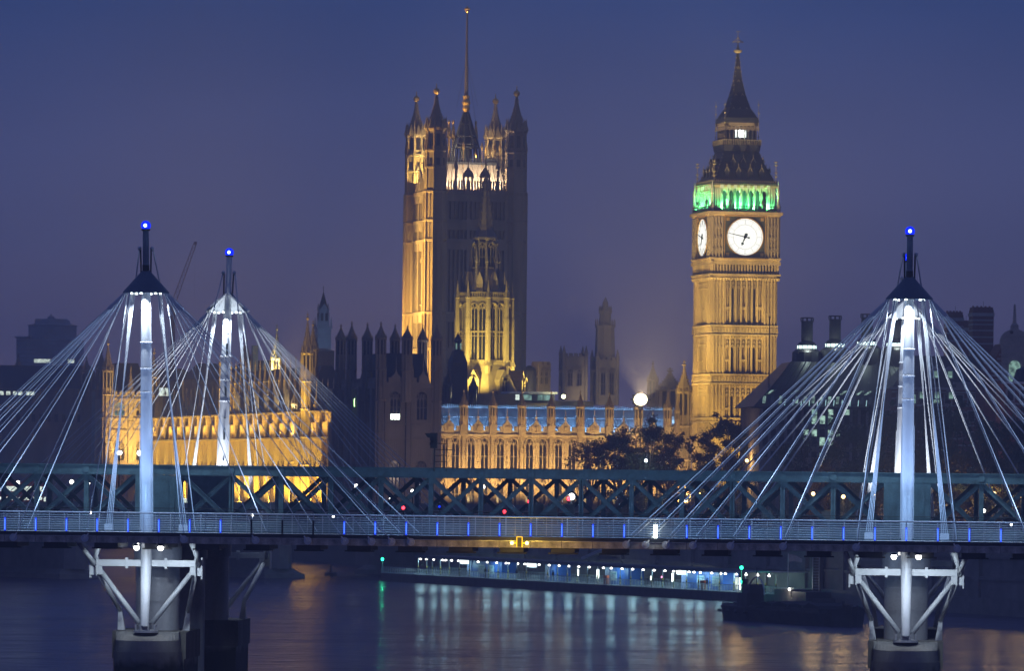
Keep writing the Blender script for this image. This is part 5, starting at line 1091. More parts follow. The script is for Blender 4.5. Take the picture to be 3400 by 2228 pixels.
# iron mansard roof, cresting, lantern crown, flagstaff
ROOFI = mat('iron_tile_roof', (0.38, 0.33, 0.28), 0.6, 0.2, 0.8)
zr0, zr1 = zv(648), zv(543)
rfo = MB().frus(0, 0, zr0, zr1, 15.5, 12.6).build('iron_roof', ROOFI, vt)
rb_ = MB().box(-0.07, 0.07, -0.12, 0.05, 0, 1).mesh('roof_rib', ROOFI)
for k in range(4):
    R = Matrix.Rotation(-math.pi / 2 * k, 3, 'Z')
    for i in range(11):
        x = -7 + 1.4 * i; m = MB(); m.beam(R @ Vector((x, -7.8, zr0)), R @ Vector((x * 12.6 / 15.5, -6.35, zr1)), 0.14, 0.14); m.build('roof_rib', ROOFI, rfo)
    c = MB(); x = -6.6
    c.box(-6.5, 6.5, -6.55, -6.2, zr1 - 0.2, zr1 + 0.4)
    while x < 6.6: c.frus(x, -6.4, zr1 + 0.4, zr1 + 2.2, 0.22, 0.04); c.box(x - 0.3, x + 0.3, -6.45, -6.35, zr1 + 0.9, zr1 + 1.1); x += 0.62
    c.build('cresting', IRON, rfo, (0, 0, 0), -math.pi / 2 * k, kind='stuff')
    for x in (-6.4, -2.2, 2.2): q = R @ Vector((x, -6.4, 0)); MB().lathe(q.x, q.y, [(0.1, zr1 - 3), (0.1, zr1 + 3.0), (0.32, zr1 + 3.6), (0.3, zr1 + 4.1), (0.08, zr1 + 5)], 8).build('gilt_standard', GILT, rfo)
zk0, zk1 = zr1 + 0.3, zv(366)
lc = MB()
for i in range(8):
    t = math.pi / 8 + math.pi * i / 4; prof = ((3.5, 0), (3.1, 0.3), (2.3, 0.52), (1.4, 0.76), (0.55, 1.0))
    for (ra, fa), (rb2, fb2) in zip(prof, prof[1:]): lc.tube((ra * math.cos(t), ra * math.sin(t), zk0 + (zk1 - zk0) * fa), (rb2 * math.cos(t), rb2 * math.sin(t), zk0 + (zk1 - zk0) * fb2), 0.22, 0.2, 6)
for f, ra in ((0.30, 3.1), (0.36, 2.9), (0.52, 2.3), (0.76, 1.4)): lc.lathe(0, 0, [(ra, zk0 + (zk1 - zk0) * f), (ra + 0.08, zk0 + (zk1 - zk0) * f + 0.2), (ra, zk0 + (zk1 - zk0) * f + 0.4)], 8)
lc.lathe(0, 0, [(1.5, zk0), (1.4, zk0 + (zk1 - zk0) * 0.5), (0.5, zk1)], 8); lc.build('lantern_crown', IRON, vt)
for (u, v0, v1) in ((1494, 390, 455), (1514, 388, 455), (1567, 394, 455), (1586, 390, 455)):
    x = (u - 1541) / 14.45; MB().lathe(x, 3.0 if u in (1494, 1586) else 4.5, [(0.28, zr1), (0.28, zv(v1)), (0.62, zv(v1 - 8)), (0.5, zv(v1 - 16)), (0.42, zv(v1 - 30)), (0.16, zv(v0 + 14)), (0.32, zv(v0 + 9)), (0.12, zv(v0))], 8).build('gilt_pinnacle', GILT, vt)
MB().lathe(0, 0, [(0.55, zk1), (0.9, zk1 + 0.8), (0.75, zk1 + 1.6), (1.0, zk1 + 2.2), (0.7, zk1 + 3.0), (0.85, zk1 + 3.8)], 10).build('gilt_base', GILT, vt)
zm = zk1 + 3.8; MB().lathe(0, 0, [(0.46, zm), (0.42, zm + 4), (0.27, zv(150)), (0.17, zv(32))], 12).build('flagstaff', mat('staff_iron', (0.12, 0.10, 0.10), 0.5, 0.2), vt)
MB().lathe(0, 0, [(0.2, zv(34)), (0.5, zv(30)), (0.2, zv(27)), (0.7, zv(23)), (0.75, zv(20)), (0.15, zv(14)), (0.1, zv(10))], 10).build('staff_crown', GILT, vt)
for x, v in ((2.6, 345), (2.9, 470), (-2.4, 350)): MB().tube((0, 0, zv(180)), (x, -0.5, zv(v)), 0.035, n=4).build('stay_rope', DARKM, vt)
EX, EY = (CT, ST), (-ST, CT)          # plan directions of the palace: along its north front, along its river front
# ================================================================ north range with the blue-lit roof
A = P(1452, 1500, 1033); A = (A.x, A.y)
nr = thing('north_range', 'long pinnacled gothic palace wing with pale blue lit metal roof', 'building', (A[0], A[1], 0), TH)
def zn(v, u=1800): return ZV(v, u, 1040)
PU = [1441] + [1538 + 96.7 * k for k in range(8)]
xs = [along(A, EX, u) for u in PU] + [along(A, EX, 2270)]
z_c = zn(1447)
lit = {(1, 3, 1): None}
rows = [(GZ, 10.6, 0, 0, 0, 0), (10.6, 18.0, 2, 1.35, 5.6, 2), (18.0, z_c, 2, 1.42, 6.1, 2)]
facade(nr, xs, rows, STONE, lit={}, proj=0.55, butt=0.9)
crenels(nr, xs[0], xs[-1], 0.0, z_c + 0.15, STONE_P, 0.85, 0.6, 0.75)
MB().box(xs[0], xs[-1], -0.25, 0.0, z_c - 0.3, z_c + 0.14).build('cornice', STONE_P, nr)
for i, x in enumerate(xs[1:-1]):
    p = MB(); p.box(x - 0.72, x + 0.72, -0.62, 0.75, z_c - 0.2, zn(1352) - 3.6)
    p.build('pinnacle_base', STONE, nr)
    turret(nr, x, 0.05, zn(1352) - 3.6, zn(1349), zn(1295), 0.80, STONE, name='pinnacle')
for i in range(len(xs) - 1):
    x = (xs[i] + xs[i + 1]) / 2; g = MB(); z = z_c + 0.15; g.box(x - 0.95, x + 0.95, -0.12, 0.6, z, z + 1.7); g.poly([(x - 1.05, z + 1.7), (x + 1.05, z + 1.7), (x + 0.45, z + 2.2), (x, z + 3.0), (x - 0.45, z + 2.2)], -0.1, 0.55); g.lathe(x, 0.2, [(0.12, z + 2.8), (0.28, z + 3.4), (0.08, z + 3.7), (0.05, z + 5.0)], 6)
    g.box(x - 0.3, x + 0.3, -0.28, -0.12, z + 0.5, z + 1.5); g.build('parapet_gablet', STONE, nr)
# roof: blue-grey metal sheets laid between raised seams
ry0, rz0, ry1, rz1 = 1.6, z_c - 0.4, 7.2, zn(1358)
x = xs[0] - 0.3; k = 0
while x < xs[-1] + 0.5:
    w = 2.0; m = MB()
    for q in range(3):
        f0, f1 = q / 3, (q + 1) / 3; dz = 0.02 * (q % 2)
        m.hexa([(x, ry0 + (ry1 - ry0) * f0, rz0 + (rz1 - rz0) * f0), (x + w - 0.02, ry0 + (ry1 - ry0) * f0, rz0 + (rz1 - rz0) * f0), (x + w - 0.02, ry0 + (ry1 - ry0) * f1, rz0 + (rz1 - rz0) * f1), (x, ry0 + (ry1 - ry0) * f1, rz0 + (rz1 - rz0) * f1),
                (x, ry0 + (ry1 - ry0) * f0 - 0.08, rz0 + (rz1 - rz0) * f0 + 0.16), (x + w - 0.02, ry0 + (ry1 - ry0) * f0 - 0.08, rz0 + (rz1 - rz0) * f0 + 0.16), (x + w - 0.02, ry0 + (ry1 - ry0) * f1 - 0.05, rz0 + (rz1 - rz0) * f1 + 0.08), (x, ry0 + (ry1 - ry0) * f1 - 0.05, rz0 + (rz1 - rz0) * f1 + 0.08)])
    m.build('roof_sheet', LEADB, nr)
    MB().beam((x - 0.01, ry0 - 0.1, rz0 + 0.16), (x - 0.01, ry1 - 0.1, rz1 + 0.12), 0.09, 0.12).build('roof_seam', LEADB, nr); x += w; k += 1
MB().box(xs[0], xs[-1] + 0.5, ry1, 12.8, rz1 - 0.3, rz1).build('roof_flat', LEADB, nr)
c = MB(); x = xs[0]
c.box(xs[0], xs[-1], ry1 - 0.1, ry1 + 0.05, rz1 + 0.05, rz1 + 0.25)
while x < xs[-1]: c.frus(x, ry1 - 0.03, rz1 + 0.25, rz1 + 0.75, 0.28, 0.06, 0.12, 0.05); x += 0.42
c.build('ridge_cresting', LEADB, nr, kind='stuff')
for i in range(len(xs) - 1):
    x = xs[i] + 0.66 * (xs[i + 1] - xs[i]); v = MB(); v.frus(x, (ry0 + ry1) / 2 - 0.3, (rz0 + rz1) / 2 + 0.3, (rz0 + rz1) / 2 + 1.3, 0.42, 0.3, 0.8, 0.2); v.frus(x, (ry0 + ry1) / 2 - 0.3, (rz0 + rz1) / 2 + 1.3, (rz0 + rz1) / 2 + 1.8, 0.34, 0.03); v.build('roof_vent', WHITE, nr)
for u in (1480, 2192):
    x = along(A, EX, u); 
    for s_ in (-0.28, 0.28): MB().beam((x + s_, ry0 - 0.25, rz0 + 0.2), (x + s_, ry1 - 0.25, rz1 + 0.3), 0.08, 0.08).build('ladder_rail', DARKM, nr)
    for k in range(14): f = k / 14; MB().box(x - 0.28, x + 0.28, ry0 - 0.28 + (ry1 - ry0) * f, ry0 - 0.22 + (ry1 - ry0) * f, rz0 + 0.25 + (rz1 - rz0) * f, rz0 + 0.31 + (rz1 - rz0) * f).build('ladder_rung', DARKM, nr)
MB().box(xs[0], xs[-1], 2.0, 13, GZ, rz0 - 0.05).build('body', STONE_D, nr)
# stair turret between wing and clock tower
p = P(2270, 1400, 1040); st_ = thing('stair_turret', 'octagonal stair turret with spirelet beside the clock tower', 'turret', (p.x, p.y, 0), TH)
turret(st_, 0, 0, GZ, zn(1300, 2270), zn(1195, 2270), 1.45, STONE, name='shaft')
for k, (dx, dy, vt_) in enumerate(((-1.6, -1.0, 1345), (1.7, -0.8, 1310), (1.9, 1.0, 1290))): turret(st_, dx, dy, zn(1450, 2270), zn(vt_ + 20, 2270), zn(vt_ - 35, 2270), 0.5, STONE, name='side_pinnacle')

# ================================================================ dark river-end block
B = P(1262, 1400, 1022); B = (B.x, B.y); LF = along(B, EX, 1452); LE = along(B, EY, 1110)
sb = thing('river_end_block', 'dark unlit gothic block with many black pinnacled turrets', 'building', (B[0], B[1], 0), TH)
def zs_(v, u=1350, D=1024): return ZV(v, u, D)
zc1 = zs_(1284); zp = zs_(1262)
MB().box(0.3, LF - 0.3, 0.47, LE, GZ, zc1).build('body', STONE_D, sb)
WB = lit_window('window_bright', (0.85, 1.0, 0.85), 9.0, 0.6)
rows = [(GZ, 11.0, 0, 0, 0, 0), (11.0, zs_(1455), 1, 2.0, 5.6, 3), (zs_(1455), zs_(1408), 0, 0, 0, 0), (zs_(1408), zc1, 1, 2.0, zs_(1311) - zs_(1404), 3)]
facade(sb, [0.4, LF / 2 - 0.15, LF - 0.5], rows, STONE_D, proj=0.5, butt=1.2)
for k, x in enumerate((-0.62, 0.0, 0.62)):
    xx = 0.4 + (LF / 2 - 0.55) / 2 + x; MB().box(xx - 0.26, xx + 0.26, 0.12, 0.18, zs_(1402), zs_(1376)).build('lit_pane', WB, sb)
# east (river) face
def sidewall():
    e = thing
    g = MB(); n = 7
    for i in range(n + 1): y = LE * i / n; g.box(-0.55, 0.29, y - 0.55, y + 0.55, GZ, zc1)
    g.box(-0.25, 0.29, 0.2, LE, zc1 - 0.4, zc1); g.box(-0.25, 0.29, 0.2, LE, zs_(1455) - 0.3, zs_(1455)); g.box(-0.05, 0.29, 0.2, LE, GZ, 12)
    g.build('side_buttresses', STONE_D, sb, kind='stuff')
    for i in range(n):
        y = LE * (i + 0.5) / n
        for z0, h in ((13, 6.5), (zs_(1404), 5.4)): window(sb, 0.0, y, z0, 2.2, h, 3, STONE_D, None, -math.pi / 2).location.x = -0.2
sidewall()
crenels(sb, 0.4, LF - 0.4, 0.0, zc1 + 0.1, STONE_D, 0.7, 0.5, 0.8)
crenels(sb, 0.2, LE - 0.2, 0.0, zc1 + 0.1, STONE_D, 0.7, 0.5, 0.8, rz=-math.pi / 2, loc=(0.0, LE + 0.0, 0))
for x in (LF * 0.27, LF * 0.74):
    g = MB(); z = zc1 + 0.8; g.poly([(x - 0.9, z), (x + 0.9, z), (x + 0.8, z + 1.2), (x + 0.35, z + 1.5), (x, z + 2.6), (x - 0.35, z + 1.5), (x - 0.8, z + 1.2)], -0.1, 0.4); g.tube((x, 0.1, z + 2.4), (x, 0.1, z + 5.0), 0.1, 0.05, 6)
    for q in (-2.0, 2.0): g.lathe(x + q, 0.15, [(0.16, z), (0.13, z + 2.6), (0.03, z + 3.2)], 6)
    g.build('parapet_gablet', STONE_D, sb)
MB().frus(LF * 0.5, LE * 0.32, zc1, zs_(1172), LF - 1.5, LF - 3.5, LE * 0.5, LE * 0.5 - 5).build('slate_roof', SLATE, sb)
for (x, y, tip) in ((0.05, 0.3, 1073), (LF * 0.455, 0.05, 1082), (LF - 0.35, 0.3, 1078)): turret(sb, x, y, GZ if x < 1 or x > 8 else zc1 - 3, zs_(1122), zs_(tip - 4), 1.02, STONE_D, name='turret')
for (u, tip, D) in ((1307, 1084, 1048), (1398, 1078, 1042)):
    x = along((B[0] - ST * 14, B[1] + CT * 14), EX, u); turret(sb, x, 14.0, zc1 - 2, ZV(1130, u, D), ZV(tip - 4, u, D), 0.95, STONE_D, name='turret')
for (u, tip) in ((1215, 1073), (1163, 1068), (1127, 1078)):
    y = along(B, EY, u); D = B[1] + CT * y; turret(sb, 0.0, y, GZ, ZV(1124, u, D), ZV(tip - 3, u, D), 1.0, STONE_D, name='turret')
gl = MB(); yy = along(B, EY, 1186)
for i in range(6): t = -0.9 + 0.3 * i; gl.tube((-0.62, yy + 0.5 * math.cos(t), zs_(1335) + 1.0 * math.sin(t)), (-0.62, yy + 0.5 * math.cos(t + 0.3), zs_(1335) + 1.0 * math.sin(t + 0.3)), 0.09, n=6)
tag(gl.build('emergency_light', emit('light_lime', (0.5, 1.0, 0.35), 5), None, (B[0], B[1], 0), TH), 'small curved lime green light on the dark river-end block', 'light')

# ================================================================ golden river front
G = P(1107, 1500, 1078); G = (G.x, G.y)
RL = along(G, EY, 508); FAR = (G[0] + EY[0] * RL, G[1] + EY[1] * RL); RRZ = -(math.pi / 2 - TH)
rvf = thing('river_front', 'golden floodlit gothic river front seen at a steep angle', 'building', (FAR[0], FAR[1], 0), RRZ)
def tx(u): return RL - along(G, EY, u)      # local x (far end 0, near end RL)
nb = 38; xs = [RL * i / nb for i in range(nb + 1)]
rows = [(GZ, 11.0, 0, 0, 0, 0), (11.0, 17.6, 1, 2.2, 4.8, 3), (17.6, 24.8, 1, 2.2, 5.2, 3), (24.8, 30.2, 1, 2.2, 3.9, 3)]
facade(rvf, xs, rows, STONE_P, proj=1.15, butt=0.9, depth=10, led=1.2)
i0, i1 = int(tx(765) / RL * nb), int(tx(985) / RL * nb) + 1
facade(rvf, xs[i0:i1 + 1], [(30.2, 35.2, 1, 2.2, 3.4, 3)], STONE_P, y=0.35, proj=0.55, butt=0.8, z0=30.2, depth=9)
crenels(rvf, xs[0], xs[i0], 0.0, 30.3, STONE_P, 0.8, 0.6, 0.6); crenels(rvf, xs[i1], xs[-1], 0.0, 30.3, STONE_P, 0.8, 0.6, 0.6); crenels(rvf, xs[i0], xs[i1], 0.35, 35.3, STONE_P, 0.8, 0.6, 0.6)
for i, x in enumerate(xs):
    up = i0 <= i <= i1; p = MB(); z = 35.3 if up else 30.3; p.lathe(x, -0.1, [(0.42, z - 1), (0.40, z + 1.7), (0.52, z + 1.8), (0.28, z + 2.8), (0.10, z + 5.2), (0.2, z + 5.4), (0.04, z + 6.6)], 8); p.build('pinnacle', STONE_P, rvf)
def zr(v, u): return ZV(v, u, G[1] + EY[1] * along(G, EY, u))
for (u, vt_, vs, m_, y) in ((1035, 1172, 1036, STONE_P, -1.2), (1003, 1160, 1062, STONE_D, 2.0), (760, 1205, 1100, STONE_P, -1.2), (775, 1190, 1120, STONE_D, 2.5), (985, 1340, 1270, STONE_P, -0.5)):  # lit turrets get the pale stone, unlit ones the dark
    turret(rvf, tx(u), y, GZ, zr(vt_, u), zr(vs, u), 1.15 if vs < 1200 else 0.8, m_, name='turret')
rfm = MB(); rfm.frus(RL / 2, 6.5, 30.2, 33.2, RL, RL, 7, 2); rfm.build('slate_roof', SLATE, rvf)
rfm = MB(); rfm.frus((xs[i0] + xs[i1]) / 2, 6, 35.2, 40, xs[i1] - xs[i0], xs[i1] - xs[i0] - 6, 8, 2); rfm.build('slate_roof', SLATE, rvf)
MB().box(-14, RL + 4, -10.5, 0, 2, GZ + 1.0).build('terrace', STONE_D, rvf); MB().box(-14, RL + 4, -10.5, -10.1, GZ + 1.0, GZ + 2.0).build('terrace_parapet', STONE_P, rvf)
# south pavilion: its end faces the viewer
C0 = P(352, 1450, 1282); CW = along((C0.x, C0.y), EX, 512)
pv = thing('south_pavilion', 'golden lit end pavilion with corner turrets behind the left mast', 'building', (C0.x, C0.y, 0), TH)
def zp_(v, u=430): return ZV(v, u, 1284)
rows = [(GZ, 11, 0, 0, 0, 0), (11, 18, 1, 2.4, 5, 3), (18, zp_(1430), 1, 2.4, 4.6, 3), (zp_(1430), zp_(1390), 0, 0, 0, 0), (zp_(1390), zp_(1325), 1, 2.4, zp_(1345) - zp_(1388), 3)]
facade(pv, [0.6, CW * 0.5, CW - 0.6], rows, STONE_P, lit={(0, 4, 0): WIN_T}, proj=0.5, butt=1.4, depth=20)
crenels(pv, 0.4, CW - 0.4, 0, zp_(1322), STONE_P, 0.8, 0.6, 0.8)
for x, tip, bt in ((0.3, 1126, 1232), (CW * 0.5, 1215, 1300), (CW - 0.3, 1155, 1250)): turret(pv, x, 0.2, GZ if x != CW * 0.5 else zp_(1340), zp_(bt), zp_(tip), 1.3 if x != CW * 0.5 else 0.8, STONE_P, name='turret')
MB().frus(CW / 2, 10, zp_(1320), zp_(1205), CW - 2, CW - 7, 18, 12).build('slate_roof', SLATE, pv)
w_ = P(545, 1301, 1262); tag(MB().box(-0.9, 0.9, -0.1, 0.1, -0.9, 0.9).build('dormer_window', WIN_W, pv), 'x x x x', 'window') if False else None
dwn = thing('roof_lantern_box', 'small box dormer with lit window on the dark roof by the pavilion', 'dormer', (w_.x, w_.y, 0), TH)
MB().box(-1.2, 1.2, 0, 6, 30.2, w_.z + 1.3).build('box', SLATE, dwn)
for x in (-0.65, 0.65): MB().box(x - 0.55, x + 0.55, -0.06, -0.01, w_.z - 1.0, w_.z + 0.9).build('pane', WIN_W, dwn)

# ================================================================ octagonal lantern tower (middle)
CTc = P(1607, 1200, 1122); ct = thing('octagon_tower', 'octagonal lantern tower lit yellow with dark crocketed spire', 'tower', (CTc.x, CTc.y, 0), math.radians(22.5 + 8))
def zo(v): return ZV(v, 1607, 1117)
R1 = 5.0
MB().lathe(0, 0, [(R1, 20), (R1, zo(985))], 8).build('core', STONE, ct)
ap = R1 * math.cos(math.pi / 8); fw = 2 * R1 * math.sin(math.pi / 8)
for i in range(8):
    t = math.pi * i / 4 + math.pi / 2; rz = math.pi * i / 4
    for s_ in (-0.85, 0.85):
        o = window(ct, 0, 0, 0, 1.25, zo(1008) - zo(1195), 2, STONE, None, rz); o.location = Matrix.Rotation(rz, 3, 'Z') @ Vector((s_, -ap - 0.52, zo(1195)))
    b = MB(); b.box(-0.22, 0.22, -ap - 0.45, -ap, zo(1200), zo(1000)); b.box(-fw / 2, fw / 2, -ap - 0.5, -ap, zo(1240), zo(1197)); b.box(-fw / 2, fw / 2, -ap - 0.45, -ap, zo(1004), zo(985)); b.box(-fw / 2, fw / 2, -ap - 0.4, -ap, zo(1104), zo(1098))
    x = -fw / 2
    while x < fw / 2 - 0.2: b.box(x, x + 0.22, -ap - 0.4, -ap - 0.1, zo(985), zo(972)); x += 0.5
    b.box(-fw / 2, fw / 2, -ap - 0.4, -ap - 0.1, zo(972), zo(969)); b.build('lantern_face', STONE, ct, (0, 0, 0), rz)
    tc_ = math.pi / 8 + math.pi * i / 4; cx, cy = (R1 + 0.75) * math.cos(tc_), (R1 + 0.75) * math.sin(tc_)
    bt = MB(); bt.lathe(cx, cy, [(0.72, zo(1310)), (0.72, zo(1215)), (0.6, zo(1205)), (0.6, zo(1060)), (0.5, zo(1050)), (0.5, zo(990)), (0.62, zo(988)), (0.3, zo(970)), (0.05, zo(930))], 8); bt.frus(cx, cy, zo(1215), zo(1180), 1.6, 0.2); bt.build('buttress_pinnacle', STONE, ct)
    # upper spire stage
    cx, cy = 2.9 * math.cos(tc_), 2.9 * math.sin(tc_); q = MB(); q.lathe(cx, cy, [(0.32, zo(960)), (0.32, zo(870)), (0.42, zo(866)), (0.05, zo(820))], 6); q.build('spire_pinnacle', STONE_D, ct)
    g = MB(); g.poly([(-0.7, zo(968)), (0.7, zo(968)), (0.7, zo(930)), (0, zo(900)), (-0.7, zo(930))], -4.3, -3.2); g.build('spire_gable', STONE, ct, (0, 0, 0), rz)
MB().lathe(0, 0, [(R1 * 0.93, zo(985)), (3.2, zo(915)), (2.4, zo(890))], 8).build('stone_roof', STONE_D, ct)
MB().lathe(0, 0, [(2.25, zo(890)), (2.25, zo(795)), (2.6, zo(792)), (2.6, zo(785)), (1.7, zo(760)), (1.1, zo(680)), (0.5, zo(600)), (0.12, zo(548))], 8).build('spire', STONE_D, ct)
for i in range(8):
    rz = math.pi * i / 4; o = window(ct, 0, 0, 0, 1.1, zo(805) - zo(885), 2, STONE_D, None, rz); o.location = Matrix.Rotation(rz, 3, 'Z') @ Vector((0, -2.62, zo(885)))
k = MB()
for i in range(8):
    t = math.pi / 8 + math.pi * i / 4
    for q in range(9): v = 775 - q * 24; rr = 1.95 * max(0.08, (v - 545) / 225) ** 0.9; k.frus(rr * math.cos(t), rr * math.sin(t), zo(v), zo(v - 9), 0.34, 0.1)
k.lathe(0, 0, [(0.12, zo(548)), (0.3, zo(542)), (0.06, zo(538)), (0.04, zo(526))], 6); k.build('spire_crockets', STONE_D, ct, kind='stuff')
# broached base with gabled dormers
MB().lathe(0, 0, [(8.2, 20), (8.2, zo(1300)), (5.6, zo(1212)), (R1, zo(1205))], 8).build('broach_base', STONE, ct)
for i in (-2, -1, 0, 1, 2):
    rz = math.pi * i / 4; g = MB(); g.poly([(-1.2, zo(1312)), (1.2, zo(1312)), (1.2, zo(1262)), (0, zo(1228)), (-1.2, zo(1262))], -8.6, -5.2); o = g.build('dormer_gable', STONE, ct, (0, 0, 0), rz)
    w = window(ct, 0, 0, 0, 1.2, zo(1255) - zo(1300), 2, STONE, None, rz); w.location = Matrix.Rotation(rz, 3, 'Z') @ Vector((0, -9.12, zo(1300)))

# ================================================================ other roofs and towers behind
def zz(v, u, D): return ZV(v, u, D)
def sq_tower(u0, u1, vtop, vbase, D, rz, m, label, pin, name='far_tower', win=2, spire=None, wv=None):
    c = P((u0 + u1) / 2, vtop, D); w = (u1 - u0) / F * D / (math.cos(rz) + abs(math.sin(rz))); t = thing(name, label, 'tower', (c.x, c.y, 0), rz); um = (u0 + u1) / 2; h = w / 2
    MB().box(-h, h, -h, h, zz(vbase, um, D), zz(vtop, um, D)).build('shaft', m, t)
    MB().box(-h - 0.25, h + 0.25, -h - 0.25, h + 0.25, zz(vtop + 35, um, D), zz(vtop + 30, um, D)).build('string_course', m, t)
    for k in range(4):
        crenels(t, -h, h, -h - 0.1, zz(vtop, um, D) - 0.3, m, 0.8, 0.6, 0.7, 0.35, -math.pi / 2 * k)
        for i in range(win):
            x = (i - (win - 1) / 2) * w * 0.42; za, zb2 = zz(wv[1], um, D), zz(wv[0], um, D); o = window(t, 0, 0, 0, w * 0.2, zb2 - za, 2, m, None, -math.pi / 2 * k); o.location = Matrix.Rotation(-math.pi / 2 * k, 3, 'Z') @ Vector((x, -h - 0.52, za))
    for sx in (-1, 1):
        for sy in (-1, 1):
            b = MB(); b.lathe(sx * h, sy * h, [(w * 0.085, zz(vbase, um, D)), (w * 0.085, zz(vtop - 10, um, D)), (w * 0.10, zz(vtop - 12, um, D)), (0.05, zz(pin, um, D))], 8); b.build('corner_pinnacle', m, t)
    return t, h
t, h = sq_tower(1862, 1946, 1188, 1330, 1480, math.radians(8), STONE_D, 'grey square church tower with four sharp pinnacles in the haze', 1147, win=2, wv=(1228, 1282))
t, h = sq_tower(1966, 2050, 1200, 1345, 1500, math.radians(14), STONE_D, 'hazy tower with stepped octagonal lantern and spirelet', 1160, win=2, wv=(1228, 1312))
um, D = 2006, 1500
for (v0, v1, r0, r1) in ((1190, 1088, 2.9, 2.6), (1088, 1080, 2.9, 2.9), (1080, 1036, 1.75, 1.6), (1036, 1032, 1.9, 1.9), (1032, 1005, 0.9, 0.8), (1005, 986, 0.8, 0.08)):
    MB().lathe(0, 0, [(r0, zz(v0, um, D)), (r1, zz(v1, um, D))], 8).build('lantern_stage', STONE_D, t)
for v, rr in ((1080, 2.7), (1036, 1.65)):
    for i in range(8): a = math.pi / 8 + math.pi * i / 4; MB().lathe(rr * math.cos(a), rr * math.sin(a), [(0.22, zz(v + 5, um, D)), (0.2, zz(v - 12, um, D)), (0.03, zz(v - 22, um, D))], 6).build('lantern_pinnacle', STONE_D, t)
# blue-lit spire tower left of the dark block
t = thing('blue_spire_tower', 'pale blue lit square spire tower behind the golden turret', 'tower', (*P(1072, 1150, 1180).xy, 0), TH); D = 1180; um = 1072
BLS = mat('stone_blue_lit', (0.34, 0.36, 0.38), 0.85, 0.2, 0.5)
MB().frus(0, 0, 25, zz(1090, um, D), 3.1, 3.0).build('shaft', BLS, t); MB().frus(0, 0, zz(1090, um, D), zz(1084, um, D), 3.5, 3.5).build('string_course', BLS, t)
MB().frus(0, 0, zz(1084, um, D), zz(1030, um, D), 2.4, 2.1).build('lantern', BLS, t)
for k in range(4):
    for x in (-0.5, 0.5): MB().box(x - 0.28, x + 0.28, -1.22, -1.16, zz(1066, um, D), zz(1040, um, D)).build('louvre', GLASS, t, (0, 0, 0), -math.pi / 2 * k)
    for x in (-0.6, 0.6): MB().box(x - 0.3, x + 0.3, -1.58, -1.52, zz(1135, um, D), zz(1105, um, D)).build('panel', BLS, t, (0, 0, 0), -math.pi / 2 * k)
    MB().poly([(-1.0, zz(1030, um, D)), (1.0, zz(1030, um, D)), (0, zz(1008, um, D))], -1.2, -1.0).build('gable', BLS, t, (0, 0, 0), -math.pi / 2 * k)
MB().frus(0, 0, zz(1030, um, D), zz(972, um, D), 1.9, 0.2).build('spire', SLATE, t); MB().tube((0, 0, zz(972, um, D)), (0, 0, zz(950, um, D)), 0.07).build('finial', DARKM, t)
for sx in (-1, 1):
    for sy in (-1, 1): MB().lathe(sx * 1.5, sy * 1.5, [(0.22, zz(1092, um, D)), (0.2, zz(1070, um, D)), (0.03, zz(1052, um, D))], 6).build('pinnacle', BLS, t)
def roof_block(u0, u1, vr, ve, D, m, label, rz=TH, dep=14, hip=4.0, base=20, name='roofed_block'):
    a, b = P(u0, ve, D), P(u1, ve, D); w = (b - a).length; t = thing(name, label, 'roof', (a.x, a.y, 0), rz); um = (u0 + u1) / 2; z0, z1 = zz(ve, um, D), zz(vr, um, D)
    MB().box(0, w, 0, dep, base, z0).build('wall', STONE_D, t); MB().frus(w / 2, dep / 2, z0, z1, w + 0.4, max(0.5, w - hip), dep + 0.4, 1.5).build('slope', m, t); return t, w, z0, z1
roof_block(1030, 1112, 1155, 1165, 1130, STONE_D, 'square dark block below the blue spire tower', dep=10, hip=2)
roof_block(790, 985, 1195, 1235, 1245, SLATE, 'dark steep roof behind the golden river front', hip=6)
roof_block(640, 800, 1205, 1260, 1275, SLATE, 'lower dark roof beyond the far left mast', hip=5)
roof_block(520, 660, 1222, 1262, 1300, SLATE, 'distant dark roof between the two left masts', hip=5)
TEAL = mat('stone_teal_lit', (0.30, 0.34, 0.30), 0.85, 0.25, 0.6)  # teal of the lamplight put into the stone colour
t = thing('teal_gable_front', 'pale teal lit gable front with thin spire behind the river front', 'building', (*P(795, 1300, 1225).xy, 0), TH); D = 1225
w = 95 / F * D; z1 = zz(1262, 840, D); MB().box(0, w, 0, 6, 25, z1).build('wall', TEAL, t)
for u in (805, 822, 875): x = (u - 795) / F * D; MB().lathe(x, 0, [(0.5, z1), (0.5, z1 + 1.5), (0.1, z1 + 4)], 6).build('pinnacle', TEAL, t)
MB().poly([(w * 0.75, z1), (w, z1), (w * 0.96, z1 + 2.2), (w * 0.88, z1 + 4.2), (w * 0.79, z1 + 2.2)], 0, 0.6).build('gable', TEAL, t); MB().box(w * 0.5, w * 0.68, 1, 3, z1, z1 + 8).build('chimney', TEAL, t)
t = thing('teal_spirelet', 'thin pale teal spirelet rising behind the cables', 'tower', (*P(918, 1250, 1215).xy, 0), TH); turret(t, 0, 0, 25, zz(1190, 918, 1215), zz(1075, 918, 1215), 1.15, TEAL, name='shaft')
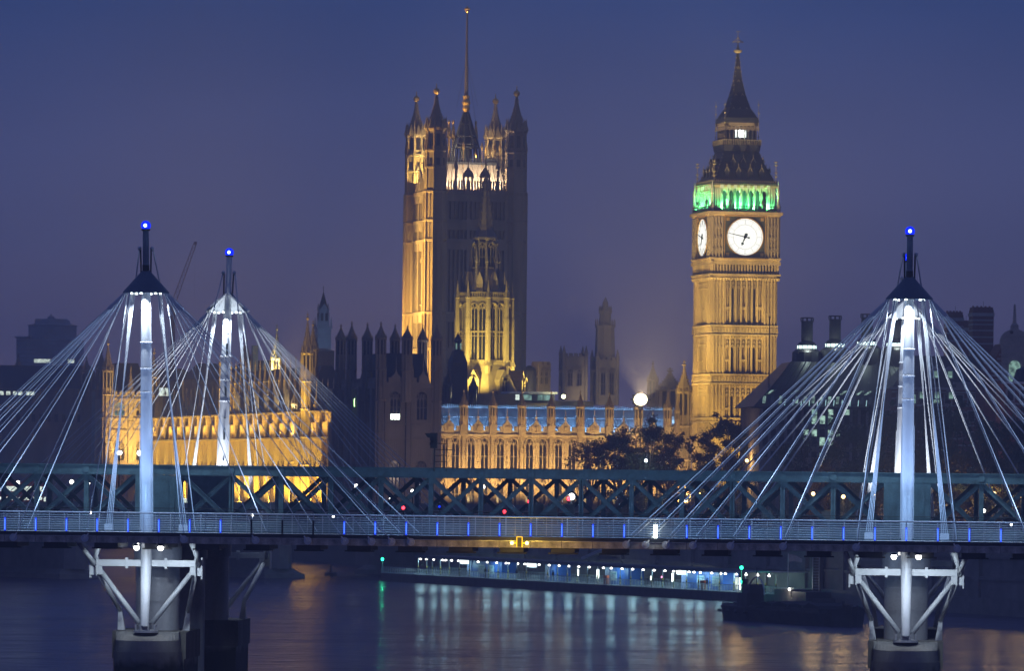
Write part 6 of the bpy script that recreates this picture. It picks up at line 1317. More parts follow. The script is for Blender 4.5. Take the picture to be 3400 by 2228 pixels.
# dark ventilation turrets in front of the lantern tower
t = thing('vent_turret', 'black ventilation turret in front of the lantern tower', 'turret', (*P(1519, 1250, 1085).xy, 0), TH); D = 1085
MB().frus(0, 0, 20, zz(1205, 1519, D), 3.6, 3.3).build('shaft', SLATE, t); MB().frus(0, 0, zz(1205, 1519, D), zz(1165, 1519, D), 3.3, 1.8).build('shoulder', SLATE, t); MB().lathe(0, 0, [(0.75, zz(1165, 1519, D)), (0.7, zz(1135, 1519, D)), (0.9, zz(1133, 1519, D)), (0.45, zz(1118, 1519, D)), (0.05, zz(1105, 1519, D))], 8).build('lantern', SLATE, t)
for sx in (-0.45, 0.45): MB().box(sx - 0.15, sx + 0.15, -0.8, -0.7, zz(1160, 1519, D), zz(1140, 1519, D)).build('opening', WIN_T, t)
for u, vt_, lb in ((1572, 1247, 'small black turret standing right of the ventilation turret'), (1464, 1268, 'stubby black turret between the block and the ventilation turret'), (1487, 1235, 'pale thin turret beside the square tower foot')):
    t = thing('roof_turret', lb, 'turret', (*P(u, 1300, 1075).xy, 0), TH); turret(t, 0, 0, 20, zz(vt_ + 40, u, 1075), zz(vt_ - 6, u, 1075), 0.9, SLATE, name='shaft')
# flat-roofed grey building behind the blue roof, with one lit window
a, b = P(1585, 1345, 1085), P(1990, 1345, 1085); t = thing('flat_roof_building', 'grey flat-roofed building with pale fascia and one lit window', 'building', (a.x, a.y, 0), TH); D = 1088
w = (b - a).length; z1 = zz(1310, 1700, D); MB().box(0, w * 0.32, 0, 8, 20, z1).build('block', STONE_D, t); MB().box(w * 0.32, w, 1, 8, 20, zz(1330, 1800, D)).build('lower_block', STONE_D, t)
MB().box(w * 0.25, w * 0.67, -0.8, 5, zz(1308, 1750, D), zz(1301, 1750, D)).build('fascia', WHITE, t)
MB().box(w * 0.32, w * 0.65, -0.2, 4, zz(1332, 1750, D), zz(1309, 1750, D)).build('clerestory', DARKM, t)
for k, (u0, u1, m_) in enumerate(((1714, 1727, WIN_W), (1739, 1769, WIN_T), (1790, 1806, WIN_T), (1810, 1838, WIN_T))): MB().box((u0 - 1585) / F * D, (u1 - 1585) / F * D, -0.27, -0.21, zz(1329, 1750, D), zz(1311, 1750, D)).build('window', m_, t)
p = P(1871, 1317, 1086); t = thing('roof_lamp', 'small yellow-green lamp on the flat grey roof', 'lamp', (p.x, p.y, 0)); MB().sphere((0, 0, p.z), 0.42).build('globe', emit('lamp_lime', (1, 1, 0.55), 14), t); MB().tube((0, 0, zz(1330, 1871, 1086)), (0, 0, p.z), 0.06).build('stem', DARKM, t); point((p.x, p.y - 1.2, p.z + 0.3), 700, (1, 0.95, 0.5))
# lit small tower and dark dome at the foot of the great tower
t, h = sq_tower(1768, 1825, 1218, 1310, 1300, math.radians(30), STONE, 'short pale lit tower with quatrefoils beside the great tower', 1214, win=2, wv=(1226, 1275), name='short_tower')
t = thing('dark_dome', 'dark low dome beside the great tower foot', 'dome', (*P(1757, 1280, 1290).xy, 0)); MB().lathe(0, 0, [(1.7, 20), (1.7, zz(1232, 1757, 1290)), (1.4, zz(1222, 1757, 1290)), (0.3, zz(1214, 1757, 1290))], 16).build('drum', SLATE, t)
for u, D, vt_, vb, lb in ((2167, 1500, 1205, 1300, 'faint hazy spirelet just right of the bright lamp'), (2224, 1350, 1228, 1340, 'hazy domed church turret behind the stair turret'), (60, 1460, 1180, 1260, 'thin dark spirelet over the left roofs'), (336, 1440, 1168, 1260, 'dark spirelet left of the golden pavilion'), (286, 1440, 1190, 1260, 'short dark spirelet over the left dark roof')):
    t = thing('distant_spirelet', lb, 'spire', (*P(u, 1300, D).xy, 0), TH); turret(t, 0, 0, 12, zz((vt_ + vb) / 2 + 10, u, D), zz(vt_ - 8, u, D), 1.5 if u != 2224 else 3.4, STONE_D, name='shaft')
# dark office range at the left edge, drum-shaped office block in the haze
a, b = P(-60, 1400, 1450), P(345, 1400, 1450); t = thing('dark_range', 'long dark gabled building with a row of lit windows at the left edge', 'building', (a.x, a.y, 0), 0.05); D = 1450
w = (b - a).length; MB().box(0, w, 0, 20, GZ - 1, zz(1290, 150, D)).build('wall', STONE_D, t); MB().frus(w / 2, 10, zz(1290, 150, D), zz(1212, 150, D), w, w - 8, 20, 4).build('roof', SLATE, t)
for k, u in enumerate((4, 26, 48, 66, 92, 106)): x = (u + 60) / F * D; MB().box(x - 0.55, x + 0.55, -0.06, -0.01, zz(1312, 60, D), zz(1300, 60, D)).build('window', WIN_W, t)
for k in range(16): x = 1.5 + k * w / 16; MB().box(x - 0.5, x + 0.5, -0.05, -0.01, zz(1400, 60, D), zz(1375, 60, D)).build('window', GLASS, t)
x = (312 + 60) / F * D; MB().box(x - 1.0, x + 1.0, -2.2, -0.1, GZ, zz(1300, 312, D)).build('stair_tower', TEAL, t)
c = P(165, 1200, 1900); t = thing('drum_office', 'hazy office block with curved drum top far behind the left mast', 'building', (c.x, c.y, 0)); D = 1900; OFF_M = mat('office_glass', (0.32, 0.35, 0.37), 0.5, 0.3, 0.2)
k_ = D / F; MB().box(-106 * k_, 105 * k_, -6, 10, 5, zz(1128, 165, D)).build('slab', OFF_M, t); MB().box(-112 * k_, -60 * k_, -7, 11, zz(1124, 165, D), zz(1119, 165, D)).build('roof_edge', OFF_M, t)
MB().lathe(5 * k_, 4, [(80 * k_, zz(1128, 165, D)), (80 * k_, zz(1082, 165, D)), (86 * k_, zz(1080, 165, D)), (60 * k_, zz(1074, 165, D)), (56 * k_, zz(1062, 165, D))], 32).build('drum', OFF_M, t)
MB().frus(2 * k_, 4, zz(1066, 165, D), zz(1058, 165, D), 12, 11, 6, 5).build('plant_room', OFF_M, t); MB().lathe(0, 4, [(1.4, zz(1058, 165, D)), (1.4, zz(1052, 165, D)), (0.3, zz(1046, 165, D)), (0.1, zz(1040, 165, D))], 8).build('mast', OFF_M, t)
for i in range(6):
    z = zz(1135 + 14 * i, 165, D); MB().box(-104 * k_, 103 * k_, -6.12, -6.02, z - 0.2, z + 0.2).build('floor_band', mat('office_band', (0.3, 0.3, 0.3), 0.7), t)
for u0, u1 in ((118, 150), (150, 172), (230, 251)): MB().box((u0 - 165) * k_, (u1 - 165) * k_, -6.2, -6.13, zz(1206, 165, D), zz(1194, 165, D)).build('lit_window', WIN_W, t)
# crane
c0, c1 = P(575, 1010, 1800), P(648, 808, 1800); t = thing('tower_crane', 'thin lattice crane jib leaning right in the purple haze', 'crane', (c0.x, c0.y, 0)); REDC = mat('crane_red', (0.25, 0.04, 0.03), 0.5)
m = MB(); q0, q1 = Vector((0, 0, c0.z)), Vector((c1.x - c0.x, 0, c1.z)); d = (q1 - q0).normalized(); nn = Vector((d.z, 0, -d.x)) * 0.7
for s_ in (-1, 1): m.tube(q0 + nn * s_, q1 + nn * s_ * 0.6, 0.14, n=5)
n = 22
for i in range(n): a, b = q0 + (q1 - q0) * i / n, q0 + (q1 - q0) * (i + 1) / n; m.tube(a + nn * (1 if i % 2 else -1) * (1 - 0.4 * i / n), b - nn * (1 if i % 2 else -1) * (1 - 0.4 * i / n), 0.09, n=4)
m.build('jib', REDC, t); MB().tube((0, 0, 8), q0, 0.8).build('mast', REDC, t); MB().tube((c1.x - c0.x, 0, c1.z), (c1.x - c0.x, 0, P(648, 990, 1800).z), 0.03, n=4).build('hoist_rope', DARKM, t); MB().box(c1.x - c0.x - 0.4, c1.x - c0.x + 0.6, -0.3, 0.3, c1.z - 0.4, c1.z + 0.6).build('jib_head', REDC, t)
# ================================================================ dark roofed office with chimneys (right)
D = 925; a = P(2512, 1352, D); b = P(3000, 1352, D); pr = thing('chimney_office', 'dark sloping roofed office block with black round ventilation chimneys', 'building', (a.x, a.y, 0), math.radians(4)); w = (b - a).length
def zk(v, u=2700): return ZV(v, u, D)
ROOFP = mat('bronze_roof', (0.055, 0.045, 0.045), 0.45, 0.3, 0.6, streak=True)
ze, zr_ = zk(1352), zk(1198)
MB().box(0.6, w, 0.6, 30, GZ, ze).build('wall', STONE_D, pr)
m = MB(); x1a, x1b = 0.9, 6.2
m.add([(-0.6, -0.6, ze), (w + 4, -0.6, ze), (w + 4, 30, ze), (-0.6, 30, ze), (1.6, 1.6, zk(1310)), (w + 4, 1.6, zk(1310)), (w + 4, 29, zk(1310)), (1.6, 29, zk(1310)), (7.2, 8.5, zr_), (w + 4, 8.5, zr_), (w + 4, 24, zr_), (7.2, 24, zr_)],
      [(0, 1, 5, 4), (1, 2, 6, 5), (2, 3, 7, 6), (3, 0, 4, 7), (4, 5, 9, 8), (5, 6, 10, 9), (6, 7, 11, 10), (7, 4, 8, 11), (8, 9, 10, 11)]); m.build('roof', ROOFP, pr)
for k in range(22):
    x = 0.6 + k * 1.2; f = (x - 1.6) / 1.0
    MB().beam((max(x, 2.0), 1.45, zk(1310) + 0.05), (max(x, 2.0) * 0.75 + 5.5, 8.3, zr_), 0.12, 0.12).build('roof_rib', ROOFP, pr)
GLT = lit_window('roof_window_glow', (0.6, 0.95, 0.85), 0.65, 0.15)
for k in range(16):
    x = 1.2 + k * 1.42
    for (va, vb, y0, y1, hx, off) in ((1340, 1316, -0.45, 1.15, 0.24, 0.35), (1309, 1296, 1.55, 2.3, 0.24, 1.0)):
        if va == 1309 and k % 3 == 1: continue
        q = MB(); xa = x + (0 if va == 1340 else 0.9); q.hexa([(xa - hx, y0 - 0.1, zk(va)), (xa + hx, y0 - 0.1, zk(va)), (xa + hx, y0 + 0.3, zk(va)), (xa - hx, y0 + 0.3, zk(va)), (xa - hx + off, y1 - 0.1, zk(vb)), (xa + hx + off, y1 - 0.1, zk(vb)), (xa + hx + off, y1 + 0.3, zk(vb)), (xa - hx + off, y1 + 0.3, zk(vb))])
        q.build('roof_window', GLT if random.random() < 0.55 else mat('roof_glass', (0.12, 0.14, 0.13), 0.3), pr)
    if k > 1: MB().beam((x + 0.75, -0.75, zk(1347)), (x + 0.9, -0.35, zk(1328)), 0.1, 0.14).build('fin_light', emit('fin_glow', (0.55, 0.95, 1.0), 0.9), pr)
MB().box(-1.2, w + 4, -1.2, 0.2, ze - 0.35, ze - 0.02).build('eave', DARKM, pr)
# storeys: piers and windows
for k in range(18):
    x = 0.9 + k * 1.42; MB().box(x - 0.22, x + 0.22, 0.1, 0.62, GZ, ze - 0.4).build('pier', mat('pier_stone', (0.28, 0.24, 0.22), 0.8, 0.2), pr)
    for r_, (v0, v1) in enumerate(((1377, 1359), (1407, 1380), (1449, 1427), (1480, 1452), (1520, 1500))):
        u = 2512 + (x + 0.7) / D * F; on = (r_ == 0 and 2690 < u < 2860 and k % 2 == 0) or (r_ == 1 and 2690 < u < 2770) or (r_ in (2, 3) and 2660 < u < 2800 and (k + r_) % 3 != 0) or (r_ == 4 and 2715 < u < 2765)
        MB().box(x + 0.25, x + 1.17, 0.5, 0.58, zk(v0), zk(v1)).build('window', (WIN_O if (k * 7 + r_) % 3 else WIN_T) if on else GLASS, pr)
for z in (1378, 1408, 1450, 1481): MB().box(0.5, w, 0.2, 0.61, zk(z) - 0.12, zk(z) + 0.02).build('floor_beam', DARKM, pr)
# chimneys: each a black shaft with open top ring and glowing skirt
for k, (u, vt_) in enumerate(((2679, 1054), (2772, 1048), (2878, 1042), (2976, 1046))):
    p = P(u, 1150, D + 12); t = thing('ventilation_chimney', ('leftmost', 'second', 'third', 'rightmost')[k] + ' black ventilation chimney with glowing white skirt on the office roof', 'chimney', (p.x, p.y, 0), 0, 'ventilation chimneys on the dark office'); Dk = D + 12
    def zq(v): return ZV(v, u, Dk)
    MB().lathe(0, 0, [(2.9, zr_ - 4), (2.6, zq(vt_ + 116)), (1.75, zq(vt_ + 104))], 12).build('shoulder', ROOFP, t)
    MB().lathe(0, 0, [(1.72, zq(vt_ + 104)), (1.72, zq(vt_ + 94))], 16).build('glowing_skirt', emit('skirt_glow', (0.75, 1.0, 0.95), 3.0), t)
    for i in range(12): a_ = 2 * math.pi * i / 12; MB().box(1.75 * math.cos(a_) - 0.06, 1.75 * math.cos(a_) + 0.06, 1.75 * math.sin(a_) - 0.06, 1.75 * math.sin(a_) + 0.06, zq(vt_ + 104), zq(vt_ + 94)).build('louvre', DARKM, t)
    MB().lathe(0, 0, [(1.8, zq(vt_ + 94)), (1.35, zq(vt_ + 83)), (1.02, zq(vt_ + 81)), (1.02, zq(vt_ + 15))], 16).build('shaft', ROOFP, t)
    MB().lathe(0, 0, [(1.15, zq(vt_ + 3)), (1.15, zq(vt_))], 16).build('cap_ring', ROOFP, t); MB().lathe(0, 0, [(1.15, zq(vt_ + 15)), (1.15, zq(vt_ + 12))], 16).build('cap_ring', ROOFP, t)
    for i in range(8): a_ = 2 * math.pi * i / 8; MB().box(1.08 * math.cos(a_) - 0.09, 1.08 * math.cos(a_) + 0.09, 1.08 * math.sin(a_) - 0.09, 1.08 * math.sin(a_) + 0.09, zq(vt_ + 12), zq(vt_ + 3)).build('cap_post', ROOFP, t)
    point((p.x, p.y - 2.6, zq(vt_ + 106)), 260, (0.75, 1, 0.92), 0.3)
# mast in front of the clock tower
p = P(2554, 1200, 930); t = thing('thin_mast', 'thin dark pole in front of the clock tower right edge', 'pole', (p.x, p.y, 0)); MB().tube((0, 0, GZ), (0, 0, ZV(1052, 2554, 930)), 0.13, 0.08).build('pole', DARKM, t); MB().box(-0.2, 0.2, -0.1, 0.1, ZV(1056, 2554, 930), ZV(1050, 2554, 930)).build('tip', DARKM, t)

# ================================================================ banded brick buildings (far right)
STW = mat('band_stone', (0.40, 0.37, 0.35), 0.8, 0.2)
def stack(u0, u1, vt_, vb, D, label, bands):
    c = P((u0 + u1) / 2, 1200, D); w = (u1 - u0) / F * D; t = thing('brick_chimney', label, 'chimney', (c.x, c.y, 0), 0.08); um = (u0 + u1) / 2
    MB().box(-w / 2, w / 2, -w * 0.6, w * 0.6, 20, ZV(vt_ + 12, um, D)).build('stack', BRICK, t)
    for v in bands: MB().box(-w / 2 - 0.04, w / 2 + 0.04, -w * 0.6 - 0.04, w * 0.6 + 0.04, ZV(v + 5, um, D), ZV(v, um, D)).build('stone_band', STW, t)
    MB().box(-w / 2 - 0.15, w / 2 + 0.15, -w * 0.6 - 0.15, w * 0.6 + 0.15, ZV(vt_ + 33, um, D), ZV(vt_ + 22, um, D)).build('stone_cap', STW, t)
    MB().box(-w / 2 + 0.1, w / 2 - 0.1, -w * 0.6 + 0.1, w * 0.6 - 0.1, ZV(vt_ + 12, um, D), ZV(vt_ + 3, um, D)).build('top', BRICK, t)
    for i in range(5): x = -w / 2 + w * (i + 0.5) / 5; MB().lathe(x, 0, [(0.2, ZV(vt_ + 4, um, D)), (0.16, ZV(vt_ - 2, um, D))], 8).build('chimney_pot', BRICK, t)
    MB().tube((w * 0.1, 0, ZV(vt_, um, D)), (w * 0.1, 0, ZV(vt_ - 18, um, D)), 0.03).build('aerial', DARKM, t)
stack(3222, 3291, 1018, 1180, 900, 'tall banded red brick chimney stack at the right', (1062, 1076, 1096, 1118, 1140))
stack(3138, 3192, 1034, 1180, 930, 'shorter banded brick chimney stack half behind the cables', (1062, 1083, 1105, 1130))
stack(3192, 3216, 1066, 1180, 940, 'small green-capped stack between the brick chimneys', (1090,))
D = 880; a = P(2960, 1400, D); b = P(3330, 1400, D); t = thing('brick_range', 'red brick building with white stone bands and steep dark roof', 'building', (a.x, a.y, 0), 0.06); w = (b - a).length
def zg(v, u=3150): return ZV(v, u, D)
MB().box(0, w, 0, 16, GZ, zg(1290)).build('wall', BRICK, t); MB().frus(w / 2, 8, zg(1290), zg(1180), w, w - 9, 16.5, 5).build('roof', SLATE, t)
for v in range(1300, 1480, 22): MB().box(-0.02, w + 0.02, -0.06, 0.0, zg(v + 6), zg(v)).build('stone_band', STW, t)
MB().box(-0.3, w + 0.3, -0.5, 0.0, zg(1295), zg(1287)).build('cornice', STW, t); MB().box(w * 0.55, w + 0.3, -0.6, -0.1, zg(1276), zg(1268)).build('cornice', STW, t); MB().box(w * 0.58, w + 0.1, -0.35, 4, zg(1287), zg(1272)).build('attic', STW, t)
for k in range(9):
    x = 1.5 + k * w / 9.4
    for (v0, v1) in ((1340, 1312), (1400, 1365)): f = MB().box(x - 0.75, x + 0.75, -0.14, -0.01, zg(v0 + 3), zg(v1 - 3)).build('window_surround', STW, t); MB().box(x - 0.5, x + 0.5, -0.18, -0.15, zg(v0), zg(v1)).build('pane', GLASS if k not in (1, 3) or v0 != 1340 else WIN_T, f)
for k, (u, v) in enumerate(((3110, 1240), (3157, 1240), (3060, 1310), (3110, 1310), (3157, 1310))):
    p = P(u, v, D - 0.2); d_ = MB().box(-0.55, 0.55, -0.6, 3, zg(v + 18), zg(v - 10)).build('dormer', STW, t, (p.x - a.x, 0.9 if v == 1240 else -0.3, 0)); MB().box(-0.35, 0.35, -0.66, -0.61, zg(v + 14), zg(v - 7)).build('pane', WIN_T, d_); MB().poly([(-0.8, zg(v - 10)), (0.8, zg(v - 10)), (0, zg(v - 24))], -0.7, 3).build('pediment', STW, d_)
D = 850; a = P(3270, 1300, D); t = thing('gabled_front', 'pale baroque gable with obelisk finial and arched window', 'building', (a.x, a.y, 0), 0.06); k_ = D / F
def zh(v, u=3365): return ZV(v, u, D)
MB().poly([(0, GZ), (9, GZ), (9, zh(1268)), (6.5, zh(1140)), (3.0, zh(1140)), (0, zh(1250))], 0, 10).build('wall', BRICK, t)
for i in range(9): z = zh(1150 + 14 * i); MB().box(2.8 - 0.3 * i, 7.4, -0.06, 0.0, z - 0.16, z + 0.16).build('stone_band', STW, t)
PALE = mat('pale_stone', (0.42, 0.40, 0.37), 0.8, 0.2, 1.0); xc = (3367 - 3270) * k_
MB().box(xc - 2.1, xc + 2.1, -0.5, 0.5, zh(1285), zh(1142)).build('centre_bay', PALE, t)
MB().poly([(xc - 2.3 * math.cos(a_), zh(1135) + (2.0 * math.sin(a_))) for a_ in [math.pi * i / 14 for i in range(15)]] + [(xc + 2.3, zh(1145)), (xc - 2.3, zh(1145))], -0.6, 0.6).build('curved_pediment', PALE, t)
for s_ in (-1, 1): MB().box(xc + s_ * 1.75 - 0.3, xc + s_ * 1.75 + 0.3, -0.85, -0.5, zh(1280), zh(1150)).build('column', PALE, t)
MB().tube((xc - 0.55, -0.65, zh(1104)), (xc - 0.55, -0.55, zh(1104)), 0.28, n=14).build('oculus', GLASS, t)
MB().poly([(xc + 0.9, zh(1285))] + [(xc + 0.9 * math.cos(a_), zh(1216) + 0.9 * math.sin(a_)) for a_ in [math.pi * i / 10 for i in range(11)]] + [(xc - 0.9, zh(1285))], -0.62, -0.52).build('arched_window', WIN_T, t)
MB().box(xc - 0.6, xc + 0.6, -0.4, 0.4, zh(1098), zh(1082)).build('pedestal', PALE, t); MB().frus(xc, 0, zh(1082), zh(1074), 1.2, 0.7).build('plinth', PALE, t); MB().frus(xc, 0, zh(1074), zh(1014), 0.55, 0.3).build('obelisk', PALE, t); MB().frus(xc, 0, zh(1014), zh(1008), 0.3, 0.02).build('obelisk_tip', PALE, t)
D = 800; a = P(3335, 1270, D); t = thing('edge_house', 'brick wing with white cornice cut by the right edge', 'building', (a.x, a.y, 0), 0.05)
MB().box(0, 12, 0, 9, GZ, ZV(1275, 3380, D)).build('wall', BRICK, t); MB().box(-0.3, 12, -0.5, 0, ZV(1275, 3380, D), ZV(1268, 3380, D)).build('cornice', WHITE, t); MB().box(-0.05, 12, -0.2, 0, ZV(1345, 3380, D), ZV(1338, 3380, D)).build('stone_band', STW, t)
MB().lathe(7, 4, [(5.2, ZV(1268, 3380, D)), (4.6, ZV(1225, 3380, D)), (2.5, ZV(1205, 3380, D)), (0.2, ZV(1200, 3380, D))], 20).build('dome_roof', SLATE, t)
for k in range(3): x = 0.9 + 2.0 * k; f = MB().box(x - 0.7, x + 0.7, -0.14, -0.01, ZV(1335, 3380, D), ZV(1290, 3380, D)).build('window_surround', STW, t); MB().box(x - 0.42, x + 0.42, -0.18, -0.15, ZV(1330, 3380, D), ZV(1296, 3380, D)).build('pane', GLASS, f)

# ================================================================ bright floodlight on its mast
p = P(2127, 1327, 1000); t = thing('flood_mast', 'dazzling warm floodlight cluster on a mast above the blue roof', 'floodlight', (p.x, p.y, 0))
MB().tube((0, 0.3, GZ), (0, 0.3, p.z), 0.16, 0.1).build('mast', DARKM, t); MB().box(-1.9, 1.9, 0.15, 0.5, p.z - 0.15, p.z + 0.15).build('crossbar', DARKM, t)
MB().sphere((0, -0.2, p.z), 1.3, 24, 0.9).build('flood_lens', L_WARM, t, smooth=True); MB().box(-1.5, 1.5, 0.5, 1.6, p.z - 0.9, p.z + 0.9).build('housing', DARKM, t)  # lens ball enlarged to stand for the lamp's glare
spot((p.x, p.y - 1.9, p.z), (p.x + 6, p.y - 6, p.z + 30), 240000, (1.0, 0.72, 0.36), 116, 0.7, 0.5)  # upward spot added so the haze glows around the lamp
spot((p.x + 1.0, p.y - 0.6, p.z + 0.9), (BBc.x - 7, BBc.y - 8, 88), 150000, (1.0, 0.78, 0.45), 24, 0.8, 0.4)
MB().lathe(0, 0.0, [(0.5, p.z - 1.9), (0.25, p.z - 1.35)], 10).build('bracket', DARKM, t)

# ================================================================ trees
def leaf_mat(name, col, var=0.5):
    m, t, b = node_mat(name); n = t.nodes; g = n.new('ShaderNodeNewGeometry'); mr = n.new('ShaderNodeMapRange'); mx = n.new('ShaderNodeMix'); mx.data_type = 'RGBA'
    oi = n.new('ShaderNodeTexNoise'); oi.inputs['Scale'].default_value = 0.5; tc = n.new('ShaderNodeTexCoord'); t.links.new(tc.outputs['Object'], oi.inputs['Vector'])
    t.links.new(oi.outputs['Fac'], mr.inputs['Value']); mr.inputs['From Min'].default_value = 0.3; mr.inputs['From Max'].default_value = 0.7
    mx.inputs['A'].default_value = (*[c * (1 - var) for c in col], 1); mx.inputs['B'].default_value = (*[c * (1 + var) for c in col], 1); t.links.new(mr.outputs[0], mx.inputs['Factor']); t.links.new(mx.outputs['Result'], b.inputs['Base Color']); b.inputs['Roughness'].default_value = 0.6
    return m
LEAF_D = leaf_mat('leaf_dark', (0.034, 0.050, 0.024)); LEAF_A = leaf_mat('leaf_autumn', (0.11, 0.075, 0.02))
def tree(x, y, h, rad, label, m=LEAF_D, dens=1.0, low=0.06, seed=1, leaf=0.5):
    rnd = random.Random(seed); t = thing('plane_tree', label, 'tree', (x, y, GZ), 0, 'trees along the embankment')
    tr = MB(); tr.tube((0, 0, -0.3), (0.1, 0, h * 0.3), 0.34 * h / 14, 0.24 * h / 14, 8); clumps = []
    n_l = 15
    for i in range(n_l):
        a = 2 * math.pi * i / n_l + rnd.uniform(-0.3, 0.3); zt = h * rnd.uniform(low + 0.12, 0.92); f = math.sqrt(max(0.05, 1 - ((zt / h - (low + 1) / 2) / ((1 - low) / 2)) ** 2)); rr = rad * f * rnd.uniform(0.35, 0.95)
        q = Vector((rr * math.cos(a), rr * math.sin(a), zt)); p0 = Vector((0.1, 0, h * rnd.uniform(0.12, 0.34))); md = p0.lerp(q, 0.5) + Vector((0, 0, h * 0.05)); tr.tube(p0, md, 0.13 * h / 14, 0.09 * h / 14, 6); tr.tube(md, q, 0.09 * h / 14, 0.03, 5)
        clumps.append((q, rad * rnd.uniform(0.22, 0.42)))
        for k in range(3): q2 = q + Vector((rnd.gauss(0, 1), rnd.gauss(0, 1), rnd.gauss(0, 0.8))) * rad * 0.32; tr.tube(q, q2, 0.05, 0.02, 4); clumps.append((q2, rad * rnd.uniform(0.12, 0.3)))
    clumps.append((Vector((0, 0, h * 0.88)), rad * 0.4)); clumps.append((Vector((0, 0, h * 0.6)), rad * 0.55))
    tr.build('trunk', BARK, t); vs, fs = [], []
    for c, r_ in clumps:
        for k in range(int(230 * dens * (r_ / 1.6) ** 1.7)):
            d = Vector((rnd.gauss(0, 1), rnd.gauss(0, 1), rnd.gauss(0, 1))).normalized() * r_ * (abs(rnd.gauss(0, 0.55)) + 0.25); d.z *= 0.85; p = c + d
            u_ = Vector((rnd.gauss(0, 1), rnd.gauss(0, 1), rnd.gauss(0, 1))).normalized(); v_ = u_.orthogonal().normalized(); s_ = leaf * rnd.uniform(0.5, 1.1); i0 = len(vs)
            vs += [tuple(p - u_ * s_ * 0.6), tuple(p + v_ * s_ * 0.35), tuple(p + u_ * s_ * 0.6), tuple(p - v_ * s_ * 0.35)]; fs.append((i0, i0 + 1, i0 + 2, i0 + 3))
    MB().add(vs, fs); me = bpy.data.meshes.new('crown'); me.from_pydata(vs, [], fs); me.materials.append(m); put('crown', me, t, kind=None); return t
def tree_px(u, vtop, D, rad_px, label, **k): p = P(u, vtop, D); return tree(p.x, p.y, p.z - GZ, rad_px / F * D, label, **k)
for i, (u, v, D, rp, lb, kw) in enumerate((
    (1960, 1462, 985, 62, 'thin half-bare tree before the palace windows', dict(dens=0.30, low=0.3)),
    (2060, 1425, 975, 85, 'broad dark tree left of centre before the palace wing', {}), (2150, 1400, 972, 80, 'tallest dark tree under the bright floodlight', {}), (2218, 1420, 978, 70, 'dark tree left of the stair turret', {}),
    (2345, 1420, 960, 70, 'dark tree at the clock tower left foot', {}), (2425, 1378, 955, 85, 'dark tree hiding the clock tower foot', {}), (2505, 1400, 945, 75, 'tree with lamp light gleaming through at the tower right foot', dict(dens=0.8)), (2575, 1440, 930, 70, 'dark tree below the office roof corner', {}))):
    tree_px(u, v, D, rp, lb, seed=20 + i, **kw)
names = ['first', 'second', 'third', 'fourth', 'fifth', 'sixth', 'seventh', 'eighth', 'ninth', 'tenth', 'eleventh', 'twelfth']
for i, (u, v, D, rp) in enumerate(((2660, 1440, 840, 85), (2745, 1460, 835, 80), (2835, 1400, 825, 95), (2920, 1330, 815, 100), (3010, 1330, 800, 105), (3095, 1320, 790, 105), (3180, 1345, 775, 105), (3270, 1390, 765, 110), (3360, 1360, 755, 115), (3440, 1370, 745, 115))):
    tree_px(u, v, D, rp, 'dark embankment tree, %s from the clock tower towards the right edge' % names[i], seed=60 + i, m=LEAF_A if i % 3 == 1 else LEAF_D)
# ================================================================ floodlighting of the buildings
def Wp(t, x, y, z): return Matrix.Rotation(t.rotation_euler.z, 3, 'Z') @ Vector((x, y, 0)) + Vector((t.location.x, t.location.y, z))
GOLD, PEACH, AMBER, LIME = (1.0, 0.65, 0.09), (1.0, 0.67, 0.27), (1.0, 0.63, 0.15), (1.0, 0.82, 0.20)
# clock tower: floods on the ground, the roofs and the tall mast
for x in (-15, 13):
    spot(Wp(bb, x, -22, 16), Wp(bb, 0, -6, 26), 34000, (1.0, 0.68, 0.14), 70, 0.9, 0.4)
    spot(Wp(bb, x * 1.3, -26, 18), Wp(bb, x * 0.1, -6, 58), 170000 if x < 0 else 80000, (1.0, 0.72, 0.22), 44, 0.9, 0.4)
spot(Wp(bb, -24, -12, 24), Wp(bb, -6, 0, 44), 46000, (1.0, 0.70, 0.18), 80, 0.9, 0.4)
spot(Wp(bb, -26, 10, 24), Wp(bb, -6, 0, 50), 64000, (1.0, 0.70, 0.18), 70, 0.9, 0.4)
# green belfry lamps on the balcony
for k in range(4):
    for x in (-4.4, -1.5, 1.5, 4.4):
        R = Matrix.Rotation(-math.pi / 2 * k, 3, 'Z'); q = R @ Vector((x, -hc + 0.12, 0)); tq = R @ Vector((x, -hbf + 0.3, 0))
        if k in (0, 1): spot(Wp(bb, q.x, q.y, zBal + 0.35), Wp(bb, tq.x, tq.y, zBal + 4), 5200, (0.14, 1.0, 0.28), 130, 0.7, 0.12)
for x, y in ((-3, -3.6), (0, -4.9), (3, -3.6), (-4.9, 1), (-4.9, -2)): point(Wp(bb, x, y, zBal + 1.2), 700, (0.03, 1.0, 0.25), 0.2)
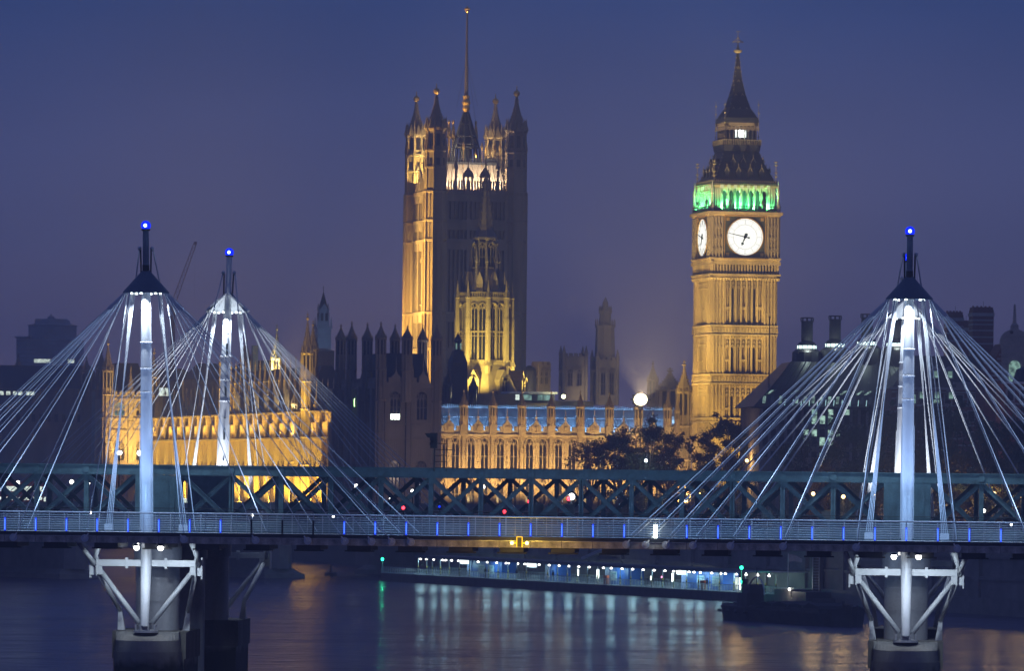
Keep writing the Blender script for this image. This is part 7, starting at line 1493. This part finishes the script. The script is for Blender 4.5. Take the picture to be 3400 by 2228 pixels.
# great tower: amber floods on the river side, lamps behind the parapet on the roof
spot(Wp(vt, -42, -8, 30), Wp(vt, -9, 0, 44), 330000, AMBER, 74, 0.9, 0.5)
spot(Wp(vt, -50, -4, 32), Wp(vt, -9, 0, 76), 860000, AMBER, 54, 0.9, 0.5)
spot(Wp(vt, -17, -2, 34), Wp(vt, -10, 0, 50), 22000, AMBER, 90, 0.9, 0.3)
for k in (0, 3, 1):
    for x in (-5.5, -2.7, 0, 2.7, 5.5):
        R = Matrix.Rotation(-math.pi / 2 * k, 3, 'Z'); q = R @ Vector((x, -fv + 1.0, 0)); tq = R @ Vector((x, -6.5, 0)); spot(Wp(vt, q.x, q.y, zr0 + 0.6), Wp(vt, tq.x, tq.y, zr1), 8000 if k == 0 else 2000, (1.0, 0.78, 0.50), 110, 0.8, 0.2)
spot(Wp(vt, -fv + 2.0, 2.0, zv(612)), Wp(vt, -hv, hv, zv(540)), 12000, (1.0, 0.76, 0.24), 100, 0.8, 0.3)     # far left turret head
spot(Wp(vt, -4, 3, zr1 + 1.5), Wp(vt, -hv, hv, zv(430)), 6000, (1.0, 0.78, 0.40), 80, 0.8, 0.3)
spot(Wp(vt, 3, 2, zr1 + 1.5), Wp(vt, hv, hv, zv(430)), 6000, (1.0, 0.76, 0.40), 80, 0.8, 0.3)
spot(Wp(vt, 0, -5.0, zr1 + 1.2), Wp(vt, 0, 0, zk1 + 3), 1200, (1.0, 0.76, 0.40), 50, 0.8, 0.2)
spot(Wp(vt, -5, -5.0, zr1 + 1.2), Wp(vt, 0, 2, zv(420)), 4000, (1.0, 0.76, 0.36), 90, 0.8, 0.2)
spot(Wp(vt, 30, 10, 60), Wp(vt, 9, 0, 40), 12000, AMBER, 70)
spot(Wp(vt, 14, -75, 34), Wp(vt, 0, -10, 62), 12000, (0.92, 0.94, 1.0), 50, 0.9, 0.5)  # fill spot added to lift the dim front face
# octagon lantern tower
spot(Wp(ct, -9, -11, zo(1318)), Wp(ct, -2, -4, zo(1100)), 25000, LIME, 100, 0.9, 0.3)
spot(Wp(ct, 11, -9, zo(1318)), Wp(ct, 4, -2, zo(1100)), 25000, LIME, 100, 0.9, 0.3)
spot(Wp(ct, -16, -16, zo(1330)), Wp(ct, 0, -4, zo(1000)), 30000, LIME, 60, 0.9, 0.3)
spot(Wp(ct, -10, -8, zo(1000)), Wp(ct, 0, -2, zo(850)), 900, (1, 0.8, 0.45), 60, 0.9, 0.3)
# north range: lamps low in front, blue strips in the roof gutter
xsn = [along(A, EX, u) for u in PU] + [along(A, EX, 2270)]
for i in range(len(xsn) - 1):
    x = (xsn[i] + xsn[i + 1]) / 2
    spot(Wp(nr, x, -7.5, 12.5), Wp(nr, x, 0, 21), 9500, PEACH, 105, 0.9, 0.25)
    for f in (0.28, 0.72):
        xb = xsn[i] + f * (xsn[i + 1] - xsn[i]); spot(Wp(nr, xb, ry0 - 0.55, rz0 + 0.75), Wp(nr, xb, ry1, rz1 + 1.5), 1900, (0.30, 0.58, 1.0), 140, 0.8, 0.12)
spot(Wp(st_, -6, -14, 16), Wp(st_, 0, 0, 30), 9000, PEACH, 70)
# dark block: weak spot added in place of spill light
spot(Wp(sb, 9, -26, 18), Wp(sb, 6, 0, 26), 4200, (1.0, 0.74, 0.55), 80)
# golden river front: a row of floods along the terrace, smaller ones on the ledges
for i in range(0, nb, 2):
    x = RL * (i + 1) / nb
    spot(Wp(rvf, x, -4.2, GZ + 1.4), Wp(rvf, x, 0, 19), 31000, GOLD, 120, 0.8, 0.25)
for i in range(1, nb, 2):
    x = RL * (i + 0.5) / nb; spot(Wp(rvf, x, -2.2, 25.4), Wp(rvf, x, 0.2, 29), 3000, (1.0, 0.62, 0.12), 140, 0.8, 0.2)
for i in range(i0, i1, 2):
    x = RL * (i + 0.5) / nb; spot(Wp(rvf, x, -1.4, 30.9), Wp(rvf, x, 0.5, 34), 700, (0.9, 0.75, 0.45) if i % 4 else (0.6, 0.9, 0.9), 140, 0.8, 0.2)
for u in (1035, 760): spot(Wp(rvf, tx(u) + 3, -9.5, 24), Wp(rvf, tx(u), -1.2, 44), 32000, GOLD, 80, 0.9, 0.3)
spot(Wp(pv, CW * 0.5, -9, 16), Wp(pv, CW * 0.5, 0, 34), 34000, (1.0, 0.66, 0.20), 110, 0.9, 0.3)
spot(Wp(pv, CW * 0.2, -12, 20), Wp(pv, CW * 0.3, 0, 44), 10000, (1.0, 0.70, 0.26), 60, 0.9, 0.3)
# cool lamps on the blue spire tower and teal gables
pb = P(1060, 1170, 1165); spot((pb.x, pb.y - 3, pb.z), P(1072, 1080, 1180), 2200, (0.35, 0.62, 1.0), 80)
pb = P(850, 1285, 1214); spot((pb.x, pb.y - 4, pb.z + 1), P(850, 1230, 1227), 900, (0.6, 1.0, 0.85), 120)
pb = P(905, 1260, 1204); spot((pb.x, pb.y - 3, pb.z), P(918, 1170, 1215), 900, (0.6, 1.0, 0.9), 90)
# churches in the haze
spot((P(1900, 1400, 1440).x, 1440, 30), P(1905, 1250, 1480), 9000, (1, 0.85, 0.6), 70)
spot((P(2040, 1400, 1470).x, 1462, 28), P(2010, 1260, 1500), 16000, (1, 0.85, 0.5), 80)
spot((P(1790, 1320, 1280).x, 1282, 36), P(1797, 1250, 1300), 3000, (1, 0.8, 0.4), 90)
spot((P(2200, 1330, 1325).x, 1320, 30), P(2224, 1290, 1350), 7000, (1, 0.75, 0.35), 90)
# street light among the embankment trees (real lamps on posts)
def street(u, v, D, col, power, label, r_=0.3):
    p = P(u, v, D); t = thing('street_lamp', label, 'street lamp', (p.x, p.y, 0), 0, 'street lamps along the embankment'); MB().tube((0, 0.1, GZ), (0, 0.1, p.z - 0.2), 0.09, 0.06).build('post', DARKM, t); MB().sphere((0, 0, p.z), r_, 10).build('globe', emit('street_' + label.split()[0], col, 10), t); point((p.x, p.y - 0.5, p.z + 0.2), power, col, 1.3)
AMB = (1.0, 0.62, 0.22)
for k, (u, v, D) in enumerate(((2480, 1530, 938), (2440, 1600, 940), (2505, 1480, 940), (2700, 1640, 826), (2800, 1650, 818), (2900, 1640, 806), (3000, 1650, 796), (3130, 1640, 780), (3200, 1650, 768), (3300, 1640, 758), (3390, 1650, 748), (2320, 1640, 955), (2200, 1650, 965))):
    street(u, v, D, AMB, 1000, ('amber street lamp glowing among the trees, %s of the row' % (names + ['thirteenth'])[k]))
street(2145, 1530, 968, (0.75, 0.9, 1.0), 500, 'white lamp glimmering through the dark tree')
# ================================================================ night haze over the river
hm = bpy.data.materials.new('haze'); hm.use_nodes = True; t_ = hm.node_tree; t_.nodes.clear()
ho = t_.nodes.new('ShaderNodeOutputMaterial'); pvn = t_.nodes.new('ShaderNodeVolumePrincipled')
pvn.inputs['Color'].default_value = (0.93, 0.94, 1.0, 1); pvn.inputs['Density'].default_value = HAZE; pvn.inputs['Anisotropy'].default_value = 0.15
t_.links.new(pvn.outputs[0], ho.inputs['Volume'])
hz = MB().box(-3100, 3100, -450, 4600, -4.2, 130).build('haze', hm, kind='stuff')
hz['label'] = 'thin purple night haze over the whole river'
